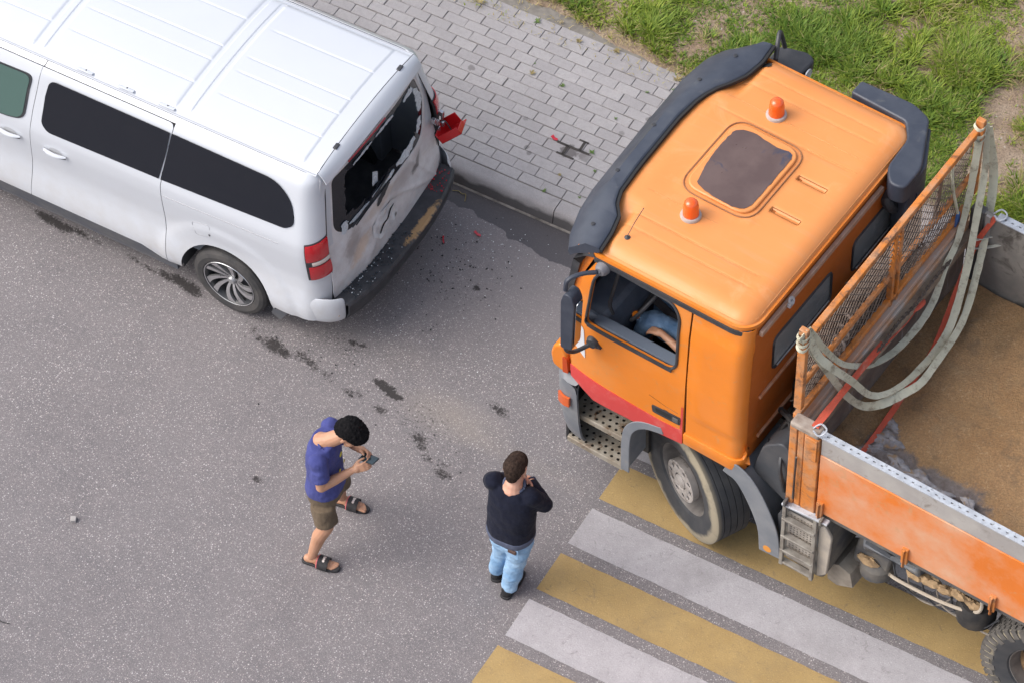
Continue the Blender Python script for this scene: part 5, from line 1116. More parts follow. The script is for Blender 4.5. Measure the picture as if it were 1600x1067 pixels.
def rear_wheel(x, sgn):
    w = empty('wheel', (x, sgn * .87, .53)); w.parent = truck; w.rotation_euler = (R(90) if sgn < 0 else R(-90), 0, 0)
    b = MB(); b.lathe([(.30, -.10), (.40, -.15), (.49, -.145), (.515, -.13), (.515, .13), (.49, .145), (.40, .15), (.315, .13), (.30, .11)], n=64, caps=False); ty = obj('tyre', b, T_RUB, w, sharp=30)
    b = MB()
    for k in range(60):
        for j in range(7):
            a = 2 * math.pi * (k + (.5 if j % 2 else 0)) / 60; z0 = -.13 + .26 * j / 7; Mx = Matrix.Rotation(a, 4, 'Z'); b.box((.512, -.021, z0 + .003), (.532, .021, z0 + .035), mat=Mx @ Matrix.Rotation(R(0), 4, 'X'))
    for k in range(44):
        for sd2 in (-1, 1):
            Mx = Matrix.Rotation(2 * math.pi * (k + .25 * sd2) / 44, 4, 'Z'); z1 = sd2 * .148; b.box((.415 + .03 * (k % 2), -.022, min(z1, z1 - sd2 * .03)), (.522, .022, max(z1 + sd2 * .006, z1 - sd2 * .03)), mat=Mx)
    o = obj('tread_blocks', b, M('dusty_tread', (.13, .12, .11), (.075, .07, .066), 9, .85), ty, smooth=False); o['kind'] = 'stuff'
    b = MB(); b.lathe([(.10, -.06), (.20, -.07), (.27, -.06), (.285, .05), (.30, .115), (.312, .118), (.31, .10)], n=40, caps=False); rim = obj('rim', b, RIMD, w, sharp=30)
    b = MB(); b.lathe([(0, .06), (.09, .05), (.11, .02), (.13, -.05), (.20, -.06)], n=20, caps=False); obj('hub', b, RIMD, rim)
    b = MB(); rs_ = random.Random(4); b.grid(np.linspace(0, math.pi, 12), np.linspace(.13, .30, 5), lambda t, r: (-r * math.cos(t) * .95, -r * math.sin(t) * .9 - .0, .0 + .06 * math.sin(t) + rs_.uniform(-.02, .02) + (.30 - r) * .25)); obj('caked_sand', b, WSAND, rim, sharp=80)
    return w
q = NT('wet_sand'); co = q.co('Object'); w_ = q.attr('wetness')
c = q.mix(q.map(q.noise(co, 1.8, 6, .65), .35, .65), (0.64, 0.40, 0.205), (0.54, 0.315, 0.15)); c = q.mix(q.map(q.noise(co, 3.2, 6, .7, .6), .52, .68, 0, .6), c, (0.54, 0.37, 0.21))
c = q.mix(q.map(q.noise(co, 70, 4, .7), .40, .62, 0, .45), c, (0.20, 0.115, 0.055)); c = q.mix(q.map(q.noise(co, 1.1, 6, .7, .8), .50, .66, 0, .5), c, (0.27, 0.185, 0.105)); c = q.mix(q.map(q.noise(co, 5, 6, .7), .54, .66, 0, .6), c, (0.24, 0.165, 0.10))
c = q.mix(q.math('MULTIPLY', q.map(q.noise(co, 45, 3, .6), .58, .68), q.map(q.noise(co, 2.3, 5, .7), .45, .6, .1, .9)), c, (0.68, 0.48, 0.29))
gy_ = q.math('ADD', q.attr('grey'), q.map(q.noise(co, 9, 6, .75), .2, .8, -.55, .35)); c = q.mix(q.map(gy_, .30, .55, 0, .85), c, q.mix(q.map(q.noise(co, 18, 5), .35, .65), (0.33, 0.32, 0.34), (0.17, 0.155, 0.16)))
q.bump(q.math('ADD', q.noise(co, 30, 6, .75), q.math('MULTIPLY', q.noise(co, 120, 3), .4)), 1.0, .035); WSAND = q.base(c, q.map(q.noise(co, 1.4, 4), .4, .6, .38, .9))
for x_ in (3.10, 4.45):
    for s in (-1, 1): rear_wheel(x_, s)
# ---- chassis below the bed
for s in (-.42, .42):
    b = MB(); b.box((-.7, s - .04, .85), (6.2, s + .04, 1.12)); obj('frame_rail', b, BLACK_G, truck)
b = MB(); b.tube([(.035, -.7, .52), (.035, .7, .52)], .07, 10); obj('front_axle', b, BLACK_G, truck)
for x_ in (3.10, 4.45):
    b = MB(); b.tube([(x_, -.7, .53), (x_, .7, .53)], .09, 10); b.lathe([(.0, -.2), (.18, -.12), (.22, 0), (.18, .12), (0, .2)], Matrix.Translation((x_, 0, .53)) @ Matrix.Rotation(R(90), 4, 'X'), 14); obj('rear_axle', b, BLACK_G, truck)
b = MB(); b.box((-.6, -.40, .62), (.7, .40, 1.20)); obj('engine', b, BLACK_G, truck, bevel=.05)
b = MB(); b.box((.60, -.55, 1.15), (.80, .55, 1.75)); b3 = obj('engine_pipework', b, BLACK_G, truck, bevel=.06)
rp = random.Random(12)
for k in range(9):
    y0 = -1.0 + k * .12; b = MB(); b.tube(smooth_path([(.66 + rp.uniform(0, .1), y0, 1.45 + rp.uniform(-.1, .3)), (.80, y0 + rp.uniform(-.1, .1), 1.75 + rp.uniform(-.2, .1)), (.88, y0 + rp.uniform(-.1, .1), 1.5), (.9, y0 + rp.uniform(-.2, .2), 1.2)], 4), rp.uniform(.012, .03), 6); obj('hose', b, rp.choice([BLACK_G, BLACK_TRIM, DUSTY]), truck)
# ---- side box with boarding ladder
b = MB(); b.prism(rpoly([(.955, .60), (1.33, .56), (1.37, .70), (1.37, 1.18), (1.30, 1.27), (1.0, 1.25), (.95, 1.10)], .07, 4), lambda u, v, w: (u, w, v), -1.17, -.62); box_ = obj('side_box', b, DUSTY, truck, bevel=.02, bseg=2)
H = [circle(x_, z_, .0085, 6) for x_ in np.arange(1.045, 1.235, .028) for z_ in np.arange(.66, 1.17, .028)]
b = MB(); b.panel(rpoly([(1.02, .62), (1.25, .62), (1.25, 1.20), (1.02, 1.20)], .02, 2), lambda u, v: (u, -1.178, v), holes=H, step=.3, bstep=.5); obj('perforated_plate', b, M('dusty_perforated_steel', (.40, .36, .32), (.28, .25, .22), 9, .7, .1), box_, out=(0, -1, 0), solid=.004, smooth=False)
b = MB(); b.prism(rpoly([(1.29, .60), (1.37, .68), (1.39, 1.15), (1.33, 1.25), (1.28, 1.22)], .02, 2), lambda u, v, w: (u, w, v), -1.19, -1.16); obj('box_rim', b, M('dusty_beige_steel', (.42, .37, .31), (.30, .27, .24), 6, .7), box_, bevel=.008)
lad = empty('ladder', (0, 0, 0)); lad.parent = truck
LADM = M('ladder_steel', (.30, .28, .25), (.19, .17, .15), 11, .6, .3)
for x_ in (1.005, 1.262):
    b = MB(); b.bar((x_, -1.21, 1.33 if x_ > 1.1 else 1.30), (x_ + .01, -1.235, .60), .028, .03, up=(1, 0, 0)); obj('ladder_rail', b, LADM, lad, bevel=.004)
for z_ in (1.16, .95, .775, .63):
    b = MB(); b.bar((1.0, -1.222, z_), (1.275, -1.222, z_), .05, .022); obj('rung', b, LADM, lad, bevel=.004)
b = MB(); b.bar((.98, -1.20, 1.30), (1.36, -1.20, 1.335), .05, .02); obj('ladder_hanger', b, GALV, lad, bevel=.003)
for s in range(2):
    b = MB(); b.box((1.00 + s * .30, -1.24, 1.31), (1.02 + s * .30, -1.19, 1.37)); obj('hanger_clip', b, DUSTY, lad, bevel=.004)
# canvas end behind the box, air tanks, valves, pipes, caked dirt
b = MB(); b.prism([(1.32, .42), (1.40, .40), (1.53, .47), (1.50, .62), (1.40, .66), (1.30, .60)], lambda u, v, w: (u + .06 * (w + .9), w, v), -1.05, -.75); obj('torn_mud_flap', b, M('dusty_beige_rubber', (.33, .29, .24), (.2, .17, .14), 6, .9), truck, sharp=20)
b = MB(); b.tube([(1.55, -.86, 1.02), (2.02, -.86, 1.04)], .17, 20); obj('air_tank', b, GREY_PL, truck, bevel=.03, bseg=3); b = MB(); b.tube([(2.08, -.80, 1.05), (2.42, -.80, 1.06)], .15, 18); obj('air_tank', b, GREY_PL, truck, bevel=.03, bseg=3)
b = MB(); b.prism(rpoly([(1.45, .70), (1.75, .72), (1.78, .98), (1.50, 1.05)], .05), lambda u, v, w: (u, w, v), -.98, -.70); obj('valve_box', b, DUSTY, truck, bevel=.02)
b = MB(); b.lathe([(0, .10), (.09, .09), (.13, .04), (.13, -.06), (.08, -.09), (0, -.10)], Matrix.Translation((1.64, -.92, .72)), 18); obj('brake_chamber', b, DUSTY, truck)
b = MB(); b.tube(smooth_path([(1.78, -1.0, .80), (1.90, -1.02, .82), (2.2, -1.02, .84), (2.45, -1.0, .88), (2.52, -.98, .95), (2.48, -.95, 1.06), (2.36, -.92, 1.06)], 5), .014, 7); obj('guard_hoop', b, M('dusty_pipe', (.42, .36, .29), None, rough=.8), truck)
for k in range(6):
    a = 1.75 + k * .12; b = MB(); b.tube(smooth_path([(a, -.92, .92), (a + .1, -.99, .76 + rp.uniform(-.04, .04)), (a + .3, -1.0, .74 + rp.uniform(-.03, .04)), (a + .42, -.93, .86)], 5), .008, 5); obj('air_line', b, M('dusty_hose', (.20, .175, .15), None, rough=.9) if k % 2 else BLACK_TRIM, truck)
for k, (cx, cy, cz, rr_) in enumerate(((1.60, -.99, .82, .07), (1.98, -.98, .93, .06), (2.10, -.97, .94, .07), (2.22, -.97, .93, .06), (2.34, -.96, .95, .07), (2.44, -.96, .92, .06))):
    b = MB(); rs_ = random.Random(k); b.grid(np.linspace(0, 2 * math.pi, 13), np.linspace(-1.5, 1.5, 7), lambda t, s_: (cx + rr_ * 1.3 * math.cos(t) * math.cos(s_) + rs_.uniform(-.012, .012), cy + rr_ * .6 * math.sin(t) * math.cos(s_) + rs_.uniform(-.008, .008), cz + rr_ * .6 * math.sin(s_) + rs_.uniform(-.012, .012))); obj('caked_dirt', b, M('caked_tan_dirt', (.40, .27, .15), (.27, .18, .10), 20, .95), truck, sharp=10)
b = MB(); b.lathe([(0, .13), (.12, .12), (.15, .05), (.15, -.05), (.1, -.12), (0, -.13)], Matrix.Translation((2.45, -.9, .78)), 18); obj('brake_chamber', b, BLACK_G, truck)
b = MB(); b.box((1.0, -.60, 1.18), (6.2, .60, 1.30)); obj('subframe', b, BLACK_G, truck)

# ---- load bed
BX1 = 6.1
bed = empty('load_bed', (0, 0, 0)); bed.parent = truck
b = MB(); b.box((1.0, -1.15, 1.30), (BX1, 1.19, 1.36)); obj('bed_floor', b, DUSTY, bed)
# left dropside: orange lower board, grey upper board, galvanised perforated capping
b = MB(); b.box((1.235, -1.172, 1.365), (BX1, -1.135, 2.03)); lb = obj('dropside_board', b, OR_D, bed, bevel=.006)
b = MB(); b.box((1.235, -1.166, 2.032), (BX1, -1.135, 2.235)); obj('dropside_board', b, GREYP, bed, bevel=.005)
def capping(x0, x1, y0, y1, z, par, slots_y):
    H = [rpoly([(x, slots_y - .006), (x + .022, slots_y - .006), (x + .022, slots_y + .006), (x, slots_y + .006)], .005, 2) for x in np.arange(x0 + .05, min(x1, 3.6) - .05, .062)]
    b = MB(); b.panel([(x0, y0), (x1, y0), (x1, y1), (x0, y1)], lambda u, v: (u, v, z), holes=H, step=.6, bstep=.8); return obj('perforated_capping', b, GALV, par, solid=.01, out=(0, 0, 1), smooth=False)
capping(1.215, BX1, -1.182, -1.118, 2.248, bed, -1.15)
for x_ in (1.245, 1.95, 2.66, 3.4, 4.2, 5.0):
    b = MB(); b.box((x_, -1.195, 1.33), (x_ + .05, -1.168, 1.50)); b.tube([(x_ + .025, -1.20, 1.30), (x_ + .025, -1.20, 1.50)], .012, 6); obj('hinge', b, OR_X, bed, bevel=.004)
# stanchion at the front left corner
for k, (x0, x1, y0, m_) in enumerate(((.985, 1.045, -1.185, OR_X), (1.05, 1.10, -1.178, OR_X), (1.105, 1.225, -1.182, OR_X))):
    b = MB(); b.box((x0, y0, 1.30), (x1, -1.09, 2.20 + .03 * (k < 2))); obj('corner_post', b, m_, bed, bevel=.008)
b = MB(); b.box((1.12, -1.196, 1.95), (1.215, -1.181, 2.19)); obj('hinge_plate', b, OR_X, bed, bevel=.004)
b = MB(); b.tube([(1.055, -1.195, 1.40), (1.06, -1.197, 1.9)], .009, 6); obj('drop_bolt', b, DUSTY, bed)
b = MB(); b.box((.985, -1.19, 2.20), (1.22, -1.08, 2.255)); obj('post_cap', b, M('dirty_grey_cap', (.33, .28, .24), (.22, .17, .14), 12, .8), bed, bevel=.015)
# right dropside
b = MB(); b.box((1.06, 1.205, 1.365), (BX1, 1.24, 2.24)); obj('dropside_board', b, INNER_R, bed, bevel=.006)
b = MB(); b.box((1.16, 1.186, 1.95), (1.20, 1.206, 2.24)); obj('board_batten', b, GREYP, bed)
capping(1.24, BX1, 1.185, 1.262, 2.252, bed, 1.222)
b = MB(); b.box((1.03, 1.19, 1.33), (1.14, 1.26, 2.25)); obj('corner_post', b, DUSTY, bed, bevel=.008)
b = MB(); b.box((BX1 - .04, -1.13, 1.365), (BX1, 1.2, 2.24)); obj('tail_board', b, OR_D, bed)
# headboard: panel, rails, mesh frame with posts
hb = empty('headboard', (0, 0, 0)); hb.parent = truck
b = MB(); b.box((1.00, -1.09, 1.36), (1.03, 1.18, 1.98)); obj('headboard_panel', b, INNER, hb)
for (x_, z_, w_, h_, m_) in ((.965, 2.175, .045, .05, OR_X), (.985, 2.10, .06, .05, M('pinkish_worn_rail', (.48, .27, .17), (.40, .34, .30), 5, .75)), (1.00, 2.03, .06, .06, M('pale_worn_rail', (.42, .36, .31), (.50, .25, .12), 6, .75)), (1.035, 1.965, .10, .09, WOOD)):
    b = MB(); b.bar((x_, -1.08, z_), (x_, 1.22, z_), w_, h_); obj('headboard_rail', b, m_, hb, bevel=.006)
for y_, z0, z1 in ((-1.05, 2.26, 3.13), (1.31, 2.27, 3.06)):
    b = MB(); b.bar((.97, y_, z0), (.975, y_, z1), .045, .065, up=(1, 0, 0)); b2 = obj('headboard_post', b, OR_X, hb, bevel=.006)
b = MB(); b.bar((.955, -1.0, 2.925), (.955, 1.31, 2.925), .05, .055); obj('top_rail', b, OR_X, hb, bevel=.006)
b = MB(); b.bar((.95, -1.02, 2.44), (.95, 1.31, 2.44), .035, .05); obj('middle_rail', b, OR_X, hb, bevel=.005)
for y_ in (.17, .245):
    b = MB(); b.bar((.965, y_, 2.05), (.965, y_, 2.90), .03, .045, up=(1, 0, 0)); obj('headboard_post', b, OR_X, hb, bevel=.004)
b = MB(); b.bar((.94, .80, 2.45), (.95, .83, 2.86), .012, .05, up=(0, 1, 0)); obj('flat_brace', b, M('rusty_flat', (.16, .10, .07), None, rough=.9), hb)
WIRE = M('rusty_wire', (0.13, 0.095, 0.075), (0.22, 0.17, 0.14), 20, .8)
b = MB(); rw2 = random.Random(6); cols = int(2.32 / .072); Z0, Z1 = 2.13, 2.90; nz = 11
def mp(i, j): 
    y_ = -1.01 + i * .072; z_ = Z0 + (Z1 - Z0) * j / nz; s_ = .012 * math.sin(5 * y_ + 7 * z_) ; return (.945 + s_ + .02 * math.sin(3 * y_), y_ + .012 * math.sin(9 * z_), z_)
for i in range(cols):
    for k in (0, 1):
        P = [mp(i + .5 + (.25 if (j + k) % 2 else -.25) * 2, j) for j in range(nz + 1)]; b.tube(P, .0048, 4, caps=False)
o = obj('wire_mesh', b, WIRE, hb, smooth=False); o['kind'] = 'stuff'
# ================================================================= PEOPLE
def capsule(mb, p0, p1, r0, r1, n=14, rings=5, flat=None):
    p0, p1 = Vector(p0), Vector(p1); d, a, b_ = frame_from(p1 - p0 if (p1 - p0).length > 1e-6 else (0, 0, 1), (0, 1, 0.01))

    R_ = []
    for i in range(rings + 1):
        t = R(-90) + R(90) * i / rings; R_.append((r0 * math.cos(t), p0 + d * (r0 * math.sin(t))))
    for i in range(rings + 1):
        t = R(90) * i / rings; R_.append((r1 * math.cos(t), p1 + d * (r1 * math.sin(t))))
    vs = []
    for r, c in R_:
        for k in range(n):
            t = 2 * math.pi * k / n; vs.append(c + a * (max(r, 1e-4) * math.cos(t)) + b_ * (max(r, 1e-4) * math.sin(t)))
    if flat:
        fd, k_ = Vector(flat[0]).normalized(), flat[1]
        vs = [v + fd * ((v - (p0 + d * (v - p0).dot(d))).dot(fd) * (k_ - 1)) for v in vs]
    m = len(R_); fs = [(i * n + k, i * n + (k + 1) % n, (i + 1) * n + (k + 1) % n, (i + 1) * n + k) for i in range(m - 1) for k in range(n)]
    fs += [tuple(range(n - 1, -1, -1)), tuple((m - 1) * n + k for k in range(n))]
    mb.add(vs, fs)

def slices(mb, secs, n=28, pw=2.3):
    """horizontal superelliptic slices [(cx, cy, cz, rx, ry)] with flat ends"""
    vs = []
    for cx, cy, cz, rx, ry in secs:
        for k in range(n):
            t = 2 * math.pi * k / n; c, s = math.cos(t), math.sin(t)
            vs.append((cx + rx * math.copysign(abs(c) ** (2 / pw), c), cy + ry * math.copysign(abs(s) ** (2 / pw), s), cz))
    m = len(secs); fs = [(i * n + k, i * n + (k + 1) % n, (i + 1) * n + (k + 1) % n, (i + 1) * n + k) for i in range(m - 1) for k in range(n)]
    fs += [tuple(range(n - 1, -1, -1)), tuple((m - 1) * n + k for k in range(n))]
    mb.add(vs, fs)

FOLD = bpy.data.textures.new('folds', 'CLOUDS'); FOLD.noise_scale = 0.11; FOLD.noise_depth = 2
CURL = bpy.data.textures.new('curls', 'CLOUDS'); CURL.noise_scale = 0.018; CURL.noise_depth = 1
def soft(name, mb, mat, parent, voxel=.006, it=6, disp=None):
    o = obj(name, mb, mat, parent, sharp=180)
    md = o.modifiers.new('remesh', 'REMESH'); md.mode = 'VOXEL'; md.voxel_size = voxel; md.use_smooth_shade = True
    md = o.modifiers.new('smooth', 'SMOOTH'); md.factor = .5; md.iterations = it
    if disp:
        md = o.modifiers.new('folds', 'DISPLACE'); md.texture = disp[0]; md.strength = disp[1]; md.mid_level = .5; md.texture_coords = 'LOCAL'
    return o

def hand(mb, wrist, fwd, palm, thumb, curl=.5, s=1.0, spread=.10):
    """five-fingered hand; palm = palm normal, thumb = side of the thumb"""
    w = Vector(wrist); f = Vector(fwd).normalized(); t = Vector(thumb); t = (t - f * t.dot(f)).normalized(); p = f.cross(t); p = p if p.dot(Vector(palm)) > 0 else -p
    P = lambda a, b_, c: w + f * (a * s) + t * (b_ * s) + p * (c * s)
    capsule(mb, P(0, 0, 0), P(.03, 0, 0), .026 * s, .030 * s)
    for k in (-.024, -.008, .008, .024): capsule(mb, P(.025, k * .8, 0), P(.088, k, 0), .0145 * s, .0125 * s)
    for i, (k, L) in enumerate(((.028, .070), (.009, .078), (-.010, .073), (-.028, .058))):
        a0 = P(.088, k, 0); ang = 0; cur = a0; sp = (.5 - i / 3) * spread * 2
        for j, fr in enumerate((.45, .31, .24)):
            ang += curl * (0.7 if j == 0 else .85); d = f * math.cos(ang) + p * math.sin(ang) + t * sp * .5; d.normalize(); nx = cur + d * (L * fr * s)
            capsule(mb, cur, nx, (.0098 - .0008 * j) * s, (.0092 - .0009 * j) * s, 8, 3); cur = nx
    a0 = P(.022, .020, .006); a1 = P(.055, .044, .018); a2 = P(.082, .050, .028); a3 = P(.104, .046, .036 + .01 * curl)
    capsule(mb, a0, a1, .0155 * s, .0125 * s, 8, 3); capsule(mb, a1, a2, .0115 * s, .0105 * s, 8, 3); capsule(mb, a2, a3, .0105 * s, .0085 * s, 8, 3)

def head_frame(c, face, up):
    f = Vector(face).normalized(); u = Vector(up); u = (u - f * u.dot(f)).normalized(); r = f.cross(u)
    return Matrix(((r.x, f.x, u.x, c[0]), (r.y, f.y, u.y, c[1]), (r.z, f.z, u.z, c[2]), (0, 0, 0, 1)))
def head(mb, Hm):
    P = lambda x, y, z: Hm @ Vector((x, y, z))
    capsule(mb, P(0, -.025, .035), P(0, .015, .035), .082, .080); capsule(mb, P(0, -.02, .02), P(0, .03, .0), .076, .070)
    capsule(mb, P(0, .045, -.03), P(0, .055, -.075), .052, .040); capsule(mb, P(-.02, .06, -.095), P(.02, .06, -.095), .022, .022)
    capsule(mb, P(-.03, .078, .018), P(.03, .078, .018), .014, .014, 8, 3)                     # brow
    capsule(mb, P(0, .090, .010), P(0, .112, -.030), .010, .014, 8, 3)                          # nose
    for s in (-1, 1):
        capsule(mb, P(s * .012, .098, -.034), P(s * .014, .096, -.034), .009, .009, 8, 3)
        capsule(mb, P(s * .078, -.012, .018), P(s * .083, -.008, -.028), .020, .013, 8, 3, flat=(Hm.to_3x3() @ Vector((1, 0, 0)), .5))   # ear
        capsule(mb, P(s * .045, .055, -.02), P(s * .04, .06, -.04), .025, .024, 8, 3)
    capsule(mb, P(-.016, .092, -.062), P(.016, .092, -.062), .0085, .0085, 8, 3); capsule(mb, P(-.014, .091, -.074), P(.014, .091, -.074), .0085, .0085, 8, 3)
def eyes(Hm, parent):
    for s in (-1, 1):
        b = MB(); b.lathe([(0, -.011), (.008, -.008), (.011, 0), (.008, .008), (0, .011)], Hm @ Matrix.Translation((s * .031, .080, -.003)), 12); e = obj('eye', b, M('eye_white', (.7, .68, .66), None, rough=.2), parent, sharp=180)
        b = MB(); b.lathe([(0, .0115), (.005, .0108)], Hm @ Matrix.Translation((s * .031, .0805, -.003)) @ Matrix.Rotation(R(-90), 4, 'X'), 10); obj('iris', b, M('iris_brown', (.03, .015, .008), None, rough=.2), e)
        b = MB(); b.tube([Hm @ Vector((s * (.012 + .040 * t), .094 - .02 * t, .026 + .008 * math.sin(3 * t))) for t in (0, .35, .7, 1)], [.004, .005, .004, .002], 6); obj('eyebrow', b, HAIR_B, parent)

def skin(name, c, c2):
    q = NT(name); co = q.co('Object'); col = q.mix(q.map(q.noise(co, 9, 5, .6), .3, .7), c, c2); q.bump(q.noise(co, 260, 3), .12, .002)
    m = q.base(col, .5); q.p.inputs['Subsurface Weight'].default_value = .12; q.p.inputs['Subsurface Radius'].default_value = (.012, .004, .002); return m
SKIN1 = skin('skin_tan', (0.50, 0.275, 0.175), (0.42, 0.215, 0.13)); SKIN2 = skin('skin_fair', (0.56, 0.315, 0.225), (0.47, 0.24, 0.165))
def cloth(name, c, c2, wv=420, sc=7, lo=.35, hi=.65):
    q = NT(name); co = q.co('Object'); col = q.mix(q.map(q.noise(co, sc, 6, .65), lo, hi), c, c2); col = q.mix(q.map(q.noise(co, wv, 2, .6), .35, .65, 0, .35), col, tuple(k * .6 for k in c))
    q.bump(q.noise(co, 24, 5, .6), .5, .012); m = q.base(col, .92, spec=.2); q.p.inputs['Sheen Weight'].default_value = .04; return m
BLUE_T = cloth('blue_cotton', (0.052, 0.060, 0.205), (0.070, 0.080, 0.255)); KHAKI = cloth('brown_olive_cotton', (0.115, 0.085, 0.058), (0.16, 0.12, 0.082)); NAVY_K = cloth('navy_knit', (0.005, 0.0065, 0.016), (0.010, 0.012, 0.026)); GREYB = cloth('grey_blue_rib', (0.07, 0.085, 0.14), (0.10, 0.115, 0.17))
DENIM = cloth('light_blue_denim', (0.20, 0.36, 0.58), (0.36, 0.52, 0.70), 600, 5, .38, .62); DENIM_D = cloth('blue_denim', (0.10, 0.20, 0.36), (0.22, 0.34, 0.52), 600, 7)
HAIR_B = M('black_hair', (0.004, 0.004, 0.005), (0.010, 0.009, 0.010), 40, .9, bump=.8, bscale=260, spec=.12); HAIR_BR = M('short_brown_hair', (0.024, 0.015, 0.012), (0.05, 0.032, 0.024), 45, .9, bump=.9, bscale=300, spec=.15)
SOLE = M('black_rubber_sole', (0.015, 0.014, 0.016), (0.03, 0.028, 0.03), 20, .7); SHOE = M('black_leather', (0.012, 0.012, 0.014), (0.03, 0.03, 0.032), 15, .4); PINK = M('pink_lining', (0.50, 0.12, 0.13), None, rough=.8)

# ---- man with a phone, blue T-shirt and shorts
m1 = empty('person', (-1.55, -1.16, 0), R(-80), 'person in blue T-shirt, brown shorts and slide sandals looking down at a phone', 'person')
b = MB(); H1 = head_frame((.062, .205, 1.475), (.05, .74, -.67), (0, .67, .74)); head(b, H1)
capsule(b, (.10, .03, 1.35), (.075, .135, 1.43), .062, .057); capsule(b, (.10, .0, 1.325), (.10, .03, 1.35), .08, .066)
slices(b, [(.088, -.015, .88, .105, .075), (.09, -.01, .95, .12, .09), (.10, .0, 1.12, .145, .105), (.105, .01, 1.28, .15, .10), (.105, .015, 1.33, .10, .08)])
AR = ((.262, .03, 1.305), (.305, .055, 1.06), (.135, .240, 1.135)); AL = ((-.055, .0, 1.325), (-.150, .085, 1.07), (-.035, .225, 1.165))
for (sh, el, wr) in (AR, AL):
    capsule(b, sh, el, .052, .041); capsule(b, el, tuple(np.array(el) * .55 + np.array(wr) * .45), .041, .040); capsule(b, tuple(np.array(el) * .55 + np.array(wr) * .45), wr, .040, .027)
hand(b, AR[2], (-.30, .86, .42), (-.75, -.35, .55), (-.35, .1, .9), .55); hand(b, AL[2], (.25, .90, .36), (.75, -.30, .5), (.3, -.2, .9), .65)
LG = (((.165, -.02, .83), (.245, .03, .46), (.292, -.095, .09), (.97, .15)), ((.005, -.02, .83), (-.165, -.02, .46), (-.285, -.085, .09), (.99, .12)))
for i, (hp_, kn, an, _d) in enumerate(LG):
    md_ = tuple(np.array(hp_) * .45 + np.array(kn) * .55); capsule(b, (hp_[0] * .8 + .017, hp_[1] - .012, hp_[2] + .02), md_, .040, .046); capsule(b, md_, kn, .047, .054); mid = tuple(np.array(kn) * .68 + np.array(an) * .32 + np.array((0, -.018, 0))); capsule(b, kn, mid, .056, .057); capsule(b, mid, an, .057, .035)
    ox = an[0]; hy = an[1]; ft = .22
    capsule(b, (ox, hy - .035, .045), (ox, hy + .03, .06), .034, .036); capsule(b, (ox, hy + .02, .06), (ox + .005, hy + .12, .040), .034, .026); capsule(b, (ox - .012, hy + .05, .045), (ox - .016, hy + .145, .036), .026, .020); capsule(b, (ox + .014, hy + .04, .045), (ox + .022, hy + .135, .034), .024, .018)
    big = -1 if i == 0 else 1
    for k, (tx, ty, tr_) in enumerate(((.030, .195, .0135), (.012, .198, .0105), (-.004, .190, .0098), (-.018, .180, .0092), (-.031, .166, .0088))): capsule(b, (ox + big * tx * .9, hy + ty - .055, .034), (ox + big * tx, hy + ty, .030), tr_, tr_ * .9, 8, 3)
soft('body', b, SKIN1, m1, .0048, 3)
eyes(H1, m1)
b = MB(); Ph = lambda x, y, z: H1 @ Vector((x, y, z)); rh = random.Random(2)
capsule(b, Ph(0, -.03, .055), Ph(0, .035, .062), .098, .086); capsule(b, Ph(0, -.055, .01), Ph(0, -.03, .05), .078, .095)
for k in range(420):
    th, ph = rh.uniform(0, 2 * math.pi), rh.uniform(-.1, 1.5); d = Vector((math.cos(th) * math.cos(ph), math.sin(th) * math.cos(ph), math.sin(ph))); p_ = Vector((0, -.005, .052)) + Vector((d.x * .090, d.y * .115, d.z * .090)); capsule(b, Ph(*p_), Ph(*p_), rh.uniform(.006, .014), rh.uniform(.006, .013), 7, 2)
soft('hair', b, HAIR_B, m1, .0038, 1, (CURL, .012))
b = MB(); slices(b, [(.085, -.02, .775, .172, .142), (.085, -.02, .80, .172, .142), (.088, -.012, .95, .155, .128), (.10, -.003, 1.12, .160, .124), (.105, .005, 1.25, .170, .118), (.105, .01, 1.31, .165, .110), (.104, .012, 1.365, .125, .088)])
for (sh, el, wr) in (AR, AL):
    e_ = np.array(sh) * .30 + np.array(el) * .70; capsule(b, tuple(np.array(sh) + np.array((0, 0, -.005))), tuple(np.array(sh) * .8 + np.array(el) * .2), .072, .068); b.tube([sh, tuple(np.array(sh) * .6 + e_ * .4), tuple(e_)], [.066, .070, .074], 18)
soft('t_shirt', b, BLUE_T, m1, .006, 5, (FOLD, .022))
b = MB(); b.tube([(.098 + .082 * math.cos(t), .040 + .064 * math.sin(t), 1.352 + .018 * -math.sin(t) + .006 * math.cos(2 * t)) for t in np.linspace(0, 2 * math.pi, 25)[:-1]], .009, 7, closed=True); obj('neckband', b, BLUE_T, m1)
YEL = M('yellow_print', (0.55, 0.48, 0.06), None, rough=.9)
for px_, pz_, r_ in ((.075, 1.20, .022), (.12, 1.06, .014), (.03, 1.06, .014)):
    b = MB(); b.panel(circle(px_, pz_, r_, 14), lambda u, v: (u, .1295 - .9 * (u - .10) ** 2 + .10 * (1.1 - v) * .2, v), step=.05); obj('shirt_print', b, YEL, m1, out=(0, 1, 0), solid=.003)
b = MB(); slices(b, [(.085, -.022, .70, .164, .134), (.085, -.022, .79, .160, .130), (.085, -.022, .835, .140, .110)])
for (hp_, kn, an, _d) in LG:
    e_ = np.array(hp_) * .10 + np.array(kn) * .90; b.tube([tuple(np.array(hp_) * .80 + e_ * .20 + np.array((-.012 if hp_[0] > .1 else .012, 0, 0))), tuple(np.array(hp_) * .5 + e_ * .5), tuple(e_)], [.090, .094, .090], 20)
soft('shorts', b, KHAKI, m1, .006, 4, (FOLD, .026))
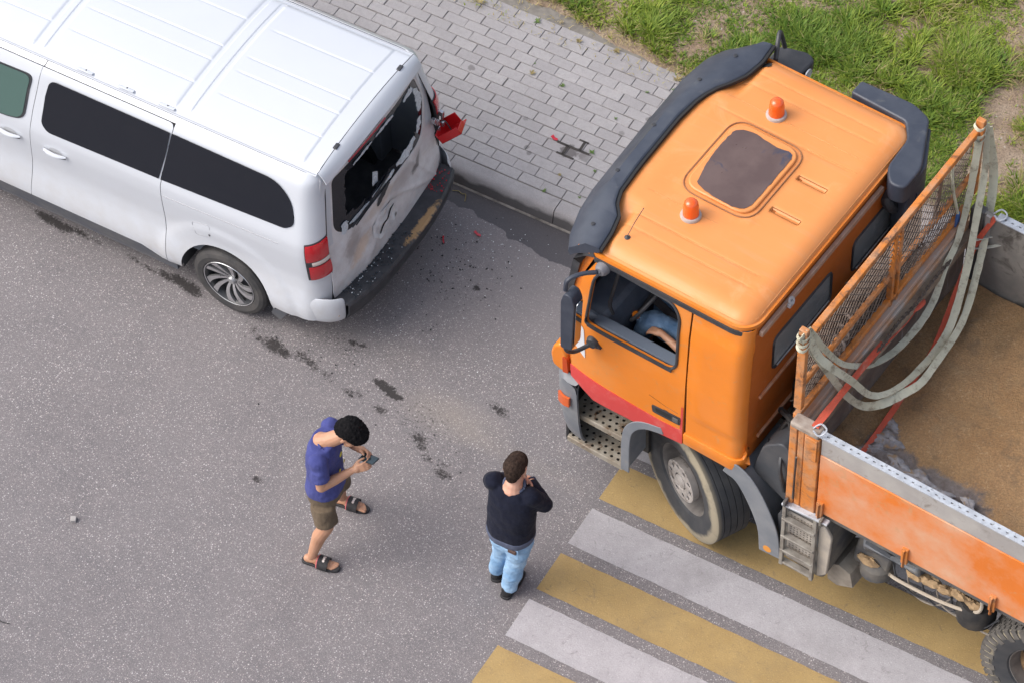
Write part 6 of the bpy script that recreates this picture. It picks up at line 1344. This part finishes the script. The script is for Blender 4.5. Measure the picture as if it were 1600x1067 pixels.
for i, (hp_, kn, an, _d) in enumerate(LG):
    ox, hy = an[0], an[1]; sg = 1 if i == 0 else -1
    sl = rpoly([(ox - .036, hy - .085), (ox + .036, hy - .085), (ox + .040, hy + .03), (ox + .054, hy + .13), (ox + .03, hy + .22), (ox - .02, hy + .228), (ox - .050, hy + .15), (ox - .040, hy + .03)], .04, 5)
    sd_ = empty('sandal', (0, 0, 0)); sd_.parent = m1
    b = MB(); b.prism(sl, lambda u, v, w: (u, v, w), 0, .026); obj('sole', b, SOLE, sd_, bevel=.007)
    def arc(t, y, off): return (ox + (.052 + off) * math.cos(t), hy + y, .030 + (.056 + off - .15 * (y - .055)) * math.sin(t))
    b = MB(); b.grid(np.linspace(R(-10), R(190), 17), np.linspace(.055, .135, 6), lambda t, y: arc(t, y, 0)); obj('foot_strap', b, SOLE, sd_, solid=.008, soff=1, out=(0, 0, 1))
    b = MB(); b.tube([arc(t, .052, .003) for t in np.linspace(R(0), R(180), 15)], .006, 6); obj('strap_edge', b, PINK, sd_)
    for k, dx_ in enumerate((-.022, .0, .016)):
        b = MB(); b.panel(circle(0, 0, .010 if k else .013, 10), lambda u, v: (ox + dx_ + u, hy + .098 + v, .030 + (.056 + .0115 - .15 * .043) * math.sqrt(max(.05, 1 - ((dx_ + u) / .056) ** 2))), step=.05); obj('strap_mark', b, LAMP_W, sd_, out=(0, 0, 1), solid=.002)
ph = empty('phone', (-1.55, -1.16, 0), R(-80), 'dark smartphone in the hands of the person in blue T-shirt', 'phone')
Mp = Matrix.Translation((.050, .335, 1.205)) @ Matrix.Rotation(R(-20), 4, 'Z') @ Matrix.Rotation(R(22), 4, 'X')
b = MB(); b.prism(rpoly([(-.039, -.080), (.039, -.080), (.039, .080), (-.039, .080)], .012, 4), lambda u, v, w: Mp @ Vector((u, v, w)), -.0045, .0045); obj('phone_body', b, M('phone_dark', (.02, .025, .03), None, rough=.3), ph, bevel=.002)
b = MB(); b.panel(rpoly([(-.036, -.076), (.036, -.076), (.036, .076), (-.036, .076)], .010, 4), lambda u, v: Mp @ Vector((u, v, .0052)), step=.1); obj('screen', b, NT('phone_screen_glass').base((.012, .03, .04), .08, 0, 0, .6), ph, out=(0, 0, 1))

# ---- man seen from behind, navy sweater and jeans
m2 = empty('person', (-.26, -.89, 0), 0, 'person in navy sweater and light blue jeans seen from behind', 'person')
b = MB(); H2 = head_frame((.138, .0, 1.500), (-.10, .95, -.30), (0, .28, .96)); head(b, H2)
capsule(b, (.15, -.05, 1.36), (.15, -.01, 1.44), .062, .058); capsule(b, (.15, -.06, 1.34), (.15, -.05, 1.37), .085, .07)
slices(b, [(.145, -.09, .78, .15, .115), (.145, -.085, .95, .145, .11), (.15, -.07, 1.12, .15, .11), (.15, -.06, 1.30, .16, .10), (.15, -.055, 1.35, .10, .08)])
BL = ((.0, -.06, 1.335), (-.085, .030, 1.175), (.150, .075, 1.305)); BR = ((.290, -.045, 1.32), (.345, .045, 1.150), (.165, .170, 1.165))
for (sh, el, wr) in (BL, BR): capsule(b, sh, el, .05, .042); capsule(b, el, wr, .041, .028)
hand(b, BL[2], (.93, -.38, .10), (0, -.5, -.8), (.1, .2, 1), .35); hand(b, BR[2], (-.9, .1, -.05), (-.2, -.8, -.3), (-.3, -.2, .9), .8)
LG2 = (((.225, -.085, .83), (.155, -.035, .46), (.092, -.075, .09)), ((.065, -.085, .83), (.018, .0, .46), (-.065, .02, .09)))
for hp_, kn, an in LG2: capsule(b, hp_, kn, .08, .055); capsule(b, kn, an, .054, .04)
soft('body', b, SKIN2, m2, .0052, 3)
eyes(H2, m2)
b = MB(); Ph = lambda x, y, z: H2 @ Vector((x, y, z)); capsule(b, Ph(0, -.028, .040), Ph(0, .025, .052), .084, .079); capsule(b, Ph(0, -.042, .0), Ph(0, -.034, .04), .066, .082); capsule(b, Ph(0, -.046, -.040), Ph(0, -.046, -.01), .048, .064)
soft('hair', b, HAIR_BR, m2, .0042, 2, (CURL, .006))
b = MB(); slices(b, [(.145, -.095, .885, .182, .150), (.145, -.092, .96, .182, .150), (.148, -.078, 1.12, .184, .142), (.15, -.062, 1.25, .186, .130), (.15, -.057, 1.315, .168, .112), (.15, -.052, 1.365, .095, .082)])
for (sh, el, wr) in (BL, BR):
    w_ = tuple(np.array(wr) * .97 + np.array(el) * .03); capsule(b, sh, el, .076, .064); capsule(b, el, tuple(np.array(el) * .5 + np.array(wr) * .5), .063, .056); b.tube([el, tuple(np.array(el) * .5 + np.array(wr) * .5), w_], [.058, .052, .042], 16)
soft('sweater', b, NAVY_K, m2, .0065, 6, (FOLD, .020))
b = MB(); slices(b, [(.145, -.098, .835, .180, .150), (.145, -.097, .87, .185, .155), (.145, -.096, .905, .184, .152)]); soft('sweater_hem', b, GREYB, m2, .006, 3, (FOLD, .012))
b = MB(); b.tube([(.15 + .078 * math.cos(t), -.038 + .066 * math.sin(t), 1.375 + .018 * -math.sin(t) * -1) for t in np.linspace(0, 2 * math.pi, 25)[:-1]], .011, 8, closed=True); obj('collar_band', b, GREYB, m2)
for (sh, el, wr) in (BL, BR):
    d = Vector(wr) - Vector(el); d.normalize(); b = MB(); b.tube([Vector(wr) - d * .028, Vector(wr) + d * .012], .041, 14); obj('cuff', b, GREYB, m2)
b = MB(); slices(b, [(.145, -.092, .74, .165, .130), (.145, -.095, .80, .168, .140), (.145, -.092, .88, .158, .125)])
capsule(b, (.085, -.135, .80), (.085, -.125, .85), .085, .085); capsule(b, (.205, -.135, .80), (.205, -.125, .85), .085, .085)
for hp_, kn, an in LG2:
    a_ = np.array(an) + np.array((0, 0, -.015)); kb = np.array(kn) + np.array((0, -.012, 0)); b.tube(smooth_path([tuple(np.array(hp_) + np.array((0, 0, -.01))), tuple(np.array(hp_) * .5 + kb * .5), tuple(kb), tuple(kb * .5 + a_ * .5), tuple(a_)], 3), [.098, .097, .095, .092, .087, .082, .078, .076, .074, .072, .069, .067, .066], 20)
soft('jeans', b, DENIM, m2, .006, 4, (FOLD, .030))
b = MB(); b.panel(rpoly([(-.052, -.05), (.052, -.05), (.056, .05), (-.056, .05)], .012, 3), lambda u, v: (.222 + u, -.2285 + .04 * v + .8 * u * u, .79 + v), step=.05); pk = obj('back_pocket', b, DENIM, m2, out=(0, -1, 0), solid=.006)
b = MB(); b.box((.195, -.240, .795), (.262, -.217, .835), mat=Matrix.Rotation(0, 4, 'X')); obj('wallet', b, M('brown_wallet', (.09, .05, .04), None, rough=.6), pk, bevel=.006)
for hp_, kn, an in LG2:
    b = MB(); ox, hy = an[0], an[1]; yaw = -.0 if ox > 0.05 else .35; C = lambda x, y, z: (ox + x * math.cos(yaw) - y * math.sin(yaw), hy + x * math.sin(yaw) + y * math.cos(yaw), z)
    capsule(b, C(0, -.035, .045), C(0, -.02, .085), .042, .045); capsule(b, C(0, -.03, .040), C(.0, .12, .034), .040, .036); capsule(b, C(0, .10, .034), C(0, .165, .030), .042, .030); sh_ = soft('shoe', b, SHOE, m2, .005, 3)
    b = MB(); b.prism(rpoly([C(-.042, -.085, 0)[:2], C(.042, -.085, 0)[:2], C(.050, .10, 0)[:2], C(.03, .21, 0)[:2], C(-.03, .21, 0)[:2], C(-.050, .10, 0)[:2]], .035, 4), lambda u, v, w: (u, v, w), 0, .022); obj('shoe_sole', b, SOLE, m2, bevel=.005)

# ---- driver seated in the cab
m3 = empty('person', (.75, 1.2, 0), R(-5), 'person in blue jeans sitting behind the truck steering wheel', 'person')
b = MB(); H3 = head_frame((.16, -.68, 2.50), (-1, 0, -.1), (-.1, 0, 1)); head(b, H3); capsule(b, (.18, -.68, 2.28), (.17, -.68, 2.40), .06, .056)
capsule(b, (.16, -.68, 1.80), (.20, -.68, 2.20), .13, .14, flat=((1, 0, 0), .8))
DR = ((.18, -.87, 2.22), (.02, -.95, 1.98), (-.28, -.88, 2.00)); DL = ((.18, -.49, 2.22), (.0, -.42, 2.02), (-.36, -.52, 2.12))
for sh, el, wr in (DR, DL): capsule(b, sh, el, .05, .04); capsule(b, el, wr, .038, .026)
hand(b, DR[2], (-.92, .05, -.25), (0, 0, -1), (0, 1, 0), .45); hand(b, DL[2], (-.9, -.2, .1), (0, 0, -1), (0, -1, 0), .8)
for yk in (-.76, -.50): capsule(b, (.10, yk * .6 - .28, 1.80), (-.44, yk, 1.88), .07, .055); capsule(b, (-.44, yk, 1.88), (-.56, yk, 1.45), .05, .04); capsule(b, (-.47, yk, 1.41), (-.66, yk, 1.40), .04, .035)
soft('body', b, SKIN1, m3, .006, 3); eyes(H3, m3)
b = MB(); Ph = lambda x, y, z: H3 @ Vector((x, y, z)); capsule(b, Ph(0, -.034, .042), Ph(0, .025, .055), .090, .082); capsule(b, Ph(0, -.052, -.005), Ph(0, -.038, .04), .068, .086); soft('hair', b, HAIR_B, m3, .007, 3)
b = MB(); capsule(b, (.15, -.68, 1.80), (.20, -.68, 2.20), .155, .16, flat=((1, 0, 0), .85))
for sh, el, wr in (DR, DL): capsule(b, sh, el, .07, .055)
soft('jacket', b, cloth('dark_grey_cotton', (.02, .022, .026), (.035, .037, .042)), m3, .008, 5, (FOLD, .02))
b = MB(); capsule(b, (.12, -.76, 1.77), (.12, -.60, 1.77), .12, .12)
for yk in (-.76, -.50): b.tube(smooth_path([(.12, yk * .6 - .28, 1.79), (-.16, yk * .8 - .14, 1.87), (-.44, yk, 1.90), (-.52, yk, 1.72), (-.56, yk, 1.48)], 3), [.105, .104, .102, .098, .094, .090, .088, .084, .08, .078, .075, .072, .07], 18)
for yk in (-.76, -.50): capsule(b, (-.43, yk, 1.89), (-.45, yk, 1.88), .088, .085)
soft('jeans', b, DENIM_D, m3, .0075, 4, (FOLD, .028))
for yk in (-.76, -.50):
    b = MB(); capsule(b, (-.46, yk, 1.42), (-.66, yk, 1.405), .048, .042); soft('shoe', b, SHOE, m3, .007, 3)
# ================================================================= LOAD, STRAPS, SMALL THINGS
sx_ = np.arange(1.03, 6.05, .03); sy_ = np.arange(-1.13, 1.201, .03); X, Y = np.meshgrid(sx_, sy_, indexing='ij')
Z = 1.50 + .05 * (vnoise(X, Y, 1.5, 61, 3) - .5) + .035 * (vnoise(X, Y, 6, 62, 3) - .5) + .012 * (vnoise(X, Y, 22, 63, 2) - .5)
Z += .10 * np.clip((X - 1.9) / 1.2, 0, 1) * np.clip((-.55 - Y) / .4, 0, 1) + .05 * np.clip((1.25 - X) / .2, 0, 1) * np.clip((-.3 - Y) / .4, 0, 1) - .03 * np.clip((Y - .4) / .6, 0, 1)
Z += .030 * np.clip(vnoise(X, Y, 9, 71, 3) - .52, 0, 1) * 6 * np.clip(vnoise(X, Y, 1.6, 72, 2) - .40, 0, 1) * 2
chan = np.exp(-((Y + .72 + .10 * np.sin(X * 5)) / .10) ** 2) * (X > 1.25) * (X < 2.4); Z -= .06 * chan
I = np.arange(X.size).reshape(X.shape); F = np.stack([I[:-1, :-1], I[1:, :-1], I[1:, 1:], I[:-1, 1:]], -1).reshape(-1, 4)
sand = np_obj('sand', np.c_[X.ravel(), Y.ravel(), Z.ravel()], F, WSAND, smooth=True); sand.location = (.75, 1.2, 0); sand.rotation_euler = (0, 0, R(-5))
tag(sand, 'wet brown sand filling the truck bed', 'sand', kind='stuff'); set_attr(sand, 'wetness', chan)
LUMP = M('grey_mortar_crust', (0.34, 0.33, 0.345), (0.19, 0.18, 0.19), 16, .85, bump=.6, bscale=50, c3=(.29, .20, .12), s3=10, lo3=.50, hi3=.60)
lumpx = np.exp(-((Y + .60) / .16) ** 2) * np.clip((X - 1.2) / .1, 0, 1) * np.clip((2.45 - X) / .3, 0, 1) + .9 * np.exp(-((X - 1.36) / .09) ** 2 - ((Y + .42) / .2) ** 2); set_attr(sand, 'grey', lumpx)
TL = Matrix.Translation((.75, 1.2, 0)) @ Matrix.Rotation(R(-5), 4, 'Z')
def rock(seed, r, sq=(1, 1, .5), n=9, rough=.25):
    rr = random.Random(seed); b = MB(); ph = [rr.uniform(0, 6) for _ in range(6)]
    b.grid(np.linspace(0, 2 * math.pi, 2 * n + 1), np.linspace(-1.5, 1.5, n), lambda t, s: (lambda k: (r * sq[0] * k * math.cos(t) * math.cos(s), r * sq[1] * k * math.sin(t) * math.cos(s), r * sq[2] * k * math.sin(s)))(1 + rough * (math.sin(3 * t + ph[0] + 2 * s) * .5 + math.sin(5 * t + ph[1] - 3 * s) * .35 + .3 * math.sin(9 * t + ph[2]))))
    return b
lumps = [(1.335, -.32, .055, 'round grey mortar lump beside the orange strap, farthest from the left board'), (1.38, -.45, .09, 'broad grey mortar crust lying along the orange strap end'), (1.33, -.57, .07, 'dark grey mortar crust at the orange strap end by the left board'), (1.56, -.60, .08, 'grey mortar crust by the left board, second along from the strap'), (1.74, -.63, .10, 'long grey mortar crust midway along the left board'), (1.93, -.66, .075, 'grey mortar crust with ragged tip by the left board'), (2.14, -.60, .05, 'small pale mortar crumb farthest along the left board')]
for k, (x_, y_, r_, lb) in enumerate(lumps):
    o = obj('mortar_lump', rock(k + 3, r_, (1.35, .75, .28), 10, .38), LUMP, None, sharp=70); p_ = TL @ Vector((x_, y_, 1.505)); o.location = p_; o.rotation_euler = (0, 0, R(-5 + 25 * (k % 3 - 1))); tag(o, lb, 'mortar lump', 'grey mortar crusts on the sand')
# ---- webbing slings and ratchet straps (truck frame)
SL1 = [(0.97, 1.33, 3.0), (1.0, 1.24, 2.7), (1.02, 1.16, 2.37), (1.05, 1.0, 2.08), (1.08, 0.78, 2.0), (1.1, 0.62, 1.81), (1.12, 0.37, 1.78), (1.1, 0.06, 1.79), (1.08, -0.25, 1.96), (1.04, -0.55, 2.25), (1.0, -0.74, 2.56), (0.99, -0.93, 2.93), (0.98, -1.02, 3.10)]
SL2 = [(0.98, 1.38, 2.96), (1.04, 1.33, 2.58), (1.11, 1.14, 2.23), (1.2, 0.88, 1.9), (1.27, 0.55, 1.62), (1.31, 0.06, 1.72), (1.3, -0.29, 1.86), (1.25, -0.52, 2.02), (1.18, -0.7, 2.33), (1.1, -0.85, 2.58), (1.03, -0.93, 2.75), (1.0, -1.03, 3.04), (.985, -1.07, 3.12)]
SL3 = [(0.98, 1.42, 2.88), (1.06, 1.44, 2.41), (1.14, 1.28, 2.12), (1.23, 1.02, 1.86), (1.31, 0.69, 1.62), (1.38, 0.15, 1.72), (1.4, -0.07, 1.78), (1.36, -0.22, 1.80), (1.3, -0.44, 1.87), (1.21, -0.55, 1.90), (1.12, -0.64, 2.05), (1.05, -0.74, 2.31), (1.01, -0.9, 2.68), (0.99, -1.06, 3.02), (0.98, -1.09, 3.10)]
OR1 = [(1.16, -1.14, 2.27), (1.12, -0.63, 2.16), (1.08, -0.15, 2.03), (1.06, 0.27, 1.92), (1.04, 0.55, 1.88), (1.03, 0.81, 1.86), (1.02, 1.02, 1.9)]
OR2 = [(1.23, 1.21, 2.25), (1.14, 1.12, 1.97), (1.15, 0.92, 1.75), (1.2, 0.64, 1.62), (1.25, 0.37, 1.57), (1.26, 0.12, 1.54), (1.28, -0.21, 1.53), (1.29, -0.45, 1.53), (1.29, -0.69, 1.52)]
q = NT('green_grey_webbing'); co = q.co('Object')
c = q.mix(q.map(q.noise(co, 5, 6, .7), .3, .7), (0.62, 0.60, 0.47), (0.46, 0.45, 0.34)); c = q.mix(q.map(q.noise(co, 11, 6, .75), .52, .66, 0, .8), c, (0.20, 0.155, 0.105)); q.bump(q.noise(co, 160, 3), .4, .003); WEB = q.base(c, .9)
OWEB = M('orange_red_webbing', (0.60, 0.10, 0.055), (0.45, 0.085, 0.05), 9, .85, bump=.3, bscale=200, c3=(.50, .22, .16), s3=6, lo3=.56, hi3=.70)
def strap(name, pts, w, mat, label, group, twist, seed):
    P = smooth_path(pts, 7); n = len(P); rr = random.Random(seed); S = []
    for i in range(n):
        t = i / (n - 1); a = np.interp(t, np.linspace(0, 1, len(twist)), twist) + .12 * math.sin(9 * t + seed); d = Vector(P[min(i + 1, n - 1)]) - Vector(P[max(i - 1, 0)]); d.normalize()
        fc = Vector((.30, -.55, .78)); a1 = d.cross(fc).normalized(); a2 = d.cross(a1); a = (a - .6) * .85; S.append(a1 * math.cos(a) + a2 * math.sin(a))
    b = MB(); b.ribbon(P, [w * (1 + .10 * math.sin(13 * i / n + seed) - .12 * rr.random()) for i in range(n)], .007, S)
    r_ = empty(name, (.75, 1.2, 0), R(-5), label, 'strap', group); o = obj('webbing', b, mat, r_, sharp=50); return r_
g_ = 'lifting slings hung across the headboard'
s1 = strap('lifting_sling', SL1, .054, WEB, 'pale grey green sling with the shallowest sag between the headboard posts', g_, [.3, .5, .8, 1.2, 1.0, .6], 1)
s2 = strap('lifting_sling', SL2, .058, WEB, 'twisted grey green sling sagging between the other two', g_, [.9, .5, .3, 1.4, .4, 1.1, .5], 4)
s3 = strap('lifting_sling', SL3, .062, WEB, 'wide grey green sling with the deepest sag over the sand', g_, [.5, .7, .5, .9, .4, .7, 1.0], 7)
for r_, y_, z_ in ((s1, -1.05, 3.06), (s2, -1.05, 3.00), (s3, -1.05, 2.95), (s1, 1.31, 3.0), (s2, 1.31, 2.92), (s3, 1.31, 2.86)):
    b = MB(); b.ribbon([(.97 + .040 * math.cos(t), y_ + .050 * math.sin(t), z_ + .012 * math.sin(2 * t)) for t in np.linspace(0, 2 * math.pi, 15)], .026, .005, (.2, .35, 1)); obj('post_loop', b, WEB, r_)
b = MB(); b.ribbon(smooth_path([(1.12, 1.10, 2.02), (1.22, 1.22, 2.02), (1.34, 1.30, 2.06)], 4), .035, .006, (1, -.3, .4)); b2 = obj('loose_end', b, M('pale_webbing', (.55, .56, .50), (.4, .4, .36), 12, .9), s3)
b = MB(); b.ribbon(smooth_path([(1.11, 1.06, 1.96), (1.22, 1.16, 1.95), (1.33, 1.24, 1.99)], 4), .03, .006, (1, -.3, .4)); obj('loose_end', b, M('pale_webbing', (.55, .56, .50), (.4, .4, .36), 12, .9), s3)
o1 = strap('ratchet_strap', OR1, .055, OWEB, 'orange red strap lying along the headboard from the left corner', 'orange straps', [.1, .2, .5, .3], 2)
o2 = strap('ratchet_strap', OR2, .046, OWEB, 'orange red strap running from the right board down onto the sand', 'orange straps', [.9, .6, .3, .2, .2], 5)
b = MB(); b.tube(smooth_path([(1.03, .30, 1.93), (1.07, .40, 1.95), (1.06, .48, 1.93), (1.02, .43, 1.90)], 4), [.02, .03, .038, .042, .045, .045, .045, .042, .04, .035, .03, .025, .02][:13], 8, flat=.5); obj('knot', b, OWEB, o1)
for r_, (x_, y_, z_) in ((o1, (1.19, -1.15, 2.28)), (o2, (1.24, 1.23, 2.27))):
    b = MB(); b.tube(smooth_path([(x_ - .04, y_, z_ - .02), (x_, y_ + .04, z_ + .01), (x_ + .05, y_ + .03, z_ + .005), (x_ + .06, y_ - .01, z_), (x_ + .03, y_ - .045, z_ - .01), (x_ - .02, y_ - .03, z_)], 4), .007, 6); obj('hook', b, GALV, r_)
tg = empty('blue_buckle', (.75, 1.2, 0), R(-5), 'small blue buckle hanging on a cord from the headboard top rail', 'buckle')
b = MB(); b.prism(rpoly([(1.04, 2.14), (1.10, 2.16), (1.09, 2.28), (1.05, 2.27)], .01, 3), lambda u, v, w: (w, u, v), .985, 1.0); obj('buckle_body', b, M('blue_plastic', (.05, .12, .32), None, rough=.5), tg, bevel=.004)
b = MB(); b.tube(smooth_path([(.96, .95, 2.9), (.97, .99, 2.6), (.99, 1.07, 2.27)], 5), .012, 6); obj('cord', b, WEB, tg)
# ---- crumpled net, coil and chain behind the headboard
NETM = M('rusty_net', (0.075, 0.058, 0.048), (0.15, 0.12, 0.10), 20, .9)
nt = empty('crumpled_net', (.75, 1.2, 0), R(-5), 'crumpled rusty wire net bundled behind the headboard', 'net'); rn = random.Random(15); b = MB()
for k in range(150):
    y_ = rn.uniform(-.72, .78); hgt = .50 * math.exp(-((y_ - .12) / .5) ** 2); P = []; x_, z_ = rn.uniform(.82, .92), 2.02 + rn.uniform(0, 1) * hgt
    for j in range(7): P.append((x_, y_, z_)); x_ = min(.93, max(.76, x_ + rn.uniform(-.05, .05))); y_ += rn.uniform(-.09, .09); z_ = min(2.06 + hgt, max(2.0, z_ + rn.uniform(-.09, .09)))
    b.tube(smooth_path(P, 2), .0038, 4, caps=False)
o = obj('net_strands', b, NETM, nt, smooth=False); o['kind'] = 'stuff'
for k, (y_, z_) in enumerate(((-.42, 2.24), (-.52, 2.10))):
    sp_ = empty('coil_hook', (.75, 1.2, 0), R(-5), ('upper' if k == 0 else 'lower') + ' rusty coil clip on the net behind the headboard', 'coil clip', 'coil clips on the net')
    b = MB(); b.tube([(.90 + .045 * math.cos(t), y_ + .009 * t, z_ + .045 * math.sin(t) + .01 * t) for t in np.linspace(0, 5 * math.pi, 46)], .010, 6); obj('coil', b, M('dusty_coil', (.36, .30, .26), (.2, .14, .11), 15, .8), sp_)
ch = empty('chain', (.75, 1.2, 0), R(-5), 'rusty chain lying along the timber of the headboard', 'chain'); CP = smooth_path([(1.09, -.30, 2.03), (1.09, -.10, 2.035), (1.075, .12, 2.03), (1.09, .35, 2.03), (1.08, .62, 2.03), (1.09, .85, 2.03)], 9)
for k in range(len(CP) - 1):
    p_ = Vector(CP[k]); d = (Vector(CP[k + 1]) - p_).normalized(); _, a1, a2 = frame_from(d); a = a1 if k % 2 else a2
    b = MB(); b.tube([p_ + d * (.021 * math.cos(t)) + a * (.012 * math.sin(t)) for t in np.linspace(0, 2 * math.pi, 11)[:-1]], .0048, 5, closed=True); obj('link', b, NETM, ch)
wr = empty('wire_coil', (.75, 1.2, 0), R(-5), 'loose coil of thin grey wire behind the headboard', 'wire coil'); b = MB()
for k in range(7): b.tube([(.80 + .03 * math.sin(t + k), .50 + (.16 + .012 * k) * math.cos(t), 2.10 + (.15 + .01 * k) * math.sin(t)) for t in np.linspace(0, 2 * math.pi, 26)[:-1]], .004, 5, closed=True)
obj('wire', b, GALV, wr)
# ---- weeds in the joints
WD = M('weed_leaf', (0.075, 0.15, 0.03), (0.14, 0.20, 0.045), 30, .7); WDY = M('dry_weed', (0.32, 0.25, 0.11), (0.2, 0.17, 0.07), 30, .8)
def weed(seed, n, h, mat):
    rr = random.Random(seed); b = MB()
    for k in range(n):
        a = rr.uniform(0, 6.28); L = h * rr.uniform(.5, 1.2); w = rr.uniform(.003, .006); dx, dy = math.cos(a), math.sin(a); o_ = (rr.uniform(-.015, .015), rr.uniform(-.008, .008))
        P = [(o_[0] + dx * L * t * .9, o_[1] + dy * L * t * .9, L * (t - .5 * t * t)) for t in (0, .35, .7, 1)]; V = []
        for i, p_ in enumerate(P): ww = w * (1, 1.25, .9, .1)[i]; V += [(p_[0] - dy * ww, p_[1] + dx * ww, p_[2]), (p_[0] + dy * ww, p_[1] - dx * ww, p_[2])]
        b.add(V, [(0, 1, 3, 2), (2, 3, 5, 4), (4, 5, 7, 6)])
    return b
W = [(-2.56, 3.52, .05), (-2.81, 4.05, .06), (-2.26, 3.52, .045), (-2.39, 4.03, .05), (-2.59, 3.63, .02), (-1.83, 2.45, .04), (-1.80, 2.66, .03), (-1.69, 3.0, .05), (-1.57, 2.84, .03), (-1.47, 4.05, .07), (-1.40, 3.93, .08), (-1.54, 2.53, .025), (-2.05, 4.08, .06), (-1.70, 3.42, .03), (-1.62, 3.80, .03)]
wm = [obj('x', weed(s, 22, .05, WD if s else WDY), WD if s else WDY, smooth=False) for s in range(3)]
for k, (x_, y_, h_) in enumerate(W):
    o = bpy.data.objects.new('weed', wm[k % 3].data); COL.objects.link(o); o.location = (x_, y_, .149); s_ = h_ / .075; o.scale = (s_, s_, s_); o.rotation_euler = (0, 0, k * 1.3)
    bd = 0 if y_ > 3.9 else (1 if y_ > 3.3 else 2); same = sorted(q_[0] for q_ in W if (0 if q_[1] > 3.9 else (1 if q_[1] > 3.3 else 2)) == bd); rk = same.index(x_)
    tag(o, ('leftmost', 'second from left', 'middle', 'second from right', 'rightmost')[rk] + (' of the five weeds along the grass edge of the pavers', ' of the five weeds across the middle of the pavers', ' of the five weeds on the kerb side of the pavers')[bd], 'weed', 'weeds between the pavers')
for o in wm: bpy.data.objects.remove(o)
# ---- litter of the crash
REDP = NT('red_lens_shard').base((0.50, 0.02, 0.035), .25, 0, .4)
for (x_, y_, z_, L, w_, a, lb) in ((-2.13, 1.90, .006, .075, .022, -.3, 'bent red lens shard on the asphalt nearest the wet gutter'), (-2.34, 1.71, .006, .08, .014, -1.0, 'thin red lens shard on the asphalt behind the van'), (-2.03, 2.985, .152, .07, .028, -.35, 'red plastic shard on the grey pavers beside the oily joints')):
    b = MB(); b.prism([(-L / 2, -w_ / 2), (L * .1, -w_ * .6), (L / 2, -w_ * .1), (L * .35, w_ * .5), (-L * .1, w_ * .25), (-L / 2, w_ * .5)], lambda u, v, w: (u, v, w + abs(u) * .15), 0, .007); o = obj('lens_shard', b, REDP, None, smooth=False); o.location = (x_, y_, z_); o.rotation_euler = (0, 0, a); tag(o, lb, 'lens shard', 'red lens shards')
sb_ = MB(); sb_.box((-.022, -.022, -.016), (.022, .022, .018)); o = obj('stone', sb_, M('pale_stone', (.36, .34, .33), None, rough=.8), None, bevel=.005); o.location = (-3.39, -2.03, .016); o.rotation_euler = (.05, .04, .5); tag(o, 'small pale square stone alone on the asphalt', 'stone')
tw = MB(); tw.tube(smooth_path([(-2.55, 2.20, .008), (-2.50, 2.215, .012), (-2.46, 2.205, .012), (-2.43, 2.215, .008), (-2.40, 2.15, .008)], 5), .0035, 5); o = obj('dry_stalk', tw, WDY, None); tag(o, 'thin dry stalk lying in the wet gutter by the kerb', 'dry stalk')
tw = MB(); tw.tube(smooth_path([(-3.39, -3.05, .006), (-3.33, -3.06, .008), (-3.27, -3.045, .006)], 5), .003, 5); o = obj('twig', tw, SEAM, None); tag(o, 'short dark twig on the asphalt in the lower left', 'twig')
rd = random.Random(77); b = MB()
def bit(x, y, z, s):
    a = rd.uniform(0, 6.3); h = s * rd.uniform(.3, .7); p_ = [(x + s * k * math.cos(a + t), y + s * k * math.sin(a + t)) for t, k in ((0, 1), (1.7, rd.uniform(.4, .8)), (3.1, rd.uniform(.6, 1)), (4.6, rd.uniform(.4, .8)))]; b.prism(p_, lambda u, v, w: (u, v, w), z, z + h)
for k in range(270):
    if k < 150: x_, y_ = rd.gauss(-2.12, .24), rd.gauss(1.50, .26)
    elif k < 200: x_, y_ = rd.gauss(-2.3, .5), rd.gauss(.9, .5)
    else: t = rd.random(); x_, y_ = -3.3 + 2.6 * t + rd.gauss(0, .18), .22 - .55 * t * t + rd.gauss(0, .12)
    bit(x_, y_, .002, rd.choice((.003, .004, .005, .006, .007, .010)))
o = obj('black_fragments', b, SEAM, None, smooth=False); tag(o, 'tiny black plastic crumbs strewn over the asphalt', 'crumbs', kind='stuff')
b = MB()
for k in range(150): x_, y_ = (rd.gauss(-2.1, .3), rd.gauss(1.9, .12)) if k < 60 else (rd.uniform(-2.6, -1.0), rd.uniform(.6, 2.1)); bit(x_, y_, .002, rd.choice((.003, .004, .006)))
o = obj('glass_crumbs', b, M('glass_crumbs', (.75, .78, .8), None, rough=.2), None, smooth=False); tag(o, 'glass crumbs scattered on the asphalt near the wet gutter', 'crumbs', kind='stuff')
# glass and lamp fragments lying on the bumper step
for nm, mat_, n_, yr, sz in (('bumper_glass', NT('dark_glass_bits').base((.05, .06, .07), .1), 170, (-.72, .1), (.006, .009, .012)), ('bumper_glass', M('pale_glass_bits', (.7, .75, .8), None, rough=.15), 34, (-.74, -.1), (.003, .005, .007)), ('bumper_red_bits', REDP, 40, (.50, .76), (.004, .006, .009))):
    b = MB()
    for k in range(n_):
        yy = rd.uniform(*yr); xb_ = gate_x(yy, .56) + .004; xe = bump_face(yy) - .03; x_ = xb_ + (xe - xb_) * rd.random() ** 1.7; bit(x_ - 3.437, yy + 1.205, .567, rd.choice(sz))
    o = obj(nm, b, mat_, None, smooth=False); tag(o, {'bumper_red_bits': 'red and white lamp crumbs on the right end of the van bumper'}.get(nm, ('dark' if n_ > 100 else 'pale') + ' crumbled window glass lying on the van rear bumper'), 'crumbs', kind='stuff')
